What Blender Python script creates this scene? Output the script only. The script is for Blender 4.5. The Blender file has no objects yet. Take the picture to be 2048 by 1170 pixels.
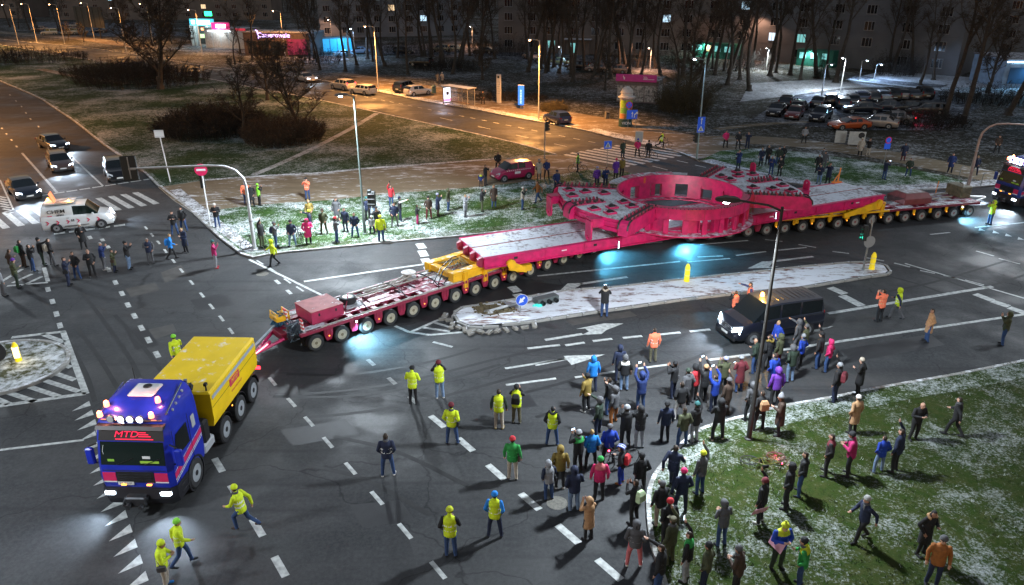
import bpy, bmesh, math, random
from mathutils import Vector, Matrix, noise as mnoise
R = math.radians
S = bpy.context.scene
COL = S.collection
random.seed(7)

# ---------------------------------------------------------------- camera
CAM_H, PITCH, FPX = 16.5, R(23.1), 1500.0
cd = bpy.data.cameras.new('camera'); cam = bpy.data.objects.new('camera', cd); COL.objects.link(cam)
cam.location = (0, 0, CAM_H); cam.rotation_euler = (R(90) - PITCH, 0, 0)
cd.sensor_width = 36; cd.lens = FPX / 2048 * 36; cd.clip_start = .1; cd.clip_end = 4000
S.camera = cam
S.render.resolution_x, S.render.resolution_y = 1024, 585

# ---------------------------------------------------------------- night sky, faint moon, exposure
W = bpy.data.worlds.new('World'); S.world = W; W.use_nodes = True
nt = W.node_tree; bg = nt.nodes['Background']
sky = nt.nodes.new('ShaderNodeTexSky'); sky.sky_type = 'NISHITA'; sky.sun_disc = False
sky.sun_elevation = R(-1.5); sky.sun_rotation = R(200); sky.altitude = 200
nt.links.new(sky.outputs[0], bg.inputs[0]); bg.inputs[1].default_value = 0.48
sl = bpy.data.lights.new('moon', 'SUN'); sl.energy = 0.012; sl.angle = R(12); sl.color = (1, .9, .78)
so = bpy.data.objects.new('moon', sl); COL.objects.link(so); so.rotation_euler = (R(35), 0, R(20))
S.view_settings.view_transform = 'Standard'; S.view_settings.look = 'None'
S.view_settings.exposure = 1.6; S.view_settings.gamma = 1.0
S.cycles.max_bounces = 5; S.cycles.diffuse_bounces = 2; S.cycles.glossy_bounces = 2
S.cycles.transmission_bounces = 3; S.cycles.transparent_max_bounces = 6
S.cycles.caustics_reflective = False; S.cycles.caustics_refractive = False
S.cycles.sample_clamp_indirect = 3.0; S.cycles.sample_clamp_direct = 0
S.cycles.use_denoising = True; S.cycles.use_light_tree = True

# ---------------------------------------------------------------- survey: photo measurement -> point on level z
def G(u, v, z=0.0):
    x, y = (u - 1024) / FPX, (v - 585) / FPX
    dy = math.cos(PITCH) - y * math.sin(PITCH); dz = -math.sin(PITCH) - y * math.cos(PITCH)
    t = (z - CAM_H) / dz
    return Vector((x * t, dy * t, z))
def GH(u, v, v2):                     # height of something with its foot at (u,v) and its top at row v2
    b = G(u, v); y = (v2 - 585) / FPX
    return CAM_H + (-math.sin(PITCH) - y * math.cos(PITCH)) * b.y / (math.cos(PITCH) - y * math.sin(PITCH))

# ---------------------------------------------------------------- materials
MATS = {}
def N(t, typ, **kw):
    n = t.nodes.new(typ)
    for k, v in kw.items(): setattr(n, k, v)
    return n
def M(name, rgb=(.5, .5, .5), rough=.6, metal=0.0, emit=None, es=0.0, var=0.0, vs=3.0, bump=0.0, bs=20.0, coat=0.0, trans=0.0, dirt=None, snow=0.0):
    """procedural principled material: colour with object-space variation, optional dirt, snow dusting on upward faces, bump"""
    if name in MATS: return MATS[name]
    m = bpy.data.materials.new(name); m.use_nodes = True; t = m.node_tree; b = t.nodes['Principled BSDF']
    b.inputs['Base Color'].default_value = (*rgb, 1); b.inputs['Roughness'].default_value = rough; b.inputs['Metallic'].default_value = metal
    if coat: b.inputs['Coat Weight'].default_value = coat; b.inputs['Coat Roughness'].default_value = .08
    if trans: b.inputs['Transmission Weight'].default_value = trans
    if emit: b.inputs['Emission Color'].default_value = (*emit, 1); b.inputs['Emission Strength'].default_value = es
    tc = None
    if var or bump or dirt or snow: tc = N(t, 'ShaderNodeTexCoord')
    col = None
    if var or dirt:
        n1 = N(t, 'ShaderNodeTexNoise'); n1.inputs['Scale'].default_value = vs; n1.inputs['Detail'].default_value = 4
        t.links.new(tc.outputs['Object'], n1.inputs['Vector'])
        mx = N(t, 'ShaderNodeMix', data_type='RGBA')
        d = dirt or tuple(c * (1 - var) for c in rgb)
        mr = N(t, 'ShaderNodeMapRange'); mr.inputs[1].default_value = .38; mr.inputs[2].default_value = .68
        mr.inputs[4].default_value = 1.0 if not dirt else max(var, .35)
        t.links.new(n1.outputs[0], mr.inputs[0]); t.links.new(mr.outputs[0], mx.inputs[0])
        mx.inputs[6].default_value = (*rgb, 1); mx.inputs[7].default_value = (*d, 1)
        col = mx.outputs[2]
    if snow:
        geo = N(t, 'ShaderNodeNewGeometry'); sp = N(t, 'ShaderNodeSeparateXYZ'); t.links.new(geo.outputs['Normal'], sp.inputs[0])
        n2 = N(t, 'ShaderNodeTexNoise'); n2.inputs['Scale'].default_value = 2.2; n2.inputs['Detail'].default_value = 6; n2.inputs['Roughness'].default_value = .7
        t.links.new(tc.outputs['Object'], n2.inputs['Vector'])
        a = N(t, 'ShaderNodeMapRange'); a.inputs[1].default_value = .75 ; a.inputs[2].default_value = .97; t.links.new(sp.outputs[2], a.inputs[0])
        c = N(t, 'ShaderNodeMapRange'); c.inputs[1].default_value = .62 - snow * .4; c.inputs[2].default_value = .76 - snow * .4; t.links.new(n2.outputs[0], c.inputs[0])
        mu = N(t, 'ShaderNodeMath', operation='MULTIPLY'); t.links.new(a.outputs[0], mu.inputs[0]); t.links.new(c.outputs[0], mu.inputs[1])
        mx = N(t, 'ShaderNodeMix', data_type='RGBA'); t.links.new(mu.outputs[0], mx.inputs[0])
        if col: t.links.new(col, mx.inputs[6])
        else: mx.inputs[6].default_value = (*rgb, 1)
        mx.inputs[7].default_value = (.72, .74, .78, 1); col = mx.outputs[2]
        r = N(t, 'ShaderNodeMapRange'); r.inputs[3].default_value = rough; r.inputs[4].default_value = .85
        t.links.new(mu.outputs[0], r.inputs[0]); t.links.new(r.outputs[0], b.inputs['Roughness'])
    if col: t.links.new(col, b.inputs['Base Color'])
    if bump:
        n3 = N(t, 'ShaderNodeTexNoise'); n3.inputs['Scale'].default_value = bs; n3.inputs['Detail'].default_value = 5
        t.links.new(tc.outputs['Object'], n3.inputs['Vector'])
        bp = N(t, 'ShaderNodeBump'); bp.inputs['Strength'].default_value = bump; bp.inputs['Distance'].default_value = .02
        t.links.new(n3.outputs[0], bp.inputs['Height']); t.links.new(bp.outputs[0], b.inputs['Normal'])
    MATS[name] = m; return m

def ground_mat(name, base, base2, snow, lo, hi, fine=7.0, big=.35, bump=.6, rough=.85, snowcol=(.74, .77, .82), streak=None, bw=.6):
    """ground: two-tone base with noise, snow lying in clumps; lo/hi: threshold of the combined noise"""
    if name in MATS: return MATS[name]
    m = bpy.data.materials.new(name); m.use_nodes = True; t = m.node_tree; b = t.nodes['Principled BSDF']
    b.inputs['Roughness'].default_value = rough; b.inputs['Specular IOR Level'].default_value = .08
    geo = N(t, 'ShaderNodeNewGeometry'); mp = N(t, 'ShaderNodeMapping'); t.links.new(geo.outputs['Position'], mp.inputs[0])
    if streak:
        mp.inputs['Rotation'].default_value = (0, 0, -streak[0]); mp.inputs['Scale'].default_value = (streak[1], 1, 1)
    def noise(sc, det=5, ro=.6):
        n = N(t, 'ShaderNodeTexNoise'); n.inputs['Scale'].default_value = sc; n.inputs['Detail'].default_value = det; n.inputs['Roughness'].default_value = ro
        t.links.new(mp.outputs[0], n.inputs['Vector']); return n.outputs[0]
    nf, nb, nm = noise(fine, 6, .72), noise(big, 3), noise(fine * .28, 4, .65)
    mx = N(t, 'ShaderNodeMix', data_type='RGBA'); mr0 = N(t, 'ShaderNodeMapRange'); mr0.inputs[1].default_value = .35; mr0.inputs[2].default_value = .65
    t.links.new(nm, mr0.inputs[0]); t.links.new(mr0.outputs[0], mx.inputs[0]); mx.inputs[6].default_value = (*base, 1); mx.inputs[7].default_value = (*base2, 1)
    a1 = N(t, 'ShaderNodeMath', operation='MULTIPLY_ADD'); a1.inputs[1].default_value = 1.3; t.links.new(nf, a1.inputs[0])
    a2 = N(t, 'ShaderNodeMath', operation='MULTIPLY_ADD'); a2.inputs[1].default_value = bw; t.links.new(nb, a2.inputs[0]); a2.inputs[2].default_value = 0
    a3 = N(t, 'ShaderNodeMath', operation='MULTIPLY_ADD'); a3.inputs[1].default_value = .6; t.links.new(nm, a3.inputs[0]); t.links.new(a2.outputs[0], a3.inputs[2])
    t.links.new(a3.outputs[0], a1.inputs[2])
    mr = N(t, 'ShaderNodeMapRange'); mr.inputs[1].default_value = lo * (1.9 + bw); mr.inputs[2].default_value = hi * (1.9 + bw); mr.inputs[4].default_value = snow
    t.links.new(a1.outputs[0], mr.inputs[0])
    mx2 = N(t, 'ShaderNodeMix', data_type='RGBA'); t.links.new(mr.outputs[0], mx2.inputs[0]); t.links.new(mx.outputs[2], mx2.inputs[6]); mx2.inputs[7].default_value = (*snowcol, 1)
    t.links.new(mx2.outputs[2], b.inputs['Base Color'])
    if bump:
        bp = N(t, 'ShaderNodeBump'); bp.inputs['Strength'].default_value = bump; bp.inputs['Distance'].default_value = .05
        t.links.new(a1.outputs[0], bp.inputs['Height']); t.links.new(bp.outputs[0], b.inputs['Normal'])
    MATS[name] = m; return m

def emat(name, rgb, s): return M(name, rgb, .4, 0, rgb, s)

# ---------------------------------------------------------------- mesh builder
class MB:
    def __init__(s): s.v, s.f, s.mi, s.cur = [], [], [], 0
    def mat(s, i): s.cur = i; return s
    def add(s, vs, fs):
        o = len(s.v); s.v += [tuple(p) for p in vs]; s.f += [tuple(i + o for i in f) for f in fs]; s.mi += [s.cur] * len(fs); return s
    def box(s, c, d, rz=0.0, M4=None):
        hx, hy, hz = d[0] / 2, d[1] / 2, d[2] / 2
        vs = [Vector((x, y, z)) for z in (-hz, hz) for y in (-hy, hy) for x in (-hx, hx)]
        if M4: vs = [M4 @ p for p in vs]
        elif rz: vs = [Matrix.Rotation(rz, 3, 'Z') @ p for p in vs]
        c = Vector(c); vs = [p + c for p in vs]
        return s.add(vs, [(0, 2, 3, 1), (4, 5, 7, 6), (0, 1, 5, 4), (2, 6, 7, 3), (0, 4, 6, 2), (1, 3, 7, 5)])
    def bbox(s, a, b): return s.box([(a[i] + b[i]) / 2 for i in range(3)], [abs(b[i] - a[i]) for i in range(3)])
    def cbox(s, c, d, ch=.02):            # box with chamfered vertical and horizontal edges (rings)
        x, y, z = d[0] / 2, d[1] / 2, d[2] / 2; c = Vector(c)
        def ring(ix, iy, zz):
            return [(ix - ch, -iy, zz), (ix, -iy + ch, zz), (ix, iy - ch, zz), (ix - ch, iy, zz), (-ix + ch, iy, zz), (-ix, iy - ch, zz), (-ix, -iy + ch, zz), (-ix + ch, -iy, zz)]
        rr = [ring(x - ch, y - ch, -z), ring(x, y, -z + ch), ring(x, y, z - ch), ring(x - ch, y - ch, z)]
        return s.loft([[Vector(p) + c for p in r] for r in rr])
    def loft(s, rings, cap=True, closed=True):
        n = len(rings[0]); vs = [p for r in rings for p in r]; fs = []
        for i in range(len(rings) - 1):
            for j in range(n if closed else n - 1):
                k = (j + 1) % n; fs.append((i * n + j, i * n + k, (i + 1) * n + k, (i + 1) * n + j))
        if cap: fs.append(tuple(range(n))[::-1]); fs.append(tuple((len(rings) - 1) * n + j for j in range(n)))
        return s.add(vs, fs)
    def prism(s, poly, z0, z1, bottom=True):
        n = len(poly); vs = [(p[0], p[1], z0) for p in poly] + [(p[0], p[1], z1) for p in poly]
        fs = [tuple(range(n, 2 * n))] + [(j, (j + 1) % n, n + (j + 1) % n, n + j) for j in range(n)]
        if bottom: fs.append(tuple(range(n))[::-1])
        return s.add(vs, fs)
    def cyl(s, a, b, r0, r1=None, n=10, cap=True):
        a, b = Vector(a), Vector(b); r1 = r0 if r1 is None else r1; d = (b - a).normalized()
        u = d.orthogonal().normalized(); w = d.cross(u)
        rg = lambda c, r: [c + (u * math.cos(2 * math.pi * k / n) + w * math.sin(2 * math.pi * k / n)) * r for k in range(n)]
        return s.loft([rg(a, r0), rg(b, r1)], cap)
    def tube(s, pts, r, n=6, r1=None):
        pts = [Vector(p) for p in pts]; rings = []; u = None
        for i, p in enumerate(pts):
            d = (pts[min(i + 1, len(pts) - 1)] - pts[max(i - 1, 0)]).normalized()
            u = d.orthogonal().normalized() if u is None else (u - d * u.dot(d)).normalized()
            w = d.cross(u); rr = r if r1 is None else r + (r1 - r) * i / (len(pts) - 1)
            rings.append([p + (u * math.cos(2 * math.pi * k / n) + w * math.sin(2 * math.pi * k / n)) * rr for k in range(n)])
        return s.loft(rings)
    def lathe(s, prof, n=16, c=(0, 0, 0), axis='Z', cap=True):
        c = Vector(c); rings = []
        for r, h in prof:
            ring = []
            for k in range(n):
                a = 2 * math.pi * k / n; x, y = r * math.cos(a), r * math.sin(a)
                ring.append(c + (Vector((x, y, h)) if axis == 'Z' else Vector((x, h, y)) if axis == 'Y' else Vector((h, x, y))))
            rings.append(ring)
        return s.loft(rings, cap)
    def quad(s, a, b, c, d): return s.add([a, b, c, d], [(0, 1, 2, 3)])
    def mesh(s, name, mats, smooth=False):
        me = bpy.data.meshes.new(name); me.from_pydata(s.v, [], s.f); me.validate()
        for m in (mats if isinstance(mats, (list, tuple)) else [mats]): me.materials.append(m)
        if any(s.mi) and len(s.mi) == len(me.polygons): me.polygons.foreach_set('material_index', s.mi)
        bm = bmesh.new(); bm.from_mesh(me); bmesh.ops.recalc_face_normals(bm, faces=bm.faces); bm.to_mesh(me); bm.free()
        if smooth:
            me.polygons.foreach_set('use_smooth', [True] * len(me.polygons))
            try: me.set_sharp_from_angle(angle=R(38))
            except Exception: pass
        me.update(); return me
    def build(s, name, mats, parent=None, smooth=False, loc=None):
        return link(name, s.mesh(name, mats, smooth), parent, loc)
def link(name, data, parent=None, loc=None, rz=None):
    o = bpy.data.objects.new(name, data); COL.objects.link(o)
    if parent: o.parent = parent
    if loc is not None: o.location = loc
    if rz is not None: o.rotation_euler = (0, 0, rz)
    return o
def tag(o, label, cat, group=None):
    o['label'] = label; o['category'] = cat
    if group: o['group'] = group
    return o
def struct(o): o['kind'] = 'structure'; return o
def thing(name, label, cat, loc=(0, 0, 0), rz=0.0, group=None):
    o = bpy.data.objects.new(name, None); COL.objects.link(o); o.location = loc; o.rotation_euler = (0, 0, rz); o.empty_display_size = .1
    return tag(o, label, cat, group)
def clone(root, loc, rz, label, group=None):
    def cp(o, par):
        c = o.copy(); COL.objects.link(c); c.parent = par
        for ch in list(o.children): cp(ch, c)
        return c
    c = cp(root, None); c.location = loc; c.rotation_euler = (0, 0, rz); c['label'] = label
    if group: c['group'] = group
    return c
def nth(i):
    u = 'first second third fourth fifth sixth seventh eighth ninth tenth eleventh twelfth thirteenth fourteenth fifteenth sixteenth seventeenth eighteenth nineteenth'.split()
    if i < 20: return u[i - 1]
    t, r = divmod(i, 10); return ('twentieth thirtieth fortieth fiftieth'.split()[t - 2]) if r == 0 else 'twenty thirty forty fifty'.split()[t - 2] + ' ' + u[r - 1]
def spot(name, loc, target, energy, color=(1, 1, 1), size=150, blend=.6, radius=.12, parent=None):
    l = bpy.data.lights.new(name, 'SPOT'); l.energy = energy; l.color = color; l.spot_size = R(size); l.spot_blend = blend; l.shadow_soft_size = radius
    o = bpy.data.objects.new(name, l); COL.objects.link(o); o.location = loc
    if parent: o.parent = parent
    o.rotation_euler = (Vector(target) - Vector(loc)).to_track_quat('-Z', 'Y').to_euler(); return o
def point(name, loc, energy, color=(1, 1, 1), radius=.08, parent=None):
    l = bpy.data.lights.new(name, 'POINT'); l.energy = energy; l.color = color; l.shadow_soft_size = radius
    o = bpy.data.objects.new(name, l); COL.objects.link(o); o.location = loc
    if parent: o.parent = parent
    return o
def text(name, s, size, mat, parent, loc, rot, depth=.004, align='CENTER', sx=1.0, shear=0.0, bold=0.0):
    c = bpy.data.curves.new(name, 'FONT'); c.body = s; c.size = size; c.extrude = depth; c.align_x = align; c.align_y = 'CENTER'; c.shear = shear; c.offset = bold
    c.materials.append(mat); o = bpy.data.objects.new(name, c); COL.objects.link(o); o.parent = parent; o.location = loc; o.rotation_euler = rot; o.scale = (sx, 1, 1)
    return o
# ================================================================ GROUND
def asphalt_mat(name, c1=(.016, .018, .021), c2=(.038, .038, .039), wet=.5):
    m = bpy.data.materials.new(name); m.use_nodes = True; t = m.node_tree; b = t.nodes['Principled BSDF']
    b.inputs['Specular IOR Level'].default_value = .3; geo = N(t, 'ShaderNodeNewGeometry')
    def noise(sc, det=4, ro=.6, scale=None, rot=0):
        n = N(t, 'ShaderNodeTexNoise'); n.inputs['Scale'].default_value = sc; n.inputs['Detail'].default_value = det; n.inputs['Roughness'].default_value = ro
        if scale:
            mp = N(t, 'ShaderNodeMapping'); mp.inputs['Scale'].default_value = scale; mp.inputs['Rotation'].default_value = (0, 0, rot)
            t.links.new(geo.outputs['Position'], mp.inputs[0]); t.links.new(mp.outputs[0], n.inputs['Vector'])
        else: t.links.new(geo.outputs['Position'], n.inputs['Vector'])
        return n.outputs[0]
    def rng(src, a, bb, lo=0., hi=1.):
        r = N(t, 'ShaderNodeMapRange'); r.inputs[1].default_value = a; r.inputs[2].default_value = bb; r.inputs[3].default_value = lo; r.inputs[4].default_value = hi
        t.links.new(src, r.inputs[0]); return r.outputs[0]
    def mix(f, a, bb):
        x = N(t, 'ShaderNodeMix', data_type='RGBA'); t.links.new(f, x.inputs[0])
        for i, q in ((6, a), (7, bb)):
            if isinstance(q, tuple): x.inputs[i].default_value = (*q, 1)
            else: t.links.new(q, x.inputs[i])
        return x.outputs[2]
    big = noise(.11, 3); col = mix(rng(big, .38, .62), c1, c2)
    fine = noise(38, 2, .8); col = mix(rng(fine, .3, .75, 0, .55), col, (.058, .057, .056))
    gr = noise(7, 3, .75); col = mix(rng(gr, .36, .68, 0, .55), col, (.066, .066, .067))
    # tyre tracks: long streaks in both road directions
    s1 = noise(1.0, 3, .6, (.035, 1.1, 1), R(-52)); s2 = noise(1.0, 3, .6, (.035, .9, 1), R(-24))
    col = mix(rng(s1, .56, .72, 0, .55), col, (.012, .012, .014)); col = mix(rng(s2, .58, .74, 0, .45), col, (.014, .014, .016))
    # pale dried salt / slush dusting
    sl = noise(.55, 6, .7); col = mix(rng(sl, .60, .82, 0, .5), col, (.085, .085, .085))
    # cracks: sealed joints
    vo = N(t, 'ShaderNodeTexVoronoi', feature='DISTANCE_TO_EDGE'); vo.inputs['Scale'].default_value = .16
    ad = N(t, 'ShaderNodeVectorMath', operation='MULTIPLY_ADD'); nn = N(t, 'ShaderNodeTexNoise'); nn.inputs['Scale'].default_value = .5; nn.inputs['Detail'].default_value = 4
    t.links.new(geo.outputs['Position'], nn.inputs['Vector']); t.links.new(nn.outputs[1], ad.inputs[0]); ad.inputs[1].default_value = (2.5, 2.5, 0); t.links.new(geo.outputs['Position'], ad.inputs[2])
    t.links.new(ad.outputs[0], vo.inputs['Vector']); col = mix(rng(vo.outputs[0], .0, .006, .7, 0), col, (.008, .008, .009))
    t.links.new(col, b.inputs['Base Color'])
    w = noise(.22, 4, .62); r1 = rng(w, .42, .6, .85, .50 if wet else .7)
    t.links.new(r1, b.inputs['Roughness'])
    bp = N(t, 'ShaderNodeBump'); bp.inputs['Strength'].default_value = .35; bp.inputs['Distance'].default_value = .012
    t.links.new(fine, bp.inputs['Height']); t.links.new(bp.outputs[0], b.inputs['Normal'])
    MATS[name] = m; return m

GRASS = ground_mat('lawn_grass', (.020, .055, .012), (.046, .092, .020), .82, .485, .60, fine=9.0, big=.35, bw=1.0)
GRASS_NEAR = ground_mat('near_lawn_grass', (.020, .038, .006), (.040, .046, .012), .50, .51, .67, fine=10.0, big=.40, bw=.95)
GRASS_DARK = ground_mat('verge_grass', (.014, .034, .009), (.030, .050, .016), .55, .485, .64, fine=7.0, big=.15, bw=1.0)
PARK = ground_mat('park_ground', (.028, .026, .016), (.05, .042, .028), .38, .50, .60, fine=4.0, big=.10)
PATH = ground_mat('path_paving', (.15, .115, .075), (.20, .155, .105), .62, .52, .60, fine=3.0, big=.2, bump=.2, streak=(R(24), .35))
SNOWY = ground_mat('snow_strip', (.12, .11, .10), (.20, .19, .18), .75, .45, .54, fine=6.0, big=.6, bump=.4)
SNOWG = ground_mat('snowy_grass', (.022, .040, .008), (.046, .066, .016), .70, .475, .64, fine=12, big=.40, bw=.8)
ISLE = ground_mat('island_paving', (.16, .075, .055), (.20, .12, .09), .92, .43, .50, fine=4.5, big=.30, bump=.3, streak=(R(20), .3))
LOT = ground_mat('car_park_snow', (.05, .05, .055), (.07, .07, .075), .5, .49, .60, fine=3.5, big=.3, bump=.2)
KERB = M('kerb_concrete', (.30, .29, .27), .85, var=.4, vs=2, bump=.3, snow=.34)
ASPH = asphalt_mat('asphalt')

mb = MB(); mb.prism([(-1500, -300), (1500, -300), (1500, 2200), (-1500, 2200)], -.34, -.30)
struct(mb.build('ground', PARK))
mb = MB(); mb.quad((-260, -30, 0), (170, -30, 0), (170, 330, 0), (-260, 330, 0))
ROAD = struct(mb.build('road', ASPH)); 

def PX(*pts): return [G(*p) for p in pts]
def tri_poly(mb, poly, z):            # triangulated flat polygon (may be concave)
    from mathutils.geometry import tessellate_polygon
    vs = [Vector((p[0], p[1], z)) for p in poly]
    mb.add(vs, [tuple(f) for f in tessellate_polygon([vs])])
def lawn(name, poly, mat, z=.10, kerb=True, kerb_w=.14):
    """raised area with its kerb: top sheet inside, kerb stones (1 m) round it"""
    mb = MB(); tri_poly(mb, poly, z); o = struct(mb.build(name, mat))
    sk = MB(); n = len(poly)
    for i in range(n):
        a, b = poly[i], poly[(i + 1) % n]
        sk.quad((a[0], a[1], -.02), (b[0], b[1], -.02), (b[0], b[1], z - .003), (a[0], a[1], z - .003))
    s = sk.build('edge', KERB, o)
    return o
def inset(poly, d):
    n = len(poly); out = []
    ar = sum(poly[i][0] * poly[(i + 1) % n][1] - poly[(i + 1) % n][0] * poly[i][1] for i in range(n)); sg = 1 if ar > 0 else -1
    for i in range(n):
        p0, p1, p2 = Vector(poly[i - 1][:2]), Vector(poly[i][:2]), Vector(poly[(i + 1) % n][:2])
        e1, e2 = (p1 - p0).normalized(), (p2 - p1).normalized(); n1 = Vector((-e1.y, e1.x)) * sg; n2 = Vector((-e2.y, e2.x)) * sg
        bi = (n1 + n2); bi = bi / max(bi.length_squared / 2, .35); q = p1 + bi * d; out.append((q.x, q.y))
    return out
def strip(name, line, w, z0, z1, mat, parent=None, stones=0.0, side=1):
    """a band along a polyline, w to its left (side=1); stones>0 cuts it into blocks of that length with recessed joints"""
    line = [Vector((p[0], p[1])) for p in line]; nrm = []
    for i in range(len(line)):
        d = (line[min(i + 1, len(line) - 1)] - line[max(i - 1, 0)]).normalized(); nrm.append(Vector((-d.y, d.x)) * side)
    mb = MB()
    if not stones:
        rings = [[(p.x, p.y, z0), (p.x, p.y, z1), (p.x + n_.x * w, p.y + n_.y * w, z1), (p.x + n_.x * w, p.y + n_.y * w, z0)] for p, n_ in zip(line, nrm)]
        mb.loft(rings)
    else:
        for i in range(len(line) - 1):
            a, b = line[i], line[i + 1]; L = (b - a).length; k = max(1, round(L / stones)); d = (b - a) / k; u = d.normalized(); nn = Vector((-u.y, u.x)) * side
            for j in range(k):
                c = a + d * (j + .5) + nn * w / 2; jz = random.uniform(-.006, .006)
                mb.box((c.x, c.y, (z0 + z1) / 2 + jz), (d.length - .02, w, z1 - z0), math.atan2(u.y, u.x))
    return mb.build(name, mat, parent)
def curve(pts, k=6):                  # Catmull-Rom smoothing of an open polyline
    P = [Vector((p[0], p[1])) for p in pts]; P = [P[0] * 2 - P[1]] + P + [P[-1] * 2 - P[-2]]; out = []
    for i in range(1, len(P) - 2):
        for j in range(k):
            t = j / k; a, b, c, d = P[i - 1:i + 3]
            out.append(.5 * ((2 * b) + (c - a) * t + (2 * a - 5 * b + 4 * c - d) * t * t + (3 * b - a - 3 * c + d) * t ** 3))
    out.append(P[-2]); return [(p.x, p.y) for p in out]

# edges surveyed from the photograph
B_edge = curve(PX((-260, 60), (0, 163), (113, 220), (205, 289), (279, 340), (318, 376)), 4)
C_south = curve(PX((-260, 58), (0, 90), (97, 108), (231, 127), (395, 154), (512, 177), (615, 196), (743, 223), (871, 251), (1024, 285), (1113, 310)), 4)
path_top = PX((1002, 320), (912, 327), (733, 340), (656, 348), (528, 355), (400, 364))
path_bot = PX((440, 421), (528, 411), (656, 403), (785, 389), (912, 380), (1028, 369), (1105, 354), (1190, 339))
L1 = B_edge + [(p.x, p.y) for p in reversed(path_top)] + [tuple(G(1108, 311)[:2])]
L1 = B_edge + [(p.x, p.y) for p in path_top[::-1]] + list(reversed(C_south))
LAWN1 = lawn('lawn', L1, GRASS_DARK, .10)
# pavement between the two lawns
pathpoly = [tuple(p[:2]) for p in PX((318, 376), (345, 400), (385, 426), (440, 421))] + [(p.x, p.y) for p in path_bot[1:]] + [tuple(p[:2]) for p in PX((1262, 347), (1180, 327), (1113, 310))] + [(p.x, p.y) for p in path_top]
PATH1 = lawn('footpath', pathpoly, PATH, .085)
A_far = curve(PX((505, 518), (554, 509), (656, 499), (785, 486), (912, 475), (1060, 459), (1180, 442), (1265, 420)), 4)
L2 = [tuple(p[:2]) for p in PX((387, 428),)] + [tuple(p[:2]) for p in PX((436, 475), (482, 511))] + A_far + [tuple(p[:2]) for p in PX((1300, 395), (1310, 372), (1262, 348))] + [(p.x, p.y) for p in path_bot[::-1]]
LAWN2 = lawn('lawn', L2, GRASS, .10)
strip('kerb', PX((318, 374), (385, 426), (436, 475), (482, 511)) + [Vector((*A_far[0], 0))], .22, 0, .125, KERB, LAWN2, 1.0)
strip('kerb', A_far, .18, 0, .12, KERB, LAWN2, 1.0)
o = strip('snow_verge', [Vector((p[0], p[1])) for p in PX((340, 383), (392, 427), (446, 472), (494, 508))], .85, .09, .112, SNOWY); struct(o)
o = strip('snow_verge', [Vector(p) + Vector((-.05, .2)) for p in A_far], 1.0, .08, .108, SNOWG); struct(o)
strip('kerb', B_edge, .2, 0, .13, KERB, LAWN1); strip('kerb', C_south, .3, 0, .13, KERB, LAWN1, side=-1)
o = strip('snow_verge', B_edge, .55, .06, .106, SNOWG); struct(o)
o = strip('snow_verge', [(p.x, p.y) for p in path_top], .45, .05, .112, SNOWY, side=-1); struct(o)
# trodden paths across the verge
o = strip('trodden_path', curve(PX((748, 228), (690, 262), (600, 308), (500, 352)), 4), .7, .05, .106, ground_mat('trodden', (.10, .10, .075), (.16, .15, .12), .5, .42, .55)); struct(o)
o = strip('trodden_path', curve(PX((70, 140), (150, 156), (250, 170)), 4), 1.6, .05, .106, PATH); struct(o)

# ground north of the side road: bus stop pavement, park, housing
N_edge = curve(PX((-260, 44), (0, 79), (164, 95), (280, 112), (395, 131), (512, 146), (600, 156), (656, 164), (750, 183), (845, 203), (948, 220), (1024, 235), (1168, 262), (1280, 289), (1345, 303), (1392, 320)), 4)
A3 = curve(PX((1400, 324), (1440, 335), (1530, 358), (1611, 373), (1690, 381), (1751, 383), (1822, 382), (1936, 377), (2040, 368), (2300, 345)), 4)
PK = N_edge + A3 + [(170, 90), (170, 330), (-300, 330)]
PARKO = lawn('park_lawn', PK, PARK, .10)
strip('kerb', N_edge, .3, 0, .13, KERB, PARKO)
strip('kerb', A3, .2, 0, .13, KERB, PARKO)
pv = curve(PX((656, 163), (750, 182), (845, 202), (948, 219), (1024, 234), (1168, 261), (1280, 288), (1345, 302), (1392, 319)), 4)
o = strip('pavement', pv, 7.5, .08, .114, PATH); struct(o)
o = strip('snow_verge', curve(PX((740, 181), (845, 202), (948, 219), (1024, 234), (1075, 243)), 4), 1.3, .08, .119, SNOWY); struct(o)
o = strip('snow_verge', curve(PX((1170, 262), (1229, 277), (1280, 288), (1318, 296)), 4), 1.8, .08, .119, SNOWY); struct(o)
o = strip('footpath', curve(PX((656, 148), (740, 160), (850, 178), (960, 190)), 4), 2.6, .08, .112, PATH); struct(o)
o = strip('footpath', curve(PX((1380, 296), (1449, 290), (1560, 293), (1725, 314), (1887, 347), (2060, 385)), 4), 4.2, .08, .112, PATH); struct(o)
o = strip('footpath', curve(PX((1440, 262), (1530, 252), (1620, 247)), 4), 1.2, .08, .116, PATH); struct(o)
L3 = [tuple(p[:2]) for p in PX((1402, 322), (1440, 304), (1510, 299), (1600, 306), (1710, 321), (1800, 336), (1880, 352), (1950, 371))] + [tuple(p[:2]) for p in PX((1936, 376), (1822, 381), (1751, 382), (1690, 380), (1611, 372), (1530, 357), (1440, 334))]
mb = MB(); tri_poly(mb, L3, .116); struct(mb.build('lawn', GRASS))
o = strip('snow_verge', A3, 1.5, .08, .122, SNOWY); struct(o)
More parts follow.
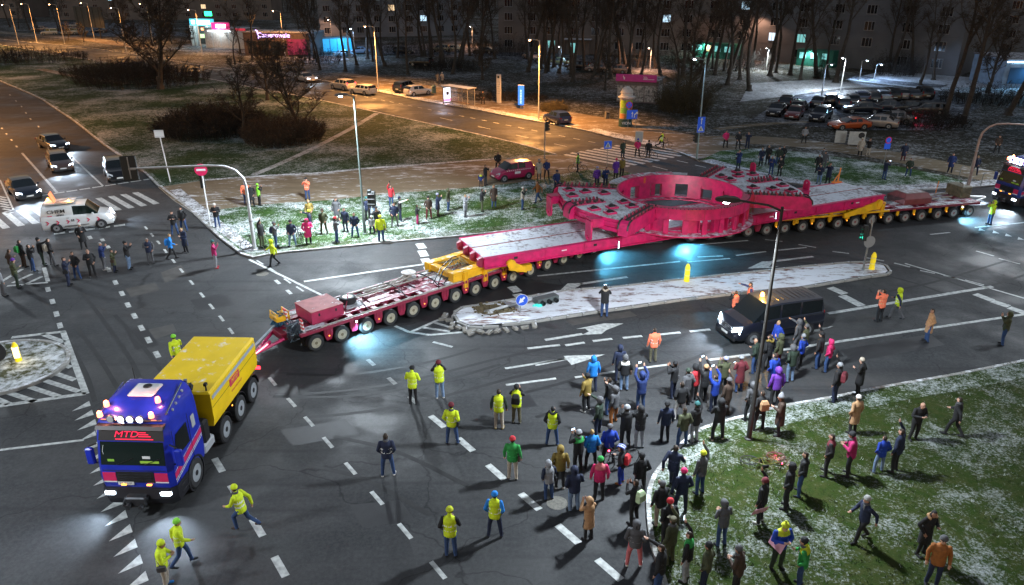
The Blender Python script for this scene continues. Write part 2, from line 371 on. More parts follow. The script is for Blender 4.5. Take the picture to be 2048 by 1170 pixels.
# car park among the trees, snowy bank beyond, lit lane in front of the flats
mb = MB(); tri_poly(mb, [tuple(p[:2]) for p in PX((1500, 243), (1570, 196), (1690, 178), (1890, 185), (1960, 215), (1880, 262), (1700, 262))], .112); struct(mb.build('car_park', LOT))
SNB = ground_mat('snow_bank', (.20, .20, .20), (.3, .3, .3), .7, .44, .56, fine=6, big=.3)
mb = MB(); tri_poly(mb, [tuple(p[:2]) for p in PX((1480, 205), (1500, 168), (1640, 160), (1790, 175), (1690, 177), (1572, 194))], .108); struct(mb.build('snow_patch', SNB))
mb = MB(); tri_poly(mb, [tuple(p[:2]) for p in PX((1690, 160), (1760, 145), (1890, 150), (2048, 170), (2048, 195), (1890, 184))], .108); struct(mb.build('snow_patch', SNB))
o = strip('lane', curve(PX((1440, 124), (1540, 134), (1640, 146), (1740, 165), (1880, 178)), 4), 4.5, .08, .124, LOT); struct(o)
o = strip('lane', curve(PX((-200, 52), (0, 68), (145, 79), (218, 90), (300, 100)), 4), 5.0, .08, .114, PATH); struct(o)
mb = MB(); tri_poly(mb, [tuple(p[:2]) for p in PX((330, 100), (560, 122), (640, 130), (700, 120), (640, 95), (380, 88))], .112); struct(mb.build('shop_forecourt', LOT))
mb = MB(); tri_poly(mb, [tuple(p[:2]) for p in PX((60, 62), (250, 76), (380, 72), (300, 48), (60, 44))], .112); struct(mb.build('car_park', LOT))
mb = MB(); tri_poly(mb, [tuple(p[:2]) for p in PX((650, 104), (780, 110), (1000, 118), (1320, 146), (1480, 140), (1300, 122), (1000, 96), (700, 88))], .112); struct(mb.build('car_park', LOT))

# lawn in the lower right corner
NR_edge = curve(PX((1332, 1200), (1312, 1130), (1298, 1080), (1292, 1013), (1298, 970), (1318, 936), (1368, 883), (1408, 857), (1487, 834), (1571, 813), (1655, 798), (1759, 777), (1913, 750), (2048, 723), (2300, 672)), 5)
NR = NR_edge + [(60, 30), (60, -25), (4, -25), (3.5, 10)]
LAWN4 = lawn('lawn', NR, GRASS_NEAR, .11)
strip('kerb', NR_edge, .16, 0, .13, KERB, LAWN4, 1.0, side=-1)
o = strip('snow_verge', [(p[0] + .15, p[1] - .1) for p in NR_edge[10:]], 1.1, .05, .116, SNOWG, side=-1); struct(o)

# grass blades standing through the snow on the near lawns
def point_in(p, poly):
    c = False; n = len(poly)
    for i in range(n):
        a, b = poly[i], poly[i - 1]
        if (a[1] > p[1]) != (b[1] > p[1]) and p[0] < (b[0] - a[0]) * (p[1] - a[1]) / (b[1] - a[1]) + a[0]: c = not c
    return c
def tufts(name, poly, box, n, h, mats, z):
    rnd = random.Random(3); mb = MB(); k = 0
    while k < n:
        x, y = rnd.uniform(box[0], box[2]), rnd.uniform(box[1], box[3])
        if not point_in((x, y), poly): continue
        if mnoise.noise(Vector((x * .6, y * .6, 3))) + rnd.uniform(-.5, .5) < -.05: k += 1; continue
        k += 1; mb.cur = 0 if rnd.random() < .93 else 1
        for j in range(3):
            a = rnd.uniform(0, 6.28); l = h * rnd.uniform(.6, 1.3); dx, dy = math.cos(a), math.sin(a); w = .012
            px, py = x + rnd.uniform(-.05, .05), y + rnd.uniform(-.05, .05)
            mb.add([(px - dy * w, py + dx * w, z), (px + dy * w, py - dx * w, z), (px + dx * l * .7, py + dy * l * .7, z + l)], [(0, 1, 2)])
    o = mb.build(name, mats); o['kind'] = 'stuff'; return o
BL = M('grass_blade', (.035, .058, .011), .9, var=.5, vs=.7); BLS = M('grass_blade_frosted', (.40, .43, .38), .8)
tufts('grass', NR, (3.5, 12, 36, 42), 26000, .07, [BL, BLS], .108)
tufts('grass', L2, (-24, 43, 22, 66), 16000, .08, [BL, BLS], .098)

# ---------------------------------------------------------------- traffic island in the middle of the road
isl_t = PX((906, 634), (908, 627), (924, 617), (960, 612), (1010, 604), (1080, 592), (1132, 583), (1221, 577), (1360, 561), (1480, 549), (1600, 536), (1700, 527), (1745, 526), (1772, 533), (1781, 546))
isl_b = PX((1774, 551), (1741, 555), (1660, 568), (1595, 579), (1480, 588), (1360, 602), (1195, 626), (1068, 645), (1000, 653), (967, 656), (935, 655), (914, 647))
ISL = [(p.x, p.y) for p in isl_t + isl_b]
mb = MB(); tri_poly(mb, inset(ISL, .16), .10); ISLAND = struct(mb.build('traffic_island', ISLE))
kst = MB(); kst.cbox((0, 0, .06), (.97, .15, .14), .012); kme = kst.mesh('kerb_stone', KERB)
k = 0
for i in range(len(ISL)):
    a, b = Vector(ISL[i]), Vector(ISL[(i + 1) % len(ISL)]); L = (b - a).length; m = max(1, round(L / 1.0)); d = (b - a) / m
    for j in range(m):
        c = a + d * (j + .5); tip = c.x < 1.5 and c.y < 36
        s_ = link('kerb_stone', kme, ISLAND, (c.x + (random.uniform(-.12, .12) if tip else 0), c.y + (random.uniform(-.15, .1) if tip else 0), random.uniform(-.012, .01)), math.atan2(d.y, d.x) + (random.uniform(-.35, .35) if tip else random.uniform(-.01, .01)))
        s_.scale = (d.length / 1.0, 1, 1)
# heap of broken edging blocks along the crushed end of the island
rub = M('broken_concrete', (.24, .22, .19), .9, var=.5, vs=4, bump=.5, snow=.3)
for i, (u, v) in enumerate([(890, 634), (898, 642), (905, 650), (918, 658), (930, 663), (945, 664), (960, 666), (978, 667), (995, 664), (1012, 662), (1030, 659), (886, 640), (903, 657), (940, 669), (1050, 657), (1068, 653)]):
    mb = MB(); p = G(u, v); rr = random.Random(i)
    q = [(x * rr.uniform(.7, 1.1), y * rr.uniform(.7, 1.1), z * rr.uniform(.7, 1.1)) for x in (-.22, .22) for y in (-.13, .13) for z in (-.07, .07)]
    mb.add(q, [(0, 1, 3, 2), (4, 6, 7, 5), (0, 4, 5, 1), (2, 3, 7, 6), (0, 2, 6, 4), (1, 5, 7, 3)])
    o = mb.build('broken_kerb_block', rub, ISLAND); o.location = (p.x, p.y, .07); o.rotation_euler = (rr.uniform(-.2, .2), rr.uniform(-.2, .2), rr.uniform(0, 3))
# earth torn up where the signal was knocked over
mb = MB(); c = G(985, 622); rr = random.Random(5)
for i in range(60):
    a = rr.uniform(0, 6.28); r_ = rr.uniform(0, 1.1) ** 1.3; s_ = rr.uniform(.03, .1)
    mb.box((c.x + math.cos(a) * r_ * 1.2, c.y + math.sin(a) * r_ * .8, .11 + s_ * .3), (s_ * 2, s_ * 1.6, s_), rr.uniform(0, 3))
tri_poly(mb, [(c.x + math.cos(i * .52) * rr.uniform(.8, 1.2), c.y + math.sin(i * .52) * rr.uniform(.5, .8)) for i in range(12)], .106)
o = mb.build('torn_soil', M('bare_soil', (.15, .115, .06), .95, var=.5, vs=5, bump=.6)); o['kind'] = 'stuff'
# small island at the left edge
ci = G(0, 738); IL = [(ci.x + 3.1 * math.cos(a) * 1.0 - .2, ci.y + 2.75 * math.sin(a)) for a in [2 * math.pi * k / 40 for k in range(40)]]
SMALL = lawn('traffic_island', IL, ground_mat('island_grass', (.05, .055, .02), (.09, .085, .045), .8, .45, .58, fine=3, big=.5), .12)
strip('kerb', IL + [IL[0]], .18, 0, .15, KERB, SMALL, .8)

# ---------------------------------------------------------------- painted markings (each a piece of the road)
def paint_mat():
    m = M('road_paint', (.50, .51, .49), .7, var=.75, vs=4.5, bump=.15, bs=40, dirt=(.16, .16, .155)); return m
PAINT = paint_mat()
PAINT2 = M('road_paint_worn', (.22, .22, .21), .75, var=.5, vs=5.0)
ZP = .005
def mark(name, poly, mat=None, z=ZP):
    c = sum((Vector((p[0], p[1])) for p in poly), Vector((0, 0))) / len(poly)
    mb = MB(); tri_poly(mb, [(p[0] - c.x, p[1] - c.y) for p in poly], 0); o = mb.build(name, mat or PAINT, ROAD); o.location = (c.x, c.y, z); return o
def bar(name, a, b, w, mat=None, z=ZP):
    a, b = Vector((a[0], a[1])), Vector((b[0], b[1])); d = (b - a).normalized(); n_ = Vector((-d.y, d.x)) * w / 2
    return mark(name, [a - n_, b - n_, b + n_, a + n_], mat, z)
def pbar(u0, v0, u1, v1, w, name='lane_line', mat=None): return bar(name, G(u0, v0), G(u1, v1), w, mat)
def dashes(p0, p1, n, duty, w, name='lane_dash', mat=None):
    a, b = G(*p0), G(*p1); d = (b - a) / n
    for i in range(n): bar(name, a + d * i, a + d * (i + duty), w, mat)
def dash_at(cs, L, w, ang=None, name='lane_dash', mat=None):   # dashes centred on photographed points
    P_ = [G(*c) for c in cs]
    for i, p in enumerate(P_):
        q = (P_[min(i + 1, len(P_) - 1)] - P_[max(i - 1, 0)]).normalized(); bar(name, p - q * L / 2, p + q * L / 2, w, mat)
# junction guide dashes
dash_at([(165, 455), (180, 475), (205, 513), (218, 540), (231, 565), (244, 587), (256, 610), (269, 632), (283, 656), (297, 680), (314, 709)], .75, .24)
dash_at([(96, 579), (105, 603), (113, 628), (120, 651)], .75, .24)
dash_at([(292, 456), (304, 470), (317, 485), (331, 502), (347, 522), (363, 541), (383, 565), (404, 590), (423, 613), (443, 637), (462, 662)], .8, .14)
dash_at([(508, 715), (545, 763), (583, 805), (618, 843), (656, 885), (701, 937), (754, 996), (810, 1062), (876, 1140)], .85, .15)
dash_at([(437, 930), (470, 985), (515, 1055), (560, 1133)], 1.0, .24)
dash_at([(875, 843), (931, 889), (992, 944), (1060, 1003), (1136, 1068), (1218, 1139)], 1.05, .26)
dash_at([(742, 725), (784, 762), (826, 800)], .7, .2, mat=PAINT2)
dash_at([(555, 564), (578, 584), (600, 606)], .7, .2)
dash_at([(520, 525), (545, 540), (575, 562), (600, 578), (648, 585)][:4], .9, .12)
pbar(498, 519, 690, 613, .16)
pbar(608, 563, 872, 525, .22); pbar(1075, 552, 1360, 523, .18); pbar(1375, 524, 1460, 517, .14)
for a, b in (((838, 487), (846, 497)), ((843, 501), (850, 513)), ((849, 517), (856, 529)), ((855, 533), (862, 545)), ((1023, 573), (1036, 584)), ((1033, 588), (1048, 600))): pbar(*a, *b, .55, 'stop_line_block')
# left approach road: lane lines, stop line, zebra crossing
dash_at([(-10, 240), (4, 257), (13, 268), (23, 280), (33, 293)], 1.0, .16)
dash_at([(20, 190), (32, 202), (43, 213), (52, 226), (61, 238), (77, 253), (92, 268)], 1.1, .14)
pbar(44, 306, 115, 386, .2); pbar(142, 312, 206, 372, .16)
for i in range(11): pbar(31 + 25.6 * i, 399 - 3.9 * i, 31 + 25.6 * i + 21, 399 - 3.9 * i - 3.2, .28, 'stop_line_block')
za, zb = G(276, 384), G(-40, 432); zs = G(352, 424) - G(276, 384)
nst = 13
for i in range(nst):
    p = za.lerp(zb, i / (nst - 1)) ; d = zs.normalized() * 4.6
    w = (zb - za).length / (nst - 1) * .5; t_ = (zb - za).normalized() * w
    mark('zebra_stripe', [p, p + t_, p + t_ + d, p + d])
for i in range(5): pbar(108 + i * 30, 468 - i * 3.9, 108 + i * 30 + 22, 468 - i * 3.9 - 3, .42, 'crossing_edge_block')
dash_at([(205, 455 + 25), (216, 494)], .6, .24)
pbar(0, 300 + 60, 27, 420, .12, 'hatch_border'); 
for i in range(7): pbar(-14 + i * 4, 390 + i * 5.5, 12 + i * 2.2, 396 + i * 5, .22, 'hatch_stripe')
for a, b in (((14, 572), (96, 565)), ((96, 563), (88, 535)), ((25, 566), (64, 548)), ((48, 570), (84, 553)), ((5, 562), (45, 538))): pbar(*a, *b, .22, 'hatch_stripe')
# hatched area round the small island, give-way teeth
for a, b in (((23, 675), (130, 663)), ((126, 663), (172, 788)), ((172, 787), (0, 812)), ((0, 812), (-60, 822))): pbar(*a, *b, .26, 'hatch_border')
for a, b in (((84, 668), (128, 684)), ((96, 698), (134, 710)), ((92, 717), (142, 735)), ((82, 737), (150, 760)), ((65, 753), (158, 783)), ((42, 768), (118, 793)), ((16, 785), (70, 803)), ((-6, 798), (18, 808))): pbar(*a, *b, .26, 'hatch_stripe')
ta, tb = G(178, 801), G(302, 1175); nt_ = 15; td = (tb - ta) / nt_; tn = Vector((-td.y, td.x, 0)).normalized()
tl = (G(141, 813) - G(179, 803)); tl = tl - td.normalized() * tl.dot(td.normalized())
for i in range(nt_):
    p = ta + td * (i + .05); mark('give_way_triangle', [p, p + td * .55, p + td * .6 + tl])
pbar(0, 900, 168, 880, .14)
# lanes right of the island
pbar(1660, 575, 1690, 588, .55, 'stop_line_block'); pbar(1684, 591, 1724, 612, .55, 'stop_line_block')
pbar(1950, 588, 1985, 601, .5, 'stop_line_block'); pbar(1984, 602, 2018, 613, .5, 'stop_line_block'); pbar(2018, 615, 2056, 628, .5, 'stop_line_block')
pbar(1656, 627, 1985, 573, .26); pbar(1418, 720, 1500, 709, .2); pbar(1522, 706, 2060, 627, .2)
dash_at([(1150, 688), (1205, 680), (1265, 674)], 1.0, .2); dash_at([(1340, 667), (1400, 661)], 1.1, .2)
pbar(1120, 690, 1055, 697, .2); pbar(905, 694, 866, 684, .16); pbar(965, 700, 905, 692, .0001)
pbar(1150, 755, 1232, 743, .16); pbar(1276, 737, 1340, 729, .16); pbar(1010, 737, 1130, 718, .16); pbar(1012, 770, 1112, 757, .16)
def arrow(tip_l, tip_r, apex, s0, s1, w=.3): mark('lane_arrow', [G(*tip_l), G(*apex), G(*tip_r)]); pbar(*s0, *s1, w, 'arrow_shaft')
mark('lane_arrow', [G(1152, 658), G(1207, 647), G(1247, 647), G(1213, 660), G(1203, 668), G(1163, 670), G(1178, 663), G(1170, 657)]); pbar(1165, 668, 1090, 680, .22, 'arrow_shaft')
mark('lane_arrow', [G(1127, 712), G(1210, 709), G(1143, 730)]); pbar(1070, 730, 1132, 718, .22, 'arrow_shaft')
mark('lane_arrow', [G(1595, 664), G(1668, 652), G(1640, 662), G(1605, 670)])
mark('lane_arrow', [G(1118, 583), G(1135, 567), G(1168, 566), G(1145, 580)]); pbar(1160, 568, 1255, 554, .25, 'arrow_shaft')
mark('lane_arrow', [G(1495, 537), G(1524, 523), G(1548, 522), G(1538, 534), G(1560, 532), G(1542, 536)]); pbar(1545, 523, 1626, 513, .25, 'arrow_shaft')
for a, b in (((1472, 511), (1532, 503)), ((1552, 501), (1613, 495)), ((1400, 489), (1496, 481)), ((1530, 479), (1565, 483)), ((1597, 489), (1632, 495)), ((1665, 503), (1698, 507)), ((1730, 515), (1768, 522)), ((1395, 514), (1446, 512)), ((1290, 487), (1325, 484)), ((1788, 526), (1820, 534)), ((1840, 541), (1870, 547)), ((1887, 551), (1915, 557)), ((1952, 502), (1988, 512)), ((1998, 517), (2040, 528)), ((1860, 469), (1900, 465))): pbar(*a, *b, .16, 'lane_dash')
pbar(1810, 527, 2060, 600, .16); pbar(1950, 455, 2060, 444, .16); pbar(1930, 560, 1968, 570, .12)
for i, (u, v) in enumerate(((1957, 461), (1985, 466), (2010, 472), (2035, 479))): mark('give_way_triangle', [G(u, v), G(u + 14, v + 1), G(u + 2, v - 5)])
# tip of the hatched nose before the big island
for a, b in (((822, 664), (890, 634)), ((818, 664), (860, 670)), ((860, 670), (930, 664)), ((845, 655), (900, 663)), ((868, 645), (905, 656)), ((790, 652), (818, 664))): pbar(*a, *b, .18, 'hatch_stripe')
# side road with the sodium lamps
dashes((728, 193), (1208, 289), 21, .45, .14)
dashes((660, 180), (728, 193), 3, .45, .14)
for i in range(4): pbar(880 + 76 * i, 235.5 + 17.3 * i, 905 + 76 * i, 241 + 17.3 * i, .13, 'lane_dash')
dashes((330, 125), (620, 170), 12, .4, .14)
zl = [(1130, 309), (1142, 305.5), (1159, 303), (1173, 300.5), (1187, 298), (1202, 296), (1216, 293.5), (1230, 291), (1246, 289)]
zr = [(1258, 333), (1273, 330), (1289, 327.5), (1304, 324), (1318, 321.5), (1333, 318), (1348, 315), (1362, 312), (1374, 309)]
for a, b in zip(zl, zr): pbar(*a, *b, .52, 'zebra_stripe')
pbar(1305, 332, 1335, 340, .14); pbar(1354, 321, 1376, 326, .14); pbar(1390, 330, 1412, 335, .14)
# square patches of newer and older asphalt, manhole cover
PZ = [.001]; P1 = M('asphalt_patch', (.060, .055, .050), .8, var=.35, vs=2, bump=.2); P2 = M('asphalt_patch_dark', (.018, .018, .020), .6, var=.3, vs=2, bump=.2)
for pl, mt in ((((250, 577), (310, 566), (320, 580), (262, 594)), P1), (((292, 660), (346, 648), (354, 664), (305, 680)), P1), (((322, 545), (362, 530), (375, 548), (330, 566)), P1), (((640, 660), (1010, 552), (1130, 572), (880, 640)), P2), (((560, 860), (690, 838), (720, 868), (585, 892)), P2), (((700, 1010), (800, 1000), (830, 1040), (725, 1055)), P2), (((380, 600), (450, 588), (470, 610), (398, 622)), P2), (((250, 660), (292, 652), (318, 690), (272, 700)), P2), (((1130, 640), (1260, 622), (1275, 632), (1145, 651)), P1), (((1680, 700), (1860, 668), (1890, 690), (1705, 724)), P2), (((180, 540), (262, 526), (272, 545), (190, 560)), P2), (((960, 800), (1060, 790), (1075, 812), (970, 826)), P2)):
    PZ[0] += .00012; o = mark('asphalt_patch', [G(*p) for p in pl], mt, PZ[0])
TM_ = M('tyre_mark', (.017, .017, .018), .7, var=.4, vs=3)
for ti, pl in enumerate((((600, 812), (740, 798), (880, 770), (1010, 736), (1120, 712)), ((560, 770), (700, 770), (860, 745), (980, 712)), ((1050, 812), (1180, 775), (1330, 712), (1440, 668)), ((190, 640), (240, 700), (300, 790)), ((60, 520), (130, 600), (210, 720), (240, 790)), ((1780, 600), (1900, 575), (2048, 530)), ((1420, 505), (1650, 520), (1850, 560), (2040, 640)), ((640, 900), (760, 930), (900, 1000)))):
    P_ = curve(PX(*pl), 6); d0 = [Vector(p) for p in P_]
    for w0 in (-.95, .95):
        L_ = [];
        for i in range(len(d0)):
            t_ = (d0[min(i + 1, len(d0) - 1)] - d0[max(i - 1, 0)]).normalized(); n_ = Vector((-t_.y, t_.x)); L_.append((d0[i] + n_ * (w0 - .10), d0[i] + n_ * (w0 + .10)))
        mb = MB()
        for (a, b), (c, d) in zip(L_, L_[1:]): mb.quad(*[(q.x, q.y, .003 + ti * .0002) for q in (a, c, d, b)])
        mb.build('tyre_mark', TM_, ROAD)
def manhole(u, v, r=.36):
    c = G(u, v); mark('manhole_cover', [(c.x + r * math.cos(k * .3927), c.y + r * math.sin(k * .3927)) for k in range(16)], M('cast_iron', (.16, .15, .13), .6, .5, var=.4, vs=9, bump=.5, bs=30), .008)
manhole(1114, 1006); manhole(525, 548)
# ================================================================ HEAVY TRANSPORT
PINK = M('magenta_paint', (.58, .012, .115), .42, var=.6, vs=2.6, bump=.2, bs=6, dirt=(.24, .010, .055))
PINKS = M('magenta_paint_snowed', (.52, .014, .10), .45, var=.3, vs=1.5, snow=.42)
MAROON = M('maroon_steel', (.26, .014, .045), .5, var=.45, vs=2.5, dirt=(.10, .03, .035), snow=.34)
MAROON2 = M('maroon_steel_side', (.30, .014, .05), .5, var=.4, vs=2.5)
YEL = M('yellow_steel', (.85, .44, .012), .45, var=.25, vs=2, snow=.30)
YEL2 = M('yellow_steel_side', (.85, .44, .012), .45, var=.25, vs=2)
DECKS = ground_mat('deck_snow', (.20, .15, .15), (.28, .25, .25), .92, .40, .50, fine=4, big=.5, bump=.2)
PLATES = ground_mat('plate_snow', (.28, .25, .24), (.38, .35, .34), .85, .42, .53, fine=6, big=.6, bump=.2)
RUB = M('tyre_rubber', (.022, .022, .024), .75, var=.3, vs=6, bump=.2)
RIM = M('cream_rim', (.42, .38, .28), .5, var=.3, vs=8)
HUB = M('hub_red', (.22, .04, .04), .5)
BLK = M('black_plastic', (.012, .012, .014), .5, var=.2, vs=4)
DSTEEL = M('dark_steel', (.05, .05, .055), .45, .6, var=.4, vs=5)
WHT = M('white_paint', (.72, .72, .72), .45, var=.15, vs=3)
REDW = M('red_reflective', (.6, .03, .04), .4)
ORL = emat('orange_marker_light', (1, .32, .04), 1.6)
LEDW = emat('work_light_glass', (.75, .9, 1), 8)

def wheel_meshes(r, w, key, rim_mat, hub_mat):
    mb = MB(); h = w / 2
    mb.lathe([(r * .60, -h), (r * .90, -h), (r * .985, -h * .8), (r, -h * .4), (r, h * .4), (r * .985, h * .8), (r * .90, h), (r * .60, h)], 28, axis='Y', cap=False)
    ty = mb.mesh('tyre_' + key, RUB, True)
    mb = MB(); mb.cur = 0
    mb.lathe([(r * .62, -h * .96), (r * .57, -h * .98), (r * .54, -h * .55), (r * .34, -h * .45), (r * .30, -h * .78), (r * .20, -h * .80)], 24, axis='Y')
    mb.lathe([(r * .62, h * .96), (r * .54, h * .7), (.02, h * .6)], 24, axis='Y')
    mb.cur = 1; mb.lathe([(r * .20, -h * .80), (r * .18, -h * 1.05), (r * .05, -h * 1.1)], 12, axis='Y')
    for k in range(8):
        a = k * math.pi / 4; mb.cur = 1; mb.box((r * .44 * math.cos(a), -h * .5, r * .44 * math.sin(a)), (r * .07, .02, r * .07))
    rm = mb.mesh('rim_' + key, [rim_mat, hub_mat], True); return ty, rm
def add_wheel(par, x, y, r, ms, flip=False):
    t_ = link('wheel', ms[0], par, (x, y, r)); t_.rotation_euler = (0, 0, math.pi if flip else 0)
    c = link('rim', ms[1], t_); return t_
W_T = wheel_meshes(.42, .34, 'trailer', RIM, M('hub_dark', (.16, .13, .08), .5)); W_R = wheel_meshes(.42, .34, 'trailer_red', M('grey_rim', (.30, .28, .26), .5, var=.3, vs=8), HUB)

# ---- where the two modular trailers stand (near-side tyre contacts were surveyed)
def unit(deg): return Vector((math.cos(R(deg)), math.sin(R(deg)), 0))
HF, HR_ = 42.2, 14.83
tF, tR = unit(HF), unit(HR_); nF, nR = unit(HF + 90), unit(HR_ + 90)
AX = 1.395
oF = Vector((-2.03, 38.12, 0)) - tF * 9.70 + nF * 1.42
oR = Vector((22.9, 49.98, 0)) - tR * 11.36 + nR * 1.42
def modular(name, label, o, deg, n, wm, yellow_from=99, skip=()):
    T = thing(name, label, 'trailer', o, R(deg))
    L = (n - 1) * AX
    b = MB(); b.cbox((L / 2, 0, .78), (L + 1.2, .9, .5), .03)
    for i in range(n): b.box((i * AX, 0, .62), (.22, 2.2, .22))
    b.build('spine_beam', MAROON, T)
    side = MB(); 
    for s in (-1, 1):
        sb = MB(); sb.cbox((L / 2, s * 1.36, 1.03), (L + 1.5, .16, .16), .015); sb.build('side_rail', MAROON if yellow_from > 50 else M('trailer_rail', (.22, .02, .04), .5, var=.4, vs=3, snow=.5), T)
    k = 0
    for x0 in [i * AX for i in range(n)]:
        c = MB(); c.box((x0 + AX * .5, 0, 1.02), (.26, 2.56, .12)); c.box((x0, 0, .98), (.14, 2.5, .1))
        c.build('cross_member', MAROON, T)
    for s in (-.62, .62):
        c = MB(); c.cbox((L / 2, s, 1.085), (L + 1.0, .34, .07), .01); c.build('long_beam', MAROON, T)
    # axle brackets and mudguard brackets between the wheels, marker lamps
    br = MB(); br.loft([[(-.24, -.05, 1.0), (.24, -.05, 1.0), (.24, .05, 1.0), (-.24, .05, 1.0)], [(-.22, -.05, .62), (.22, -.05, .62), (.22, .05, .62), (-.22, .05, .62)], [(-.13, -.04, .36), (.13, -.04, .36), (.13, .04, .36), (-.13, .04, .36)]])
    br.box((-.1, -.06, .75), (.05, .04, .42)); br.box((.1, -.06, .75), (.05, .04, .42)); bme = br.mesh('axle_bracket', MAROON2)
    bry = MB(); bry.box((0, 0, .82), (.2, .06, .36)); bry.box((0, -.02, .64), (.16, .05, .1)); byme = bry.mesh('axle_bracket_yellow', YEL2)
    lm = MB(); lm.box((0, 0, 0), (.05, .03, .04)); lme = lm.mesh('marker_lamp', ORL)
    for i in range(n):
        for s in (-1, 1): add_wheel(T, i * AX, s * 1.24, .42, wm, s > 0); 
        for s in (-1, 1): add_wheel(T, i * AX, s * .72, .42, wm, s > 0)
        if i < n - 1:
            for s in (-1, 1):
                ob = link('axle_bracket', byme if i >= yellow_from and i % 1 == 0 else bme, T, ((i + .5) * AX, s * 1.34, 0)); ob.rotation_euler = (0, 0, 0 if s < 0 else math.pi)
            if i % 2 == 0: link('marker_lamp', lme, T, ((i + .5) * AX, -1.42, .58))
    return T
FT = modular('modular_trailer', 'maroon multi axle trailer with snowy deck behind the yellow and blue tow truck', oF, HF, 16, W_T)
RT = modular('modular_trailer', 'maroon trailer with yellow brackets and red hubs under the rear of the load', oR, HR_, 17, W_R, yellow_from=4)

# snow-covered plates lying between the beams (front half is open frame, patchy plates)
def plates(T, rows):
    for x0, x1, y0, y1 in rows:
        p = MB(); p.cbox(((x0 + x1) / 2, (y0 + y1) / 2, 1.12), (x1 - x0, y1 - y0, .03), .008); p.build('deck_plate', PLATES if (x0 * 7) % 2 < 1.3 else MAROON, T)
rp = random.Random(11); rows = []
for i in range(15):
    for (a, b) in ((-1.25, -.85), (-.42, .42), (.85, 1.25)):
        if rp.random() < .55 or i > 4: rows.append((i * AX - .5, i * AX + rp.uniform(.35, .8), a, b))
plates(FT, rows); plates(RT, [(i * AX - .62, i * AX + .62, a, b) for i in range(17) for a, b in ((-1.25, -.85), (-.42, .42), (.85, 1.25)) if rp.random() < .8])
# low cream rail and straps along the open frame
strap = M('steel_bar_snowed', (.38, .34, .30), .6, var=.3, vs=4, snow=.35)
for y, z in ((-1.40, 1.16), (.3, 1.26), (.95, 1.24)):
    p = MB(); p.tube([(.3, y, z), (3, y, z + .02), (6, y, z), (8.4, y, z + .01)], .045, 6); p.build('long_bar', strap, FT)
for x in (3.0, 5.3, 7.4):
    p = MB(); p.tube([(x, -1.4, 1.15), (x + .1, -.5, 1.34), (x + .15, .5, 1.34), (x + .2, 1.35, 1.15)], .03, 5); p.build('tie_bar', DSTEEL, FT)
# locker
b = MB(); b.loft([[(.15, -.95, 1.14), (1.75, -.95, 1.14), (1.75, .55, 1.14), (.15, .55, 1.14)], [(.10, -1.0, 1.25), (1.8, -1.0, 1.25), (1.8, .6, 1.25), (.10, .6, 1.25)], [(.10, -1.0, 1.78), (1.8, -1.0, 1.78), (1.8, .6, 1.78), (.10, .6, 1.78)]])
lk = b.build('locker', M('locker_paint', (.42, .03, .09), .45, var=.3, vs=2), FT)
b = MB(); b.cbox((.95, -.2, 1.80), (1.76, 1.66, .04), .015); b.build('lid', M('locker_lid', (.36, .07, .07), .7, var=.4, vs=2, snow=.1), lk)
for x in (.5, 1.4): b = MB(); b.box((x, -1.01, 1.6), (.08, .03, .14)); b.build('latch', DSTEEL, lk)
# hose reels, valve block and hydraulic hoses at the nose
HOSE = M('hydraulic_hose', (.09, .12, .15), .35, var=.3, vs=8); rh = random.Random(2)
for k, (x, y) in enumerate(((-.75, .75), (-.7, -.65))):
    b = MB()
    for i in range(26):
        a = rh.uniform(0, 6.28); pts = []
        for j in range(6): pts.append((x + rh.uniform(-.38, .38), y + rh.uniform(-.42, .42), rh.uniform(.55, 1.55)))
        b.tube(pts, rh.choice((.016, .022, .03)), 5)
    b.build('hose_bundle', HOSE if k else M('hydraulic_hose_blue', (.05, .16, .26), .35, var=.4, vs=9), FT)
b = MB(); b.cbox((-.7, .7, 1.3), (.7, .8, .25), .03); b.tube([(-1.0, .35, 1.2), (-1.0, .35, 1.6), (-1.0, 1.05, 1.6), (-1.0, 1.05, 1.2)], .03); b.tube([(-.4, .35, 1.2), (-.4, .35, 1.6), (-.4, 1.05, 1.6), (-.4, 1.05, 1.2)], .03); b.build('valve_block', YEL2, FT)
b = MB(); b.cbox((-.8, 0, .75), (.9, 1.0, .35), .03); b.build('nose_beam', MAROON2, FT)
for y in (-1.3, .35):
    b = MB(); M4 = Matrix.Rotation(R(-12), 3, 'X')
    for k in range(6): b.cur = k % 2; b.box((-.55, y + .02 * k, 1.25 + k * .09), (.06, .26, .095))
    b.build('striped_marker_board', [WHT, REDW], FT)
# drawbar with its light strip, pointing at the truck
TR_POS = Vector((-12.2, 21.55, 0)); tail = Vector((-12.15, 28.45, .62)); nose = oF - tF * 1.2 + Vector((0, 0, .72))
inv = Matrix.Rotation(-R(HF), 4, 'Z') @ Matrix.Translation(-oF)
b = MB(); b.tube([inv @ tail, inv @ (tail.lerp(nose, .8))], .10, 8); b.tube([inv @ tail.lerp(nose, .45), inv @ (nose + nF * .55)], .075, 8); b.tube([inv @ tail.lerp(nose, .45), inv @ (nose - nF * .55)], .075, 8)
db = b.build('drawbar', PINK, FT)
b = MB(); b.tube([inv @ (tail + Vector((.16, -.05, .10))), inv @ (tail.lerp(nose, .7) + Vector((.16, -.05, .10)))], .022, 6); b.build('light_strip', emat('pink_light_strip', (1, .25, .35), 2.2), db)
b = MB(); b.tube([inv @ (tail + Vector((0, .1, .3))), inv @ (tail.lerp(nose, .5) + Vector((-.1, .15, .25))), inv @ (nose + Vector((-.2, .2, .4)))], .05, 6); b.build('hose', M('grey_hose', (.35, .4, .45), .4), db)
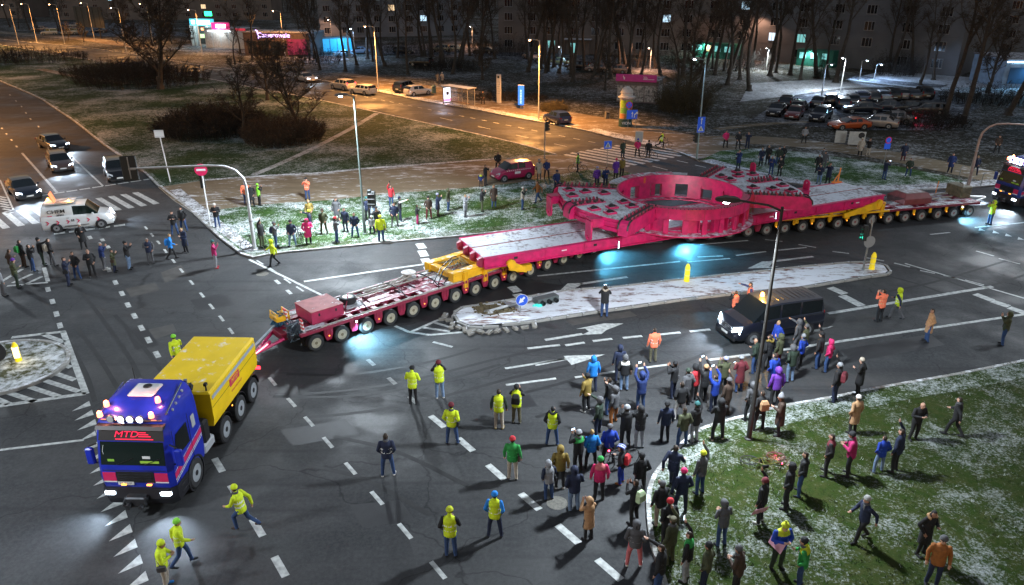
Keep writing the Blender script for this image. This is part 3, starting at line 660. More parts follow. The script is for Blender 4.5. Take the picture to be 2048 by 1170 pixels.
# work light under the trailer
def work_light(T, x, y, z, e, col=(.55, .82, 1.0), tgt=(0, -1.1, -1)):
    b = MB(); b.cbox((x, y, z), (.12, .08, .10), .01); h = b.build('work_light', BLK, T)
    b = MB(); b.box((x, y - .042, z - .01), (.09, .01, .07)); b.build('lens', LEDW, h)
    spot('work_light_beam', (x, y - .07, z - .02), (x + tgt[0], y - .07 + tgt[1], z + tgt[2]), e, col, 125, .7, .05, T)
work_light(FT, AX * 1.55, -1.46, .90, 700, (.34, .74, 1), (.2, -.5, -1))
work_light(FT, AX * 14.6, -1.46, .80, 560, (.12, .62, 1)); work_light(RT, AX * -.35, -1.46, .85, 700, (.12, .62, 1)); work_light(RT, AX * 15.4, -1.46, .86, 600, (.25, .68, 1), (.6, -1, -1))
# orange glow of the LED column beside the hinge
def led_column(T, x, y, z):
    b = MB(); b.box((x, y, z), (.06, .05, .5)); c = b.build('led_column', BLK, T)
    for k in range(4): b = MB(); b.box((x, y - .03, z - .18 + k * .12), (.05, .02, .06)); b.build('led', emat('led_white', (.6, .8, 1), 5), c)

# winch and cable gear on the front trailer
b = MB(); b.lathe([(.42, 0), (.42, .07), (.15, .09), (.15, .26), (.40, .28), (.40, .34)], 20, (6.9, .85, 1.2)); b.tube([(6.9, .85, 1.45), (5.5, .7, 1.22), (4.0, .75, 1.22)], .06); b.tube([(6.9, .6, 1.4), (5.2, .4, 1.22), (3.6, .4, 1.22)], .05)
b.build('cable_winch', strap, FT)
b = MB(); b.tube([(7.6, -.9, 1.2), (8.2, -.5, 1.6), (9.1, -.3, 2.0), (9.6, -.1, 1.9)], .035); b.tube([(7.4, -.7, 1.2), (8.3, -.2, 1.7), (9.3, 0, 2.05), (9.7, .2, 1.9)], .03); b.tube([(7.9, -1.0, 1.15), (8.6, -.7, 1.45), (9.2, -.6, 1.95)], .03); b.build('hose_run', BLK, FT)
sw = thing('spare_wheel', 'spare wheel lying flat on the front trailer behind the red locker', 'wheel', oF + tF * 2.75 + nF * .25 + Vector((0, 0, 1.16)), R(HF))
t_ = link('tyre', W_T[0], sw, (0, 0, .17)); t_.rotation_euler = (R(90), 0, 0); t_ = link('rim', W_T[1], sw, (0, 0, .17)); t_.rotation_euler = (R(-90), 0, 0)
b = MB(); b.tube([(-.5, -.6, -.02), (-.05, -.15, .42), (.1, .1, .42)], .03); b.build('clamp_bar', MAROON2, sw)

# ---- yellow bolsters between trailers and girder deck
def bolster(name, label, o, deg, x0, x1, legs, hinge=True):
    T = thing(name, label, 'bolster', o, R(deg)); L = x1 - x0
    for s in (-1, 1):
        b = MB(); b.cbox(((x0 + x1) / 2, s * 1.08, 1.40), (L, .46, .52), .02); b.build('side_box', YEL, T); b = MB(); b.box(((x0 + x1) / 2, s * 1.335, 1.52), (L - .2, .04, .10)); b.build('side_rib', YEL2, T)
    for x in (x0 + .25, (x0 * 2 + x1) / 3, (x0 + 2 * x1) / 3, x1 - .25):
        b = MB(); b.cbox((x, 0, 1.44), (.36, 1.76, .34), .02); b.build('cross_box', YEL, T)
    for x in legs:
        for s in (-1, 1):
            b = MB(); b.box((x, s * 1.36, 1.16), (.30, .10, .92)); b.box((x - .1, s * 1.43, 1.16), (.03, .05, .9)); b.box((x + .1, s * 1.43, 1.16), (.03, .05, .9)); b.build('leg_plate', YEL2, T)
    b = MB(); b.lathe([(.75, 1.45), (.75, 1.62), (.42, 1.66), (.42, 1.95)], 24, ((x0 + x1) / 2 + .4, 0, 0)); b.build('turntable', YEL, T)
    b = MB()
    for k in range(7): b.tube([(x0 + .5 + k * .2, -.5, 1.62), (x0 + .9 + k * .14, .1, 1.74), (x0 + .5 + k * .24, .7, 1.62)], .025, 5)
    b.build('hose_run', M('yellowish_hose', (.25, .2, .08), .5), T)
    return T
BF = bolster('bolster', 'yellow steel bolster carrying the front end of the magenta girder deck', oF, HF, AX * 5.95, AX * 11.1, (AX * 6.5, AX * 7.5, AX * 8.5, AX * 9.5, AX * 10.5))
BR = bolster('bolster', 'yellow steel bolster under the rear end of the magenta girder deck', oR, HR_, AX * 5.5, AX * 10.7, (AX * 5.6, AX * 6.5, AX * 7.5, AX * 8.5, AX * 9.5, AX * 10.5))
for s in (-1, 1):
    b = MB(); b.cbox((AX * 6.6, s * 1.47, 1.06), (AX * 8.6, .06, .13), .01); b.build('yellow_rail', YEL2, RT)

# ---- magenta girder deck
dFN, dFF, dRN, dRF = Vector((-1.65, 38.08, 0)), Vector((-2.95, 41.75, 0)), Vector((25.9, 50.9, 0)), Vector((24.45, 54.3, 0))
dl = ((dRN - dFN).normalized() + (dRF - dFF).normalized()).normalized(); DH = math.atan2(dl.y, dl.x); dn = Vector((-dl.y, dl.x, 0))
dc = (dFN + dFF) / 2; DL = (dRN - dFN).dot(dl); DW = 3.75
DK = thing('girder_deck', 'long magenta girder deck with snow on top carrying the big ring', 'girder', dc, DH)
ZT, ZB = 2.22, 1.60
for s in (-1, 1):
    b = MB(); b.cbox((DL / 2, s * (DW / 2 - .09), (ZT + ZB) / 2), (DL, .18, ZT - ZB), .012); b.box((DL / 2, s * (DW / 2 - .02), ZB + .03), (DL, .3, .06)); b.box((DL / 2, s * (DW / 2 - .02), ZT - .03), (DL - .02, .24, .05))
    g_ = b.build('side_girder', PINK, DK)
    for k in range(12):
        x = 1.2 + k * (DL - 2.4) / 11
        b = MB(); b.box((x, s * (DW / 2 + .015), (ZT + ZB) / 2), (.06, .05, ZT - ZB - .12)); b.build('stiffener', PINK, g_)
        if k % 2 == 0: b = MB(); b.box((x + .7, s * (DW / 2 + .004), ZB + .36), (.22, .02, .14)); b.build('lashing_slot', BLK, g_)
        if k % 3 == 1: b = MB(); b.box((x + 1.2, s * (DW / 2 + .006), ZB + .34), (.32, .012, .06)); b.build('name_plate', WHT, g_)
for k in range(6):
    for s in (-1, 1):
        x0, x1 = k * DL / 6 + .02, (k + 1) * DL / 6 - .02
        b = MB(); b.cbox(((x0 + x1) / 2, s * (DW / 4 - .035), ZT - .02), (x1 - x0, DW / 2 - .23, .05), .008); b.build('deck_plate', DECKS, DK)
b = MB(); b.box((DL / 2, 0, ZT - .06), (DL - .05, .10, .12)); b.build('centre_rail', M('rust_rail', (.30, .05, .03), .6, var=.4, vs=3), DK)
for k in range(9): b = MB(); b.box((1.5 + k * (DL - 3) / 8, 0, ZB + .2), (.2, DW - .4, .3)); b.build('cross_girder', PINK, DK)
for k in range(4):
    y = -DW / 2 + .35 + k * (DW - .7) / 3
    b = MB(); b.loft([[(-.02, y - .16, ZT - .02), (-.02, y + .16, ZT - .02), (-.02, y + .16, ZB), (-.02, y - .16, ZB)], [(-.28, y - .10, ZT - .15), (-.28, y + .10, ZT - .15), (-.28, y + .10, ZB + .1), (-.28, y - .10, ZB + .1)]]); b.build('end_lug', MAROON2, DK)
b = MB(); b.box((0.06, 0, (ZT + ZB) / 2), (.12, DW - .38, ZT - ZB - .06)); b.build('end_plate', PINK, DK)
# yellow hinge arms at both ends
for x, d in ((1.6, 1), (DL - .6, -1)):
    for s in (-1, 1):
        b = MB(); L = .9 if d > 0 else 3.2
        b.loft([[(x + d * -.2, s * (DW / 2 + .06), ZB - .25), (x + d * L, s * (DW / 2 + .06), ZB - .55), (x + d * L, s * (DW / 2 + .06), ZB - .25), (x + d * -.1, s * (DW / 2 + .06), ZB + .28)], [(x + d * -.2, s * (DW / 2 + .2), ZB - .25), (x + d * L, s * (DW / 2 + .2), ZB - .55), (x + d * L, s * (DW / 2 + .2), ZB - .25), (x + d * -.1, s * (DW / 2 + .2), ZB + .28)]])
        b.lathe([(.26, DW / 2 + .05), (.26, DW / 2 + .24)] if s > 0 else [(.26, -DW / 2 - .24), (.26, -DW / 2 - .05)], 20, (x - d * .05, 0, ZB + .1), 'Y'); b.build('hinge_arm', YEL2, DK)
    b = MB(); b.box((x + d * .9, 0, ZB - .42), (.9, DW - .2, .36)); b.build('hinge_beam', YEL2, DK)
led_column(DK, 8.55, -DW / 2 - .06, 1.75); led_column(DK, DL - 9.9, -DW / 2 - .06, 2.0)
# striped boards and straps across the front of the deck
b = MB()
for k in range(5): b.cur = k % 2; b.box((9.2, DW / 2 + 1.0 + k * .0, 2.55 + k * .11), (.05, .3, .115))
b.build('striped_marker_board', [WHT, REDW], DK)
b = MB(); b.tube([(9.2, DW / 2 + 1.0, 2.5), (8.6, DW / 2, 2.28), (8.3, 0, 2.3), (8.2, -DW / 2, 2.28)], .035); b.tube([(9.45, DW / 2 + 1.0, 2.5), (8.9, DW / 2, 2.28), (8.6, 0, 2.3), (8.5, -DW / 2, 2.28)], .03); b.build('marker_pole', M('galvanised', (.35, .36, .36), .45, .7, var=.3, vs=6), DK)
b = MB(); b.tube([(DL + .1 - .5, DW / 2 + .1, 2.2), (DL - .3, DW / 2 + .1, 3.3)], .05); b.tube([(DL - .9, DW / 2 + .1, 2.2), (DL - .35, DW / 2 + .1, 2.9)], .04); b.box((DL - .5, DW / 2 + .1, 2.25), (.7, .3, .1)); b.build('orange_mast', M('orange_paint', (.75, .22, .03), .5), DK)
b = MB()
for i in range(14): a = i / 14; b.box((9.5 + i * .14, -DW / 2 + .12 + .02 * math.sin(i * 2), 2.27), (.12, .05, .05), i * .9)
b.build('lashing_chain', DSTEEL, DK)
b = MB(); b.tube([(11.2, -1.4, 2.25), (10.6, -1.2, 3.0)], .02); b.tube([(8.4, -1.7, 2.25), (10.0, -.2, 2.3), (11.2, .8, 3.2)], .02); b.build('lashing_rope', DSTEEL, DK)
for x, y, z in ((DL - 9.6, -1.2, 2.34),):
    b = MB(); b.cbox((x, y, z), (.14, .14, .14), .02); h = b.build('work_light', BLK, DK); b = MB(); b.box((x + .075, y, z), (.01, .1, .1)); b.build('lens', LEDW, h)
    spot('work_light_beam', (x + .1, y, z + .02), (x + 3, y + 1, z - .2), 70, (.8, .92, 1), 140, .6, .05, DK)
b = MB(); b.cbox((9.6, .9, 2.38), (.14, .14, .14), .02); h = b.build('work_light', BLK, DK); b = MB(); b.box((9.52, .9, 2.38), (.01, .1, .1)); b.build('lens', LEDW, h)
spot('work_light_beam', (9.45, .9, 2.40), (7.4, 1.4, 2.2), 16, (.6, .8, 1), 150, .6, .05, DK)
spot('work_light_beam', (9.75, .9, 2.40), (12.5, .6, 3.0), 40, (.75, .85, 1), 150, .6, .05, DK)

# lamp left standing on the deck inside the ring
rl = Matrix.Rotation(-DH, 4, 'Z') @ (Vector((10.0, 45.6, 0)) - Vector((dc.x, dc.y, 0)))
b = MB(); b.cbox((rl.x, rl.y, 2.36), (.2, .16, .2), .02); b.box((rl.x, rl.y, 2.26), (.3, .2, .04)); h = b.build('work_light', BLK, DK); b = MB(); b.box((rl.x + .105, rl.y, 2.37), (.012, .14, .14)); b.build('lens', LEDW, h)
spot('work_light_beam', (rl.x + .16, rl.y, 2.42), (rl.x + 3, rl.y - .3, 2.5), 130, (1, .93, .95), 165, .5, .08, DK); spot('work_light_beam', (rl.x, rl.y, 2.62), (rl.x - .6, rl.y + .4, 2.2), 22, (1, .95, .97), 170, .5, .08, DK)
# ---- rear trailer equipment
b = MB(); x0 = AX * 12.1
b.loft([[(x0, -.9, 1.15), (x0 + 2.3, -.9, 1.15), (x0 + 2.3, .9, 1.15), (x0, .9, 1.15)], [(x0, -.9, 1.55), (x0 + 2.3, -.9, 1.55), (x0 + 2.3, .9, 1.55), (x0, .9, 1.55)], [(x0 + .35, -.55, 1.85), (x0 + 2.2, -.55, 1.85), (x0 + 2.2, .55, 1.85), (x0 + .35, .55, 1.85)]]); lk = b.build('locker', M('locker_red', (.20, .045, .045), .5, var=.3, vs=2), RT)
b = MB(); b.cbox((x0 + 1.25, 0, 1.865), (1.6, .9, .03), .01); b.build('lid', M('locker_lid_pale', (.42, .36, .34), .7, var=.3, vs=3, snow=.4), lk)
GENM = M('generator_olive', (.16, .14, .09), .6, var=.5, vs=4)
b = MB(); b.cbox((AX * 16 + .35, .35, 1.55), (.9, 1.5, .85), .04)
for k in range(6): b.box((AX * 16 + .35, -.42 - .005 * k, 1.25 + k * .12), (.8, .05, .05))
b.tube([(AX * 16 + .1, -.3, 1.9), (AX * 16 + .3, 0, 2.1), (AX * 16 + .6, .6, 2.05)], .05); b.build('generator', GENM, RT)
rg = random.Random(4)
for k in range(7):
    b = MB(); x = AX * 14 + rg.uniform(0, 2.4); y = rg.uniform(-.2, 1.1); b.cbox((x, y, 1.2), (rg.uniform(.7, 1.5), .14, .10), .02); b.build('stacked_beam', strap, RT)
b = MB()
for k in range(9): b.tube([(AX * 11 + k * .1, -.8 + k * .18, 1.2), (AX * 11.7 + k * .06, -.6 + k * .15, 1.5), (AX * 12.2, -.7 + k * .18, 1.6)], .02, 5)
b.build('hose_bundle', BLK, RT)
b = MB(); b.cyl((AX * 15.4, 1.2, 1.1), (AX * 15.45, 1.2, 2.1), .03); b.build('orange_rod', M('orange_paint'), RT)
b = MB(); b.cbox((AX * 10.9, .2, 1.26), (.14, .14, .14), .02); h = b.build('work_light', BLK, RT); b = MB(); b.box((AX * 10.9 - .02, .12, 1.27), (.1, .01, .1)); b.build('lens', LEDW, h)
spot('work_light_beam', (AX * 10.9, .05, 1.3), (AX * 10.9 + 1, -1.2, 1.05), 30, (.55, .8, 1), 150, .6, .05, RT)
b = MB(); b.tube([(AX * 16 + .8, .9, .9), (AX * 16 + 3.2, .6, .75)], .08, 8); b.tube([(AX * 16 + .8, -.6, .8), (AX * 16 + 3.2, .5, .75)], .06, 8); b.build('drawbar', WHT, RT)

# ---- the load: tunnelling machine cutterhead centre piece
LC = Vector((10.6, 46.15, 0)); LH = 22.0
CH = thing('cutterhead', 'huge magenta steel ring with two toothed wings lying on the girder deck', 'cutterhead', LC, R(LH))
Z0, Z1, RI = ZT + .012, 3.86, 3.85
def arc(r, a0, a1, n, z): return [(r * math.cos(R(a0 + (a1 - a0) * k / n)), r * math.sin(R(a0 + (a1 - a0) * k / n)), z) for k in range(n + 1)]
def annulus(mb, r0, r1, z0, z1, a0=0, a1=360, n=72):
    ring = [[(r * math.cos(R(a)), r * math.sin(R(a)), z) for r, z in ((r0, z0), (r1, z0), (r1, z1), (r0, z1))] for a in [a0 + (a1 - a0) * k / n for k in range(n + 1)]]
    mb.loft(ring, cap=abs(a1 - a0) < 359)
ZW0, ZW1 = 2.40, 3.26         # window sill and head
b = MB(); annulus(b, RI, RI + .11, ZW1, Z1); rw = b.build('ring_wall', PINK, CH, True)
b = MB(); annulus(b, RI, RI + .11, Z0 + .07, ZW0); b.build('ring_sill', PINK, CH, True)
wn = 14
for k in range(wn):
    b = MB(); annulus(b, RI, RI + .11, ZW0, ZW1, k * 360 / 14 + 15 - 6.5, k * 360 / 14 + 15 + 6.5, 6); b.build('ring_pier', PINK, CH, True)
    for s in (-6.5, 6.5):
        a = R(k * 360 / 14 + 15 + s); b = MB(); M4 = Matrix.Rotation(a, 3, 'Z'); b.box((math.cos(a) * (RI + .28), math.sin(a) * (RI + .28), (ZW0 + ZW1) / 2), (.33, .05, ZW1 - ZW0), a); b.build('web_plate', PINK, CH)
b = MB(); annulus(b, 3.42, 4.66, Z0, Z0 + .07); b.build('bottom_flange', PINKS, CH)
b = MB(); annulus(b, 4.26, 4.33, ZW1 - .06, Z1 - .03, 208, 332, 40); b.build('outer_shell', PINK, CH, True); b = MB(); annulus(b, RI + .112, 4.34, Z1 - .028, Z1 - .004, 208, 332, 40); b.build('top_cover', PINK, CH); b = MB(); annulus(b, RI + .112, 4.255, ZW1 - .05, ZW1 - .01, 208, 332, 40); b.build('shelf', PINK, CH)
for a in list(range(212, 335, 15)) + [65, 80, 95, 110]:
    ar = R(a); b = MB(); b.box((4.29 * math.cos(ar), 4.29 * math.sin(ar), (Z0 + ZW1) / 2 + .005), (.09, .30, ZW1 - Z0 - .19), ar); b.build('outer_post', PINK, CH)
for a in (70, 88, 105): 
    ar = R(a); b = MB(); b.box(((RI + .4) * math.cos(ar), (RI + .4) * math.sin(ar), Z1 - .03), (.8, 1.1, .1), ar); b.build('rim_bracket', PINKS, CH)
b = MB(); annulus(b, RI + .11, RI + .85, Z1 - .12, Z1 - .02, 50, 132, 30); b.build('back_plate', PLATES, CH)
for k in range(4): a = R(232 + k * 27); b = MB(); b.box(((RI + .13) * math.cos(a), (RI + .13) * math.sin(a), Z1 - .06), (.06, .34, .10), a); b.build('rim_bracket', PINK, CH)
bo = MB(); bo.cyl((0, 0, 0), (0, 0, .04), .035, n=6); bome = bo.mesh('bolt', DSTEEL)
for k in range(40):
    a = R(210 + 3 * k); link('bolt', bome, CH, (4.30 * math.cos(a), 4.30 * math.sin(a), Z1 - .004))
for k in range(9):
    a = R(214 + 14 * k); b = MB(); b.box((4.333 * math.cos(a), 4.333 * math.sin(a), (ZW1 + Z1) / 2 - .04), (.012, .03, Z1 - ZW1 - .02), a); b.build('weld_seam', M('weld_grey', (.42, .03, .08), .5, var=.5, vs=20), CH)
# yellow-orange painted weld marks on the wall
ow = M('orange_mark', (.75, .16, .03), .5, var=.4, vs=20)
for a, r_ in ((281, RI + .116), (93, RI - .006)):
    b = MB(); ar = R(a); b.box((r_ * math.cos(ar), r_ * math.sin(ar), Z1 - .28), (.008, .16, .4), ar); b.build('paint_mark', ow, CH)
# wings
SNOWP = PLATES; TOOTH = M('cutter_tooth_steel', (.10, .07, .07), .5, .5, var=.4, vs=6)
tm = MB(); tm.loft([[(-.075, -.05, 0), (.075, -.05, 0), (.075, .05, 0), (-.075, .05, 0)], [(-.075, -.06, .12), (.075, -.06, .12), (.075, .06, .12), (-.075, .06, .12)], [(-.05, .03, .22), (.05, .03, .22), (.05, .06, .22), (-.05, .06, .22)]]); tme = tm.mesh('cutter_tooth', M('tooth_frosted', (.34, .03, .07), .5, var=.4, vs=9, snow=.5))
tm2 = MB(); tm2.box((0, 0, .07), (.12, .09, .16)); tm2.box((0, .06, .12), (.10, .05, .1)); tme2 = tm2.mesh('cutter_tooth_dark', TOOTH)
hm = MB(); hm.cur = 0; hm.box((0, -.24, .06), (.62, .06, .13)); hm.box((0, .24, .06), (.62, .06, .13)); hm.box((-.28, 0, .06), (.06, .42, .13)); hm.box((.28, 0, .06), (.06, .42, .13)); hm.cur = 1
hm.lathe([(.17, -.12), (.17, .12)], 14, (0, 0, .08), 'Y'); hm.box((0, 0, .02), (.46, .36, .02)); hme = hm.mesh('cutter_housing', [PINKS, BLK])
def spoke(par, ang, r0, r1, w, closed_end=True, zt=3.82, depth=.80):
    """radial bar: raised box with two rows of cutter teeth and a rounded end"""
    M4 = Matrix.Rotation(R(ang), 4, 'Z')
    b = MB(); ring = lambda x, zb, zz, ww: [M4 @ Vector((x, -ww, zb)), M4 @ Vector((x, ww, zb)), M4 @ Vector((x, ww, zz)), M4 @ Vector((x, -ww, zz))]
    b.loft([ring(r0, zt - depth, zt + .02, w), ring(r1 - .35, zt - depth, zt + .02, w), ring(r1 - .12, zt - depth, zt - .10, w), ring(r1, zt - depth, zt - .34, w)])
    sp = b.build('spoke', PINK, par)
    b = MB(); b.loft([ring(r0, zt + .021, zt + .04, w * .45), ring(r1 - .4, zt + .021, zt + .04, w * .45)]); b.build('slot_plate', BLK if w > .2 else PINKS, sp)
    n_ = int((r1 - r0 - .45) / .24)
    for s in (-1, 1):
        for k in range(n_):
            p = M4 @ Vector((r0 + .2 + k * .24, s * (w - .09), zt + .02)); t2 = link('cutter_tooth', tme if k % 2 else tme2, sp, p); t2.rotation_euler = (0, 0, R(ang) + (0 if s > 0 else math.pi)); t2.scale = (.8, .8, .8)
    b = MB(); Y = w * .98
    for s in (-1, 1):
        pts = [M4 @ Vector((r1 - .5, s * Y, zt + .06)), M4 @ Vector((r1 - .22, s * Y, zt + .0)), M4 @ Vector((r1 - .03, s * Y, zt - .18)), M4 @ Vector((r1 + .03, s * Y, zt - .42))]
        b.tube(pts, .05, 6)
    b.build('end_skid', BLK, sp); return sp
def wing(sgn, rot):
    base = 180 + rot if sgn < 0 else rot
    A0, A1, RO = base - 33, base + 33, 7.7
    wp = MB(); ri = arc(RI + .12, A0, A1, 12, 0); mids = [(RO * math.cos(R(a)) , RO * math.sin(R(a)), 0) for a in (A1, A1 - 11, base + 8, base - 8, A0 + 11, A0)]
    poly = [p[:2] for p in ri] + [p[:2] for p in mids]
    n_ = len(poly); b = MB(); tri_poly(b, poly, 3.80); b.build('wing_plate', SNOWP, CH)
    b = MB()
    for i in range(n_ - 0):
        p, q = poly[i], poly[(i + 1) % n_]; b.quad((p[0], p[1], 3.05), (q[0], q[1], 3.05), (q[0], q[1], 3.797), (p[0], p[1], 3.797))
    tri_poly(b, poly, 3.05); b.build('wing_body', PINK, CH)
    # stepped outer rim
    for z, dr, h in ((3.12, .10, .20), (3.45, .06, .18)):
        m2 = [Vector(p).normalized() * (Vector(p).length + dr) for p in mids]; b = MB(); b.loft([[(p.x * .965, p.y * .965, z), (p.x, p.y, z), (p.x, p.y, z + h), (p.x * .965, p.y * .965, z + h)] for p in m2]); b.build('rim_band', PINK, CH)
    spoke(CH, A0, RI + .15, 8.0, .30); spoke(CH, A1, RI + .15, 8.0, .30); 
    sp = spoke(CH, base, RI + 1.7, 8.0, .42)
    # cutter housings, pockets
    for a, r_ in ((base - 13, 7.0), (base - 20, 6.0), (base - 15, 4.9), (base + 12, 7.1), (base + 21, 6.9), (base + 15, 6.0), (base + 22, 5.0), (base + 11, 4.7), (base - 24, 7.0)):
        h = link('cutter_housing', hme, CH, (r_ * math.cos(R(a)), r_ * math.sin(R(a)), 3.795), R(base))
    for a, r_, w_, d_ in ((base + 18, 4.4, .9, .3), (base - 24, 5.2, .9, .35), (base + 5, 4.5, .8, .25)):
        b = MB(); b.box((r_ * math.cos(R(a)), r_ * math.sin(R(a)), 3.808), (w_, d_, .02), R(base)); b.build('bare_patch', PINKS, CH)
    # brackets and lifting lugs on the outer edge
    for a in (A0 + 14, A1 - 14):
        ar = R(a); c = Vector((7.95 * math.cos(ar), 7.95 * math.sin(ar), 0)); Mz = Matrix.Rotation(R(base), 4, 'Z')
        b = MB()
        up = sgn > 0
        kk = .72 if up else 1; pts = [(x * kk, y * kk) for x, y in [(-.32, .55), (-.34, .2), (-.34, -.45), (-.22, -.62), (0, -.70), (.22, -.62), (.34, -.45), (.34, .2), (.32, .55)]]
        hole = [(.11 * kk * math.cos(k * math.pi / 6), -.42 * kk + .11 * kk * math.sin(k * math.pi / 6)) for k in range(12)]
        zc = 3.05 if not up else 3.85; f = 1 if not up else -1
        vs = []; nP = len(pts)
        for th in (-.05, .05):
            vs += [Mz @ Vector((.35 + th, p[0], 0)) + c + Vector((0, 0, zc + f * p[1])) for p in pts] + [Mz @ Vector((.35 + th, p[0], 0)) + c + Vector((0, 0, zc + f * p[1])) for p in hole]
        m_ = nP + 12; fs = []
        from mathutils.geometry import tessellate_polygon
        tr = tessellate_polygon([[Vector((p[0], p[1], 0)) for p in pts], [Vector((p[0], p[1], 0)) for p in hole[::-1]]])
        mp = list(range(nP)) + [nP + 11 - k for k in range(12)]
        for f3 in tr: fs.append(tuple(mp[i] for i in f3)); fs.append(tuple(mp[i] + m_ for i in f3[::-1]))
        for i in range(nP): fs.append((i, (i + 1) % nP, (i + 1) % nP + m_, i + m_))
        for i in range(12): j = (i + 1) % 12; fs.append((nP + i, nP + j, nP + j + m_, nP + i + m_))
        b.add(vs, fs); b.build('lifting_lug', PINK, CH)
        b = MB()
        for s in (-.36, .36):
            p0 = Mz @ Vector((-.25, s, 0)) + c; b.box((p0.x, p0.y, 3.45), (1.1, .07, .42), R(base))
        p0 = Mz @ Vector((-.1, 0, 0)) + c; b.box((p0.x, p0.y, 3.69), (1.0, .7, .06), R(base)); b.build('lug_bracket', PINK, CH)
wing(-1, 1); wing(1, 1)
# support beams under the ring, dunnage
for x in (-4.3, 4.3):
    b = MB(); b.cbox((x, 0, Z0 + .25), (.5, 3.0, .46), .02); b.build('support_block', M('timber', (.25, .17, .09), .8, var=.4, vs=3, snow=.3), CH)
# printed banner hanging on the front of the ring
def banner():
    a = R(330); c = Vector((4.55 * math.cos(a), 4.55 * math.sin(a), 0)); o = thing('banner', 'white and pink banner with blue lettering hung on the ring near its right wing', 'banner', Matrix.Rotation(R(LH), 4, 'Z') @ Vector((c.x, c.y, 0)) + LC + Vector((0, 0, 3.25)), R(LH) + a + math.pi / 2)
    b = MB(); b.loft([[(-.62, 0, -.62), (-.62, 0, .62)], [(-.2, -.03, -.62), (-.2, -.03, .62)], [(.25, .01, -.6), (.25, .01, .6)], [(.62, -.02, -.5), (.62, -.02, .66)]], cap=False, closed=False)
    cl = b.build('cloth', M('banner_cloth', (.62, .60, .64), .7, var=.2, vs=3), o)
    b = MB(); b.loft([[(-.6, -.012, -.6), (-.6, -.012, -.2)], [(-.2, -.042, -.6), (-.2, -.042, -.28)], [(.25, -.004, -.58), (.25, -.004, -.36)], [(.6, -.03, -.48), (.6, -.03, -.42)]], cap=False, closed=False); b.build('pink_band', M('banner_pink', (.6, .16, .30), .7), o)
    text('lettering', 'AV', .62, M('banner_blue', (.03, .07, .30), .6), o, (-.05, -.055, .22), (R(90), 0, 0), .004, shear=.25)
banner()
# ================================================================ TRUCKS
GLASS = M('tinted_glass', (.006, .008, .009), .07, 0, coat=.3)
GLASSG = M('greenish_glass', (.006, .013, .011), .06, 0, coat=.3)
CHROME = M('chrome', (.6, .6, .62), .15, 1)
HLON = emat('headlight_on', (.72, .86, 1), 5)
HLOFF = M('headlight_off', (.45, .47, .5), .15, .2)
TLON = emat('tail_light_on', (1, .03, .05), 2); TLOFF = M('tail_light_off', (.20, .01, .015), .25)
BEACON = emat('beacon_lit', (1, .22, .11), 1.7); AMBER = emat('amber_beacon_lit', (1, .42, .05), 7)
PLATE = M('number_plate', (.62, .62, .6), .5); CARBLK = M('grille_black', (.012, .012, .013), .45)
W_TRK = wheel_meshes(.53, .36, 'truck', M('truck_rim', (.42, .45, .48), .4, .3, var=.2, vs=6), DSTEEL)
W_CAR = wheel_meshes(.32, .21, 'car', M('alloy_rim', (.35, .36, .38), .35, .6, var=.2, vs=9), DSTEEL)
def lit_spot(par, loc, tgt, e, col=(.66, .82, 1), size=75): return spot('headlight_beam', loc, tgt, e, col, size + 20, .8, .06, par)

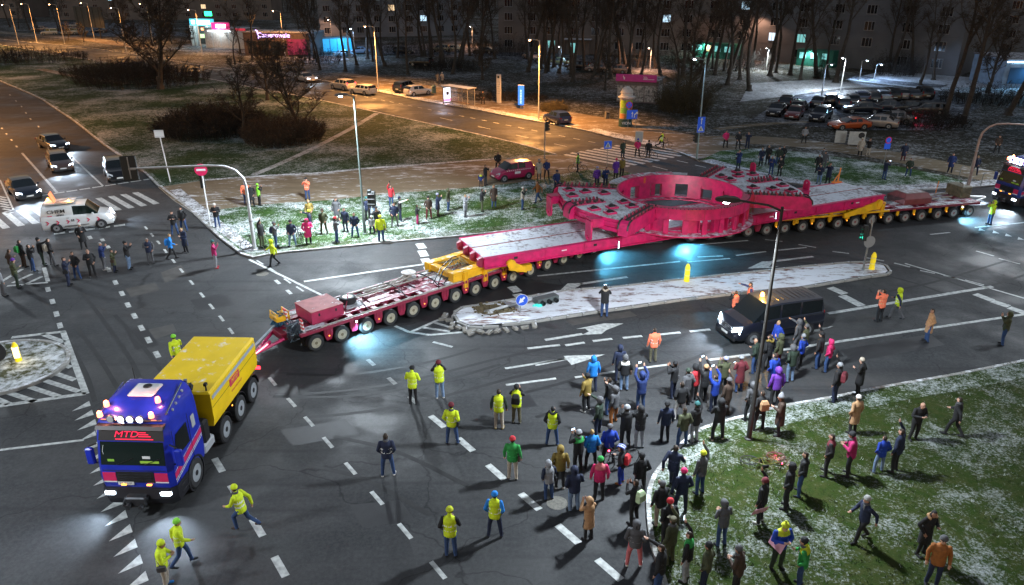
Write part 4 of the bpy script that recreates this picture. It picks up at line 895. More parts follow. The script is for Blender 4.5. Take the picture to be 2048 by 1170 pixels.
def truck(name, label, pos, deg, blue, box, logo=True, bright=False):
    T = thing(name, label, 'truck', pos, R(deg)); BL_ = M('cab_paint_' + name, blue, .30, var=.25, vs=2.5, coat=.4)
    def ring(xf, xr, w, z, c=.16): return [(xf - c, -w, z), (xf, -w + c, z), (xf, w - c, z), (xf - c, w, z), (xr, w, z), (xr, -w, z)]
    prof = [(.62, 1.36, 1.18), (.85, 1.42, 1.22), (1.30, 1.46, 1.24), (1.78, 1.43, 1.24), (2.75, 1.22, 1.21), (3.08, 1.10, 1.19), (3.40, .78, 1.13), (3.62, .40, 1.02), (3.72, .0, .86)]
    b = MB(); b.loft([ring(x, -.86, w, z) for z, x, w in prof]); cab = b.build('cab', BL_, T, True)
    def fx(z):
        for (z0, x0, _), (z1, x1, _) in zip(prof, prof[1:]):
            if z0 <= z <= z1: return x0 + (x1 - x0) * (z - z0) / (z1 - z0)
    def front(nm, y0, y1, z0, z1, mat, off=.012, y0t=None, y1t=None):
        y0t = y0 if y0t is None else y0t; y1t = y1 if y1t is None else y1t; b = MB(); t2 = .03
        b.loft([[(fx(z0) + off, y0, z0), (fx(z0) + off, y1, z0), (fx(z0) - t2, y1, z0), (fx(z0) - t2, y0, z0)], [(fx(z1) + off, y0t, z1), (fx(z1) + off, y1t, z1), (fx(z1) - t2, y1t, z1), (fx(z1) - t2, y0t, z1)]]); return b.build(nm, mat, T)
    front('windscreen', -1.06, 1.06, 1.84, 2.62, GLASSG, .014, -1.03, 1.03)
    front('sign_panel', -1.07, 1.07, 2.66, 3.06, BLK, .02, -1.04, 1.04)
    front('grille', -.62, .62, 1.22, 1.60, CARBLK, .02)
    for s in (-1, 1):
        front('front_stripe', s * .64, s * 1.07, 1.24, 1.56, M('stripe_red', (.55, .02, .10), .35), .016); front('stripe_edge', s * .64, s * 1.07, 1.19, 1.232, WHT, .018)
    for z in (1.30, 1.40, 1.50): b = MB(); b.box((fx(z) + .03, 0, z), (.03, 1.1, .02)); b.build('grille_bar', DSTEEL, T)
    b = MB(); b.box((1.47, -.35, 1.16), (.02, .52, .12)); b.build('number_plate', PLATE, T); text('plate_lettering', 'GP 9LU37', .10, BLK, T, (1.482, -.35, 1.16), (R(90), 0, R(90)), .001)
    # dashboard clutter glimpsed behind the screen: high-visibility vest, papers
    b = MB(); b.box((fx(1.95) + .016, .55, 1.93), (.012, .62, .13)); b.build('dashboard_vest', M('vest_lime', (.35, .60, .06), .6), T); b = MB(); b.box((fx(2.0) + .017, -.72, 1.98), (.012, .22, .13)); b.build('dashboard_glove', M('glove_lime', (.25, .5, .05), .7), T); b = MB(); b.box((fx(2.1) + .017, .45, 2.10), (.01, .26, .12)); b.build('dashboard_paper', WHT, T)
    b = MB(); b.tube([(fx(2.1) + .018, -.9, 1.95), (fx(2.3) + .018, -.97, 2.3), (fx(2.5) + .018, -.93, 2.5)], .008, 4); b.build('cable', WHT, T)
    for s in (-.55, .35): b = MB(); b.tube([(fx(1.88) + .03, s, 1.86), (fx(2.0) + .035, s + .35, 2.0), (fx(2.1) + .03, s + .55, 2.08)], .012, 4); b.build('wiper', BLK, T)
    front('visor', -1.1, 1.1, 3.06, 3.16, BLK, .16)
    for z in (.98, 1.19, 1.64): b = MB(); b.box((fx(max(z, .63)) + .004, 0, z), (.02, 2.06, .014)); b.build('panel_gap', CARBLK, T)
    for s in (-1, 1):
        for x in (1.02, -.08): b = MB(); b.box((x, s * 1.245, 1.95), (.014, .012, 1.9)); b.build('door_gap', CARBLK, T)
        for z in (.55, .80): b = MB(); b.cbox((.85, s * 1.2, z), (.5, .14, .05), .01); b.build('step', DSTEEL, T)
    # bumper, coupling, lights
    b = MB(); b.loft([ring(1.46, .55, 1.24, .36, .2), ring(1.56, .5, 1.25, .62, .22), ring(1.50, .5, 1.25, .98, .2)]); bp_ = b.build('bumper', M('bumper_black', (.014, .014, .018), .35), T)
    b = MB(); b.cbox((1.62, .0, .62), (.3, .7, .35), .04); b.cyl((1.7, -.18, .55), (1.95, -.18, .55), .09); b.cyl((1.7, .2, .5), (1.9, .2, .5), .07); b.tube([(1.6, -.4, .7), (1.8, -.45, .5), (1.7, -.1, .4)], .03); b.build('coupling', DSTEEL, T)
    for s in (-1, 1):
        b = MB(); b.cbox((1.50, s * .92, .80), (.12, .36, .15), .03); h = b.build('headlight', HLON, T); b = MB(); b.cbox((1.50, s * .9, .62), (.1, .3, .07), .02); b.build('fog_lamp', HLOFF, T)
        lit_spot(T, (1.60, s * .92, .80), (2.5, s * 1.3 + (-.3 if s < 0 else 0), .0), 150 if not bright else 420)
        b = MB(); b.box((1.49, s * .42, 1.12), (.05, .16, .04)); b.build('marker_lamp', ORL, T)
        # mirrors on arms
        b = MB(); b.cbox((1.25, s * 1.46, 2.05), (.16, .26, .62), .04); mr = b.build('mirror', BL_, T); b = MB(); b.tube([(1.2, s * 1.2, 2.5), (1.27, s * 1.45, 2.42)], .03); b.tube([(1.2, s * 1.2, 1.75), (1.27, s * 1.45, 1.8)], .03); b.build('mirror_arm', BLK, mr)
        # side window, door, stripes
        b = MB(); y = s * 1.237; b.add([(.98, s * 1.252, 1.86), (.02, s * 1.252, 1.86), (.02, s * 1.228, 2.62), (.80, s * 1.228, 2.62), (.98, s * 1.24, 2.2)], [(0, 1, 2, 3, 4)]); b.build('side_window', GLASS, T)
        b = MB(); b.add([(-.30, s * 1.246, 2.15), (-.55, s * 1.246, 2.15), (-.55, s * 1.238, 2.62), (-.30, s * 1.238, 2.62)], [(0, 1, 2, 3)]); b.build('side_window', HLOFF, T)
        for k, (dz, hh, mt) in enumerate(((0, .20, M('stripe_red')), (-.06, .03, WHT), (-.14, .03, WHT), (.24, .02, WHT))):
            z0 = 1.24 + dz; rise = .42
            b = MB(); b.add([(1.30, s * 1.2475, z0), (-.84, s * 1.2475, z0 + rise), (-.84, s * 1.2475, z0 + rise + hh), (1.30, s * 1.2475, z0 + hh)], [(0, 1, 2, 3)]); b.build('side_stripe', mt, T)
        b = MB(); b.box((1.0, s * 1.25, 1.72), (.16, .03, .04)); b.build('door_handle', BLK, T)
        b = MB(); b.lathe([(.62, s * .9), (.64, s * 1.262), (.57, s * 1.262), (.56, s * .9)], 24, (0, 0, .53), 'Y', False); b.build('wheel_arch', BLK, T)
        b = MB(); b.tube([(.85, s * 1.08, 3.42), (-.6, s * 1.0, 3.75)], .03); b.tube([(.75, s * 1.08, 3.36), (.75, s * 1.08, 3.48)], .02); b.build('roof_rail', CHROME, T)
        for k in range(4): b = MB(); b.lathe([(.045, 0), (.05, .05), (.03, .08)], 10, (.5 - k * .3, s * (1.135 - .02 * k), 3.35 + .06 * k)); b.build('side_marker', HLOFF, T)
    # roof: hatch, lamp row, beacons
    b = MB(); b.cbox((-.12, 0, 3.74), (.80, .86, .07), .05); h = b.build('roof_hatch', WHT, T, True); b = MB(); b.lathe([(.15, 0), (.13, .03)], 14, (-.30, 0, 3.775)); b.build('vent', BLK, h)
    b = MB(); b.tube([(.98, -1.0, 3.26), (1.02, 0, 3.26), (.98, 1.0, 3.26)], .03); b.build('lamp_bar', CHROME, T)
    for k, y in enumerate((-.62, -.28, .02, .34)):
        b = MB(); b.lathe([(.06, -.08), (.13, -.02), (.135, .04), (.11, .05)], 16, (1.06, y, 3.36), 'X'); l_ = b.build('round_lamp', CHROME, T); b = MB(); b.lathe([(.11, .05), (.02, .055)], 14, (1.06, y, 3.36), 'X'); b.build('lens', (HLOFF if k == 0 else emat('lamp_ring_glow', (.8, .9, 1), 2.2)) if not bright else HLON, l_)
    for (x, y, z) in ((.98, -1.0, 3.38), (.98, .68, 3.38), (.5, .72, 3.66), (.6, -.95, 3.54)):
        b = MB(); b.lathe([(.085, 0), (.085, .05), (.075, .16), (.03, .2)], 12, (x, y, z)); b.build('beacon', BEACON, T); point('beacon_glow', (x + .05, y, z + .24), 16 if not bright else 16, (1, .30, .18), .06, T)
    for s in (-1, 1): b = MB(); b.cbox((1.12, s * 1.0, 3.10), (.06, .16, .05), .01); b.build('marker_lamp', LEDW, T)
    if bright:
        for k in range(6): b = MB(); b.cbox((1.0, -.75 + k * .3, 3.62), (.1, .24, .12), .02); b.build('light_bar', emat('light_bar_glass', (.75, .9, 1), 8), T)
        lit_spot(T, (1.15, 0, 3.6), (8, 0, .6), 300, (.8, .92, 1), 120)
    if logo:
        RL = emat('logo_red', (.62, .015, .05), .6); zl = 2.87
        text('logo_letters', 'MTD', .30, RL, T, (fx(zl) + .034, -.16, zl), (R(90) - .16, 0, R(90)), .006, sx=1.25, shear=.3)
        for k, (z, y0, y1) in enumerate(((3.02, -.42, .42), (2.93, .22, .50), (2.87, .24, .58), (2.81, .26, .66), (2.72, -.50, .74))): b = MB(); b.box((fx(z) + .03, (y0 + y1) / 2, z), (.012, y1 - y0, .03)); b.build('logo_line', RL, T)
    # chassis, stacks, tanks
    b = MB(); b.box((-2.9, .42, .92), (5.8, .1, .28)); b.box((-2.9, -.42, .92), (5.8, .1, .28)); b.box((-3.2, 0, .9), (5.0, .8, .12)); b.build('chassis', DSTEEL, T)
    b = MB(); b.cbox((-1.15, 0, 2.1), (.36, 1.9, 2.1), .06); b.build('equipment_rack', BLK, T)
    b = MB(); b.lathe([(.36, 0), (.38, .08), (.1, .12)], 18, (-1.2, -.15, 3.2)); b.lathe([(.36, 0), (.38, .08), (.1, .12)], 18, (-1.3, .6, 3.05)); b.build('air_filter', DSTEEL, T)
    rr = random.Random(6); b = MB()
    for k in range(16): b.tube([(-1.1 + rr.uniform(-.2, .2), rr.uniform(-1, 1), 3.1), (-1.2 + rr.uniform(-.2, .2), rr.uniform(-1, 1), 3.35), (-1.3, rr.uniform(-1, 1), 2.9)], .022, 5)
    b.build('hose_run', BLK, T)
    for s in (-1, 1):
        b = MB(); b.cbox((-1.32, s * 1.0, 1.35), (.5, .4, .9), .08); b.build('air_tank', BLK, T); b = MB(); b.cyl((-1.25, s * .8, 2.0), (-1.25, s * .8, 3.5), .07); b.build('exhaust_stack', CHROME, T)
        b = MB(); b.cbox((-1.35, s * 1.02, .78), (.9, .4, .42), .08); b.build('fuel_tank', HLOFF, T)
    # ballast box
    YB = M('ballast_' + name, box, .42, var=.1, vs=1.2, snow=.16); YB2 = M('ballast_side_' + name, box, .42, var=.15, vs=1.2)
    b = MB(); x0, x1 = -1.85, -6.35
    b.loft([[(x0, -1.22, 1.22), (x0, 1.22, 1.22), (x1, 1.22, 1.22), (x1, -1.22, 1.22)], [(x0, -1.27, 1.5), (x0, 1.27, 1.5), (x1, 1.27, 1.5), (x1, -1.27, 1.5)], [(x0, -1.27, 2.55), (x0, 1.27, 2.55), (x1, 1.27, 2.55), (x1, -1.27, 2.55)]], cap=True); bx_ = b.build('ballast_box', YB2, T)
    b = MB(); b.loft([[(x0 + .02, -1.28, 2.552), (x0 + .02, 1.28, 2.552), (x1 - .02, 1.28, 2.552), (x1 - .02, -1.28, 2.552)], [(x0 - .05, -1.2, 2.62), (x0 - .05, 1.2, 2.62), (x1 + .05, 1.2, 2.62), (x1 + .05, -1.2, 2.62)]]); b.build('lid', YB, bx_)
    for s in (-1, 1):
        b = MB(); b.box(((x0 + x1) / 2, s * 1.273, 2.34), (4.25, .01, .16)); b.build('grey_stripe', M('grey_stripe', (.32, .36, .42), .5), bx_)
        b = MB(); b.box(((x0 + x1) / 2, s * 1.272, 1.98), (4.4, .008, .015)); b.build('seam', DSTEEL, bx_)
        b = MB(); b.box(((x0 + x1) / 2 + .1, s * 1.274, 2.02), (.95, .008, .3)); b.build('small_logo_panel', M('stripe_red'), bx_); text('small_logo', 'MTD', .26, YB2, bx_, ((x0 + x1) / 2 + .1, s * 1.280, 2.02), (R(90), 0, R(180) if s > 0 else 0), .003, sx=1.2, shear=.3)
        text('small_lettering', 'www.mtd.com.pl', .15, M('stripe_red'), bx_, ((x0 + x1) / 2, s * 1.276, 1.66), (R(90), 0, R(180) if s > 0 else 0), .002)
        for x in (-2.7, -4.2, -5.6):
            b = MB(); pts = [((.64 * math.cos(a)) + x, .53 + .64 * math.sin(a)) for a in [math.pi * k / 10 for k in range(11)]]
            b.loft([[(p[0], s * .86, p[1]), (p[0], s * 1.26, p[1]), (p[0], s * 1.26, p[1] + .03), (p[0], s * .86, p[1] + .03)] for p in pts]); b.build('mudguard', BLK, T)
        b = MB(); b.cbox((-6.75, s * 1.05, .95), (.06, .3, .14), .02); b.build('tail_light', TLON, T); b = MB(); b.box((-3.45, s * 1.27, 1.12), (.05, .02, .05)); b.build('side_lamp', ORL, T)
    b = MB(); b.cyl((-2.0, 1.1, 2.6), (-2.0, 1.1, 2.85), .03); b.box((-2.0, 1.1, 2.88), (.14, .1, .1)); b.build('antenna', BLK, bx_)
    b = MB(); b.cyl((-1.3, -1.0, 2.9), (-1.3, -1.0, 3.9), .012); b.build('aerial', BLK, T)
    for x in (0, -2.7, -4.2, -5.6):
        for s in (-1, 1): add_wheel(T, x, s * 1.085, .53, W_TRK, s > 0)
    b = MB(); b.cbox((-6.9, 0, .72), (.3, .7, .3), .03); b.build('tow_hitch', DSTEEL, T)
    return T
TRK = truck('tow_truck', 'blue tow truck with yellow ballast box leading the convoy', TR_POS, -92, (.010, .026, .40), (.88, .58, .006))
pa, pb = G(1989, 386.5, .8), G(2031, 400.7, .8); hd = (pb - pa).normalized(); fw = Vector((hd.y, -hd.x, 0)); fw = fw if fw.x < 0 else -fw
hdg = math.degrees(math.atan2(fw.y, fw.x)); ctr = pa + hd * .92 - fw * 1.5; ctr.z = 0
PT = truck('push_truck', 'dark blue pusher truck with white light bar at the right edge', ctr, hdg, (.010, .03, .20), (.06, .07, .12), True, True)

# ================================================================ CARS
STY = {  # L, W, H, wheelbase, wheel r, bonnet height, cowl x, screen top x, B pillar x, C pillar x, roof end x, rear glass foot x, boot height
 'hatch': (4.05, 1.74, 1.47, 2.5, .31, .92, .95, .25, -.35, -1.15, -1.55, -1.92, 1.02),
 'sedan': (4.65, 1.80, 1.45, 2.7, .32, .92, 1.05, .30, -.35, -1.05, -1.20, -1.75, 1.02),
 'coupe': (4.55, 1.82, 1.34, 2.65, .33, .88, .90, .15, -.45, -1.10, -1.30, -1.95, .98),
 'wagon': (4.65, 1.78, 1.49, 2.7, .32, .92, 1.05, .30, -.40, -1.30, -2.05, -2.24, 1.02),
 'suv': (4.50, 1.85, 1.67, 2.65, .35, 1.05, 1.00, .35, -.35, -1.25, -1.90, -2.15, 1.12),
 'mini': (3.70, 1.66, 1.58, 2.35, .30, 1.00, 1.05, .45, -.20, -.95, -1.55, -1.78, 1.05),
 'small_van': (4.45, 1.84, 1.86, 2.75, .32, 1.10, 1.30, .62, -.25, -.30, -2.08, -2.20, 1.05),
 'minibus': (5.05, 1.96, 1.98, 3.10, .34, 1.15, 1.62, .85, .10, -1.05, -2.30, -2.46, 1.10),
}
def car(name, label, pos, deg, style, col, lights=False, tail=False, group=None, beam=120, glass=None, cat='car', snow=0.0, panel_van=False, metal=.2):
    L, Wd, H, wb, wr, hh, cx, sx, bx, px, rx, gx, tz = STY[style]; w = Wd / 2
    T = thing(name, label, cat, pos, R(deg), group)
    pm = M('car_paint_%s_%s' % ('_'.join('%02d' % int(c * 99) for c in col), snow), col, .28, metal, coat=.6, var=.08, vs=2, snow=snow)
    f, r_ = L / 2, -L / 2; zb = .22
    st = [(f, .36, .52, .58, .78, .70, 0), (f - .10, .26, .60, .68, .92, .84, 0), (f - .42, zb, hh - .16, hh - .08, .985, .86, 0), (cx, zb, hh - .03, hh + .03, 1, .84, 0),
          (sx, zb, hh, H - .05, 1, .76, 1), (bx + .05, zb, hh + .01, H, 1, .78, 1), (bx - .05, zb, hh + .01, H, 1, .78, 1), (px + .05, zb, hh + .02, H - .01, 1, .78, 1), (px - .05, zb, hh + .02, H - .015, 1, .775, 1),
          (rx, zb, hh + .03, H - .07, .985, .74, 1), (gx, zb + .02, hh - .02, tz, .97, .80, 0), (r_ + .06, .28, .80 if tz < 1.1 else .9, tz - .06, .94, .80, 0), (r_, .36, .70, .80, .86, .74, 0)]
    rings = []
    for x, b0, be, tp, wf, wt, cab_ in st:
        if cab_ and style in ('small_van', 'minibus'): wt *= 1.13
        W1, W2 = w * wf, w * wt
        hp = [(0, b0), (W1 * .86, b0), (W1 * .97, b0 + (be - b0) * .18), (W1, b0 + (be - b0) * .5), (W1 * .985, b0 + (be - b0) * .85), (W1 * .955, be)]
        if tp - be > .2: hp += [(W1 * .925, be + .03), (W2 + .015, tp - .10), (W2 - .03, tp - .03), (W2 * .6, tp - .005), (0, tp)]
        else: hp += [(W1 * .93, be + (tp - be) * .3), (W1 * .90, be + (tp - be) * .5), (W2, tp - .012), (W2 * .6, tp - .003), (0, tp)]
        rings.append([Vector((x, y, z)) for y, z in hp] + [Vector((x, -y, z)) for y, z in hp[-2:0:-1]])
    n = len(rings[0]); body = MB(); wins = {}
    def strips(i): return i
    sideg = {4: 'window', 6: 'window', 8: 'window'}
    if style in ('sedan', 'coupe', 'hatch', 'mini'): sideg.pop(8, None)
    if panel_van: sideg = {4: 'window'}
    for i in range(len(rings) - 1):
        for j in range(n):
            k = (j + 1) % n; q = [rings[i][j], rings[i][k], rings[i + 1][k], rings[i + 1][j]]
            nm = None
            if j in (6, 13 - 0) and i in sideg: nm = ('window', i, j)
            if j == n - 1 - 6 and i in sideg: nm = ('window', i, j)
            if i == 3 and 7 <= j <= n - 8: nm = ('windscreen', 0, 0)
            if i == 3 and j in (6, n - 7): nm = ('window', 3, j)
            if i == 9 and 7 <= j <= n - 8 and not panel_van: nm = ('rear_window', 0, 0)
            if nm: wins.setdefault(nm, []).append(q)
            else: body.add(q, [(0, 1, 2, 3)])
    body.add(rings[0], [tuple(range(n))]); body.add(rings[-1], [tuple(range(n))[::-1]])
    me = body.mesh('body', pm); bm = bmesh.new(); bm.from_mesh(me); bmesh.ops.remove_doubles(bm, verts=bm.verts, dist=1e-4); bmesh.ops.recalc_face_normals(bm, faces=bm.faces); bm.to_mesh(me); bm.free()
    me.polygons.foreach_set('use_smooth', [True] * len(me.polygons)); me.set_sharp_from_angle(angle=R(32)); link('body', me, T)
    gm = glass or GLASS
    for (nm, i, j), qs in wins.items():
        b = MB(); 
        for q in qs: b.add([p - Vector((0, p.y * .004, 0)) for p in q], [(0, 1, 2, 3)])
        b.build(nm, gm, T, True)
    hx = wb / 2
    for x in (hx, -hx):
        for s in (-1, 1):
            b = MB(); b.lathe([(wr * 1.13, s * (w - .26)), (wr * 1.13, s * (w + .004)), (wr * 1.02, s * (w + .006))], 22, (x, 0, wr), 'Y'); b.build('wheel_arch', BLK, T)
            t_ = add_wheel(T, x, s * (w - .09), wr, W_CAR, s > 0); k_ = wr / .32; t_.scale = (k_, 1, k_)
    for s in (-1, 1):
        b = MB(); b.loft([[(f - .06, s * w * .55, .60), (f - .24, s * w * .93, .64), (f - .34, s * w * .93, hh - .14), (f - .16, s * w * .55, hh - .20 if hh < 1 else hh - .3)], [(f - .03, s * w * .55, .60), (f - .20, s * w * .965, .64), (f - .30, s * w * .965, hh - .13), (f - .10, s * w * .55, hh - .19 if hh < 1 else hh - .29)]]); b.build('headlight', HLON if lights else HLOFF, T)
        if lights and beam: lit_spot(T, (f + .06, s * w * .7, .66), (f + 5, s * w * .7, 0.0), beam)
        b = MB(); zt_ = tz - .12 if style not in ('wagon', 'suv', 'small_van', 'minibus', 'mini') else tz + .02
        b.cbox((r_ + .06, s * w * .80, zt_ - .08), (.14, .26 if style in ('sedan', 'coupe', 'hatch') else .14, .14 if style in ('sedan', 'coupe', 'hatch') else .34), .02); b.build('tail_light', TLON if tail else TLOFF, T)
        b = MB(); b.cbox((sx + .38, s * (w + .09), hh + .08), (.12, .18, .13), .03); b.build('mirror', pm, T)
        b = MB(); b.box((bx - .32, s * (w * .985), hh - .13), (.16, .02, .025)); b.build('door_handle', DSTEEL, T)
    b = MB(); b.cbox((f - .06, 0, .50), (.10, w * 1.0, .16), .02); b.build('grille', CARBLK, T)
    b = MB(); b.loft([[(f - .05, -w * .86, .24), (f - .05, w * .86, .24), (f - .05, w * .86, .40), (f - .05, -w * .86, .40)], [(f + .02, -w * .76, .26), (f + .02, w * .76, .26), (f + .02, w * .76, .38), (f + .02, -w * .76, .38)]]); b.build('front_bumper', CARBLK, T)
    b = MB(); b.box((f + .012, 0, .46), (.015, .50, .11)); b.build('number_plate', PLATE, T)
    b = MB(); b.box((r_ - .008, 0, .62), (.015, .50, .11)); b.build('number_plate', PLATE, T)
    b = MB(); b.cbox((r_ + .04, 0, .40), (.10, w * 1.66, .20), .03); b.build('rear_bumper', CARBLK if style in ('small_van', 'minibus') else pm, T)
    return T
def two_wheels(rear, front, side):     # stand a car on two photographed tyre contacts; side = which flank is seen
    a, b = G(*rear), G(*front); d = (b - a); an = math.atan2(d.y, d.x); s = -1 if side == 'L' else 1
    return (a + b) / 2, an, Vector((math.sin(an), -math.cos(an), 0)) * (-s), d.length
def park(rear, front, side, style):
    mid, an, out, wb = two_wheels(rear, front, side); L_ = Vector((-math.sin(an), math.cos(an), 0)); w = STY[style][1] / 2 - .02
    return mid - L_ * w if side == 'L' else mid + L_ * w, math.degrees(an)
RD = -52.0; CD = 134.6
# queue on the left approach road
car('car', 'dark sedan with headlights on, farthest back of the queue on the left road', G(108, 297), RD + 10, 'sedan', (.010, .012, .02), True, beam=260)
c2 = car('car', 'estate car with roof rails and headlights on, second in the left queue', G(122, 337), RD - 2, 'wagon', (.08, .05, .045), True, beam=200)
for s in (-1, 1): b = MB(); b.tube([(.2, s * .62, 1.52), (-1.8, s * .62, 1.52)], .02); b.build('roof_rail', CHROME, c2)
car('car', 'black saloon with bright headlights stopped at the zebra crossing', G(50, 391), RD + 4, 'sedan', (.006, .009, .016), True, beam=320)
car('car', 'black car standing behind the dark signal back plate by the kerb', G(236, 355), RD - 6, 'suv', (.008, .008, .010), False)
# white escort van
vp, va = park((112, 466), (208, 456), 'R', 'small_van')
CV = car('escort_van', 'white escort van with red chevrons and black lettering on the zebra', vp, va, 'small_van', (.66, .66, .66), True, beam=110, cat='van', panel_van=True, glass=GLASSG, metal=0)
CVR = M('chevron_red', (.60, .02, .09), .5)
y = -.925
for k in range(6):
    x = -1.85 + k * .62; b = MB()
    b.add([(x - .09, y - .012, .60), (x, y - .012, .60), (x + .13, y - .012, .73), (x, y - .012, .86), (x - .09, y - .012, .86), (x + .03, y - .012, .73)], [(0, 1, 2, 5), (5, 2, 3, 4)]); b.build('chevron', CVR, CV)
text('lettering', 'CHEM', .34, BLK, CV, (-1.2, -.862, 1.46), (R(86), 0, 0), .006, sx=1.2, bold=.004); text('lettering', 'SPED', .17, BLK, CV, (-.98, -.877, 1.21), (R(86), 0, 0), .006, sx=1.2, bold=.002)
text('lettering', 'www.chemsped.eu', .11, BLK, CV, (-.5, -.94, .36), (R(90), 0, 0), .003, sx=1.3)
b = MB(); b.box((-1.62, -.88, 1.20), (.28, .01, .05)); b.build('red_bar', CVR, CV); b = MB(); b.box((-.1, y - .01, .42), (1.5, .012, .035)); b.build('black_strip', BLK, CV); b = MB(); b.box((-.35, y - .012, .78), (.05, .012, .16)); b.build('black_mark', BLK, CV); b = MB(); b.box((-.24, y - .012, .78), (.05, .012, .16)); b.build('black_mark', BLK, CV)
b = MB(); b.cbox((-1.0, 0, 1.92), (1.9, 1.3, .06), .02); b.tube([(-1.9, -.6, 1.98), (0, -.6, 1.98)], .02); b.tube([(-1.9, .6, 1.98), (0, .6, 1.98)], .02); b.build('roof_rack', M('rack_snowed', (.35, .33, .3), .7, snow=.4), CV)
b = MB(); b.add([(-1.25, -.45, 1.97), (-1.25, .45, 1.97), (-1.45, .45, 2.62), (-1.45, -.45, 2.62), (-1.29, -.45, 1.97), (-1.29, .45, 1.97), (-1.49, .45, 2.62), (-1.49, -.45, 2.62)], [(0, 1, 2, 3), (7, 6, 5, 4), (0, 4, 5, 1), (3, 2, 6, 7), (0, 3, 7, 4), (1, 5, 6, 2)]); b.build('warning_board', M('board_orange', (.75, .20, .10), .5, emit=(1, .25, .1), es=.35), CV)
for x, yy in ((-1.75, .55), (-.35, -.45)): b = MB(); b.lathe([(.09, 0), (.09, .08), (.06, .16)], 12, (x, yy, 1.95)); b.build('beacon', AMBER, CV); point('beacon_glow', (x, yy, 2.2), 12, (1, .5, .2), .06, CV)
# dark minibus on the near carriageway
vp, va = park((1614, 672), (1503, 690), 'L', 'minibus')
MV = car('minibus', 'black nine seat minibus with amber roof beacon and lit headlights', vp, va, 'minibus', (.010, .012, .022), True, beam=220, cat='minibus', glass=GLASS)
for k in range(9): b = MB(); b.box((.35 - k * .3, 0, 1.985), (.05, 1.1, .015)); b.build('roof_rib', M('minibus_rib', (.01, .012, .02), .3, coat=.5), MV)
for k in range(4): b = MB(); b.box((2.50, 0, .62 + k * .085), (.02, 1.0, .025)); b.build('grille_bar', CHROME, MV)
b = MB(); b.box((2.50, 0, .84), (.03, .16, .13)); b.build('front_badge', CHROME, MV)
for s in (-1, 1):
    for z_, y_ in ((1.13, .945), (.62, .985)): b = MB(); b.box((-.5, s * y_, z_), (3.6, .02, .025)); b.build('reflection_and_trim_strip', CHROME if z_ > 1 else BLK, MV)  # upper chrome strip is added to draw the bright reflection line along the belt
b = MB(); b.lathe([(.10, 0), (.10, .08), (.07, .17), (.02, .19)], 14, (.55, -.1, 1.985)); b.build('beacon', AMBER, MV); point('beacon_glow', (.55, -.1, 2.36), 170, (1, .5, .08), .07, MV)
# small magenta car on the pavement
vp, va = park((1059, 360), (1007, 367), 'L', 'mini')
MC = car('car', 'small magenta hatchback parked on the footpath among bystanders', vp + Vector((0, 0, .085)), va, 'mini', (.34, .012, .075), False, tail=False, metal=0)
for s in (-1, 1):
    b = MB(); b.box((-.1, s * .838, .72), (.55, .012, .20)); b.build('door_sticker', WHT, MC)
    for k in range(12): b = MB(); b.box((.9 - k * .2, s * .828, .94), (.1, .012, .05)); b.build('check_stripe', WHT, MC)
    b = MB(); b.tube([(.3, s * .55, 1.62), (-1.2, s * .55, 1.62)], .02); b.build('roof_rail', CHROME, MC)
# parked and moving cars on the side road
car('car', 'silver off-roader with red tail lights waiting on the lamp lit side road', G(686, 179), CD + 4, 'suv', (.34, .32, .30), False, True)
car('car', 'white estate car standing behind the silver off-roader', G(726, 188), CD + 6, 'wagon', (.55, .52, .48), False)
car('car', 'dark people carrier parked on the snowy lay-by beside the white hatchback', G(812, 183, .1), 62, 'suv', (.015, .014, .016), False)
car('car', 'white hatchback parked on the snowy lay-by near the bus shelter', G(836, 190, .1), 40, 'hatch', (.55, .52, .48), False)
car('car', 'dark blue hatchback parked on the pavement past the bus stop', G(1114, 245, .1), 118, 'hatch', (.012, .02, .07), False)
car('car', 'car with white and violet lights coming down the side road', G(612, 163), CD - 180, 'sedan', (.3, .3, .32), True, beam=60)
car('car', 'dark car under the trees behind the lay-by, left of the big trunk', G(842, 132, .1), 160, 'suv', (.006, .006, .007))
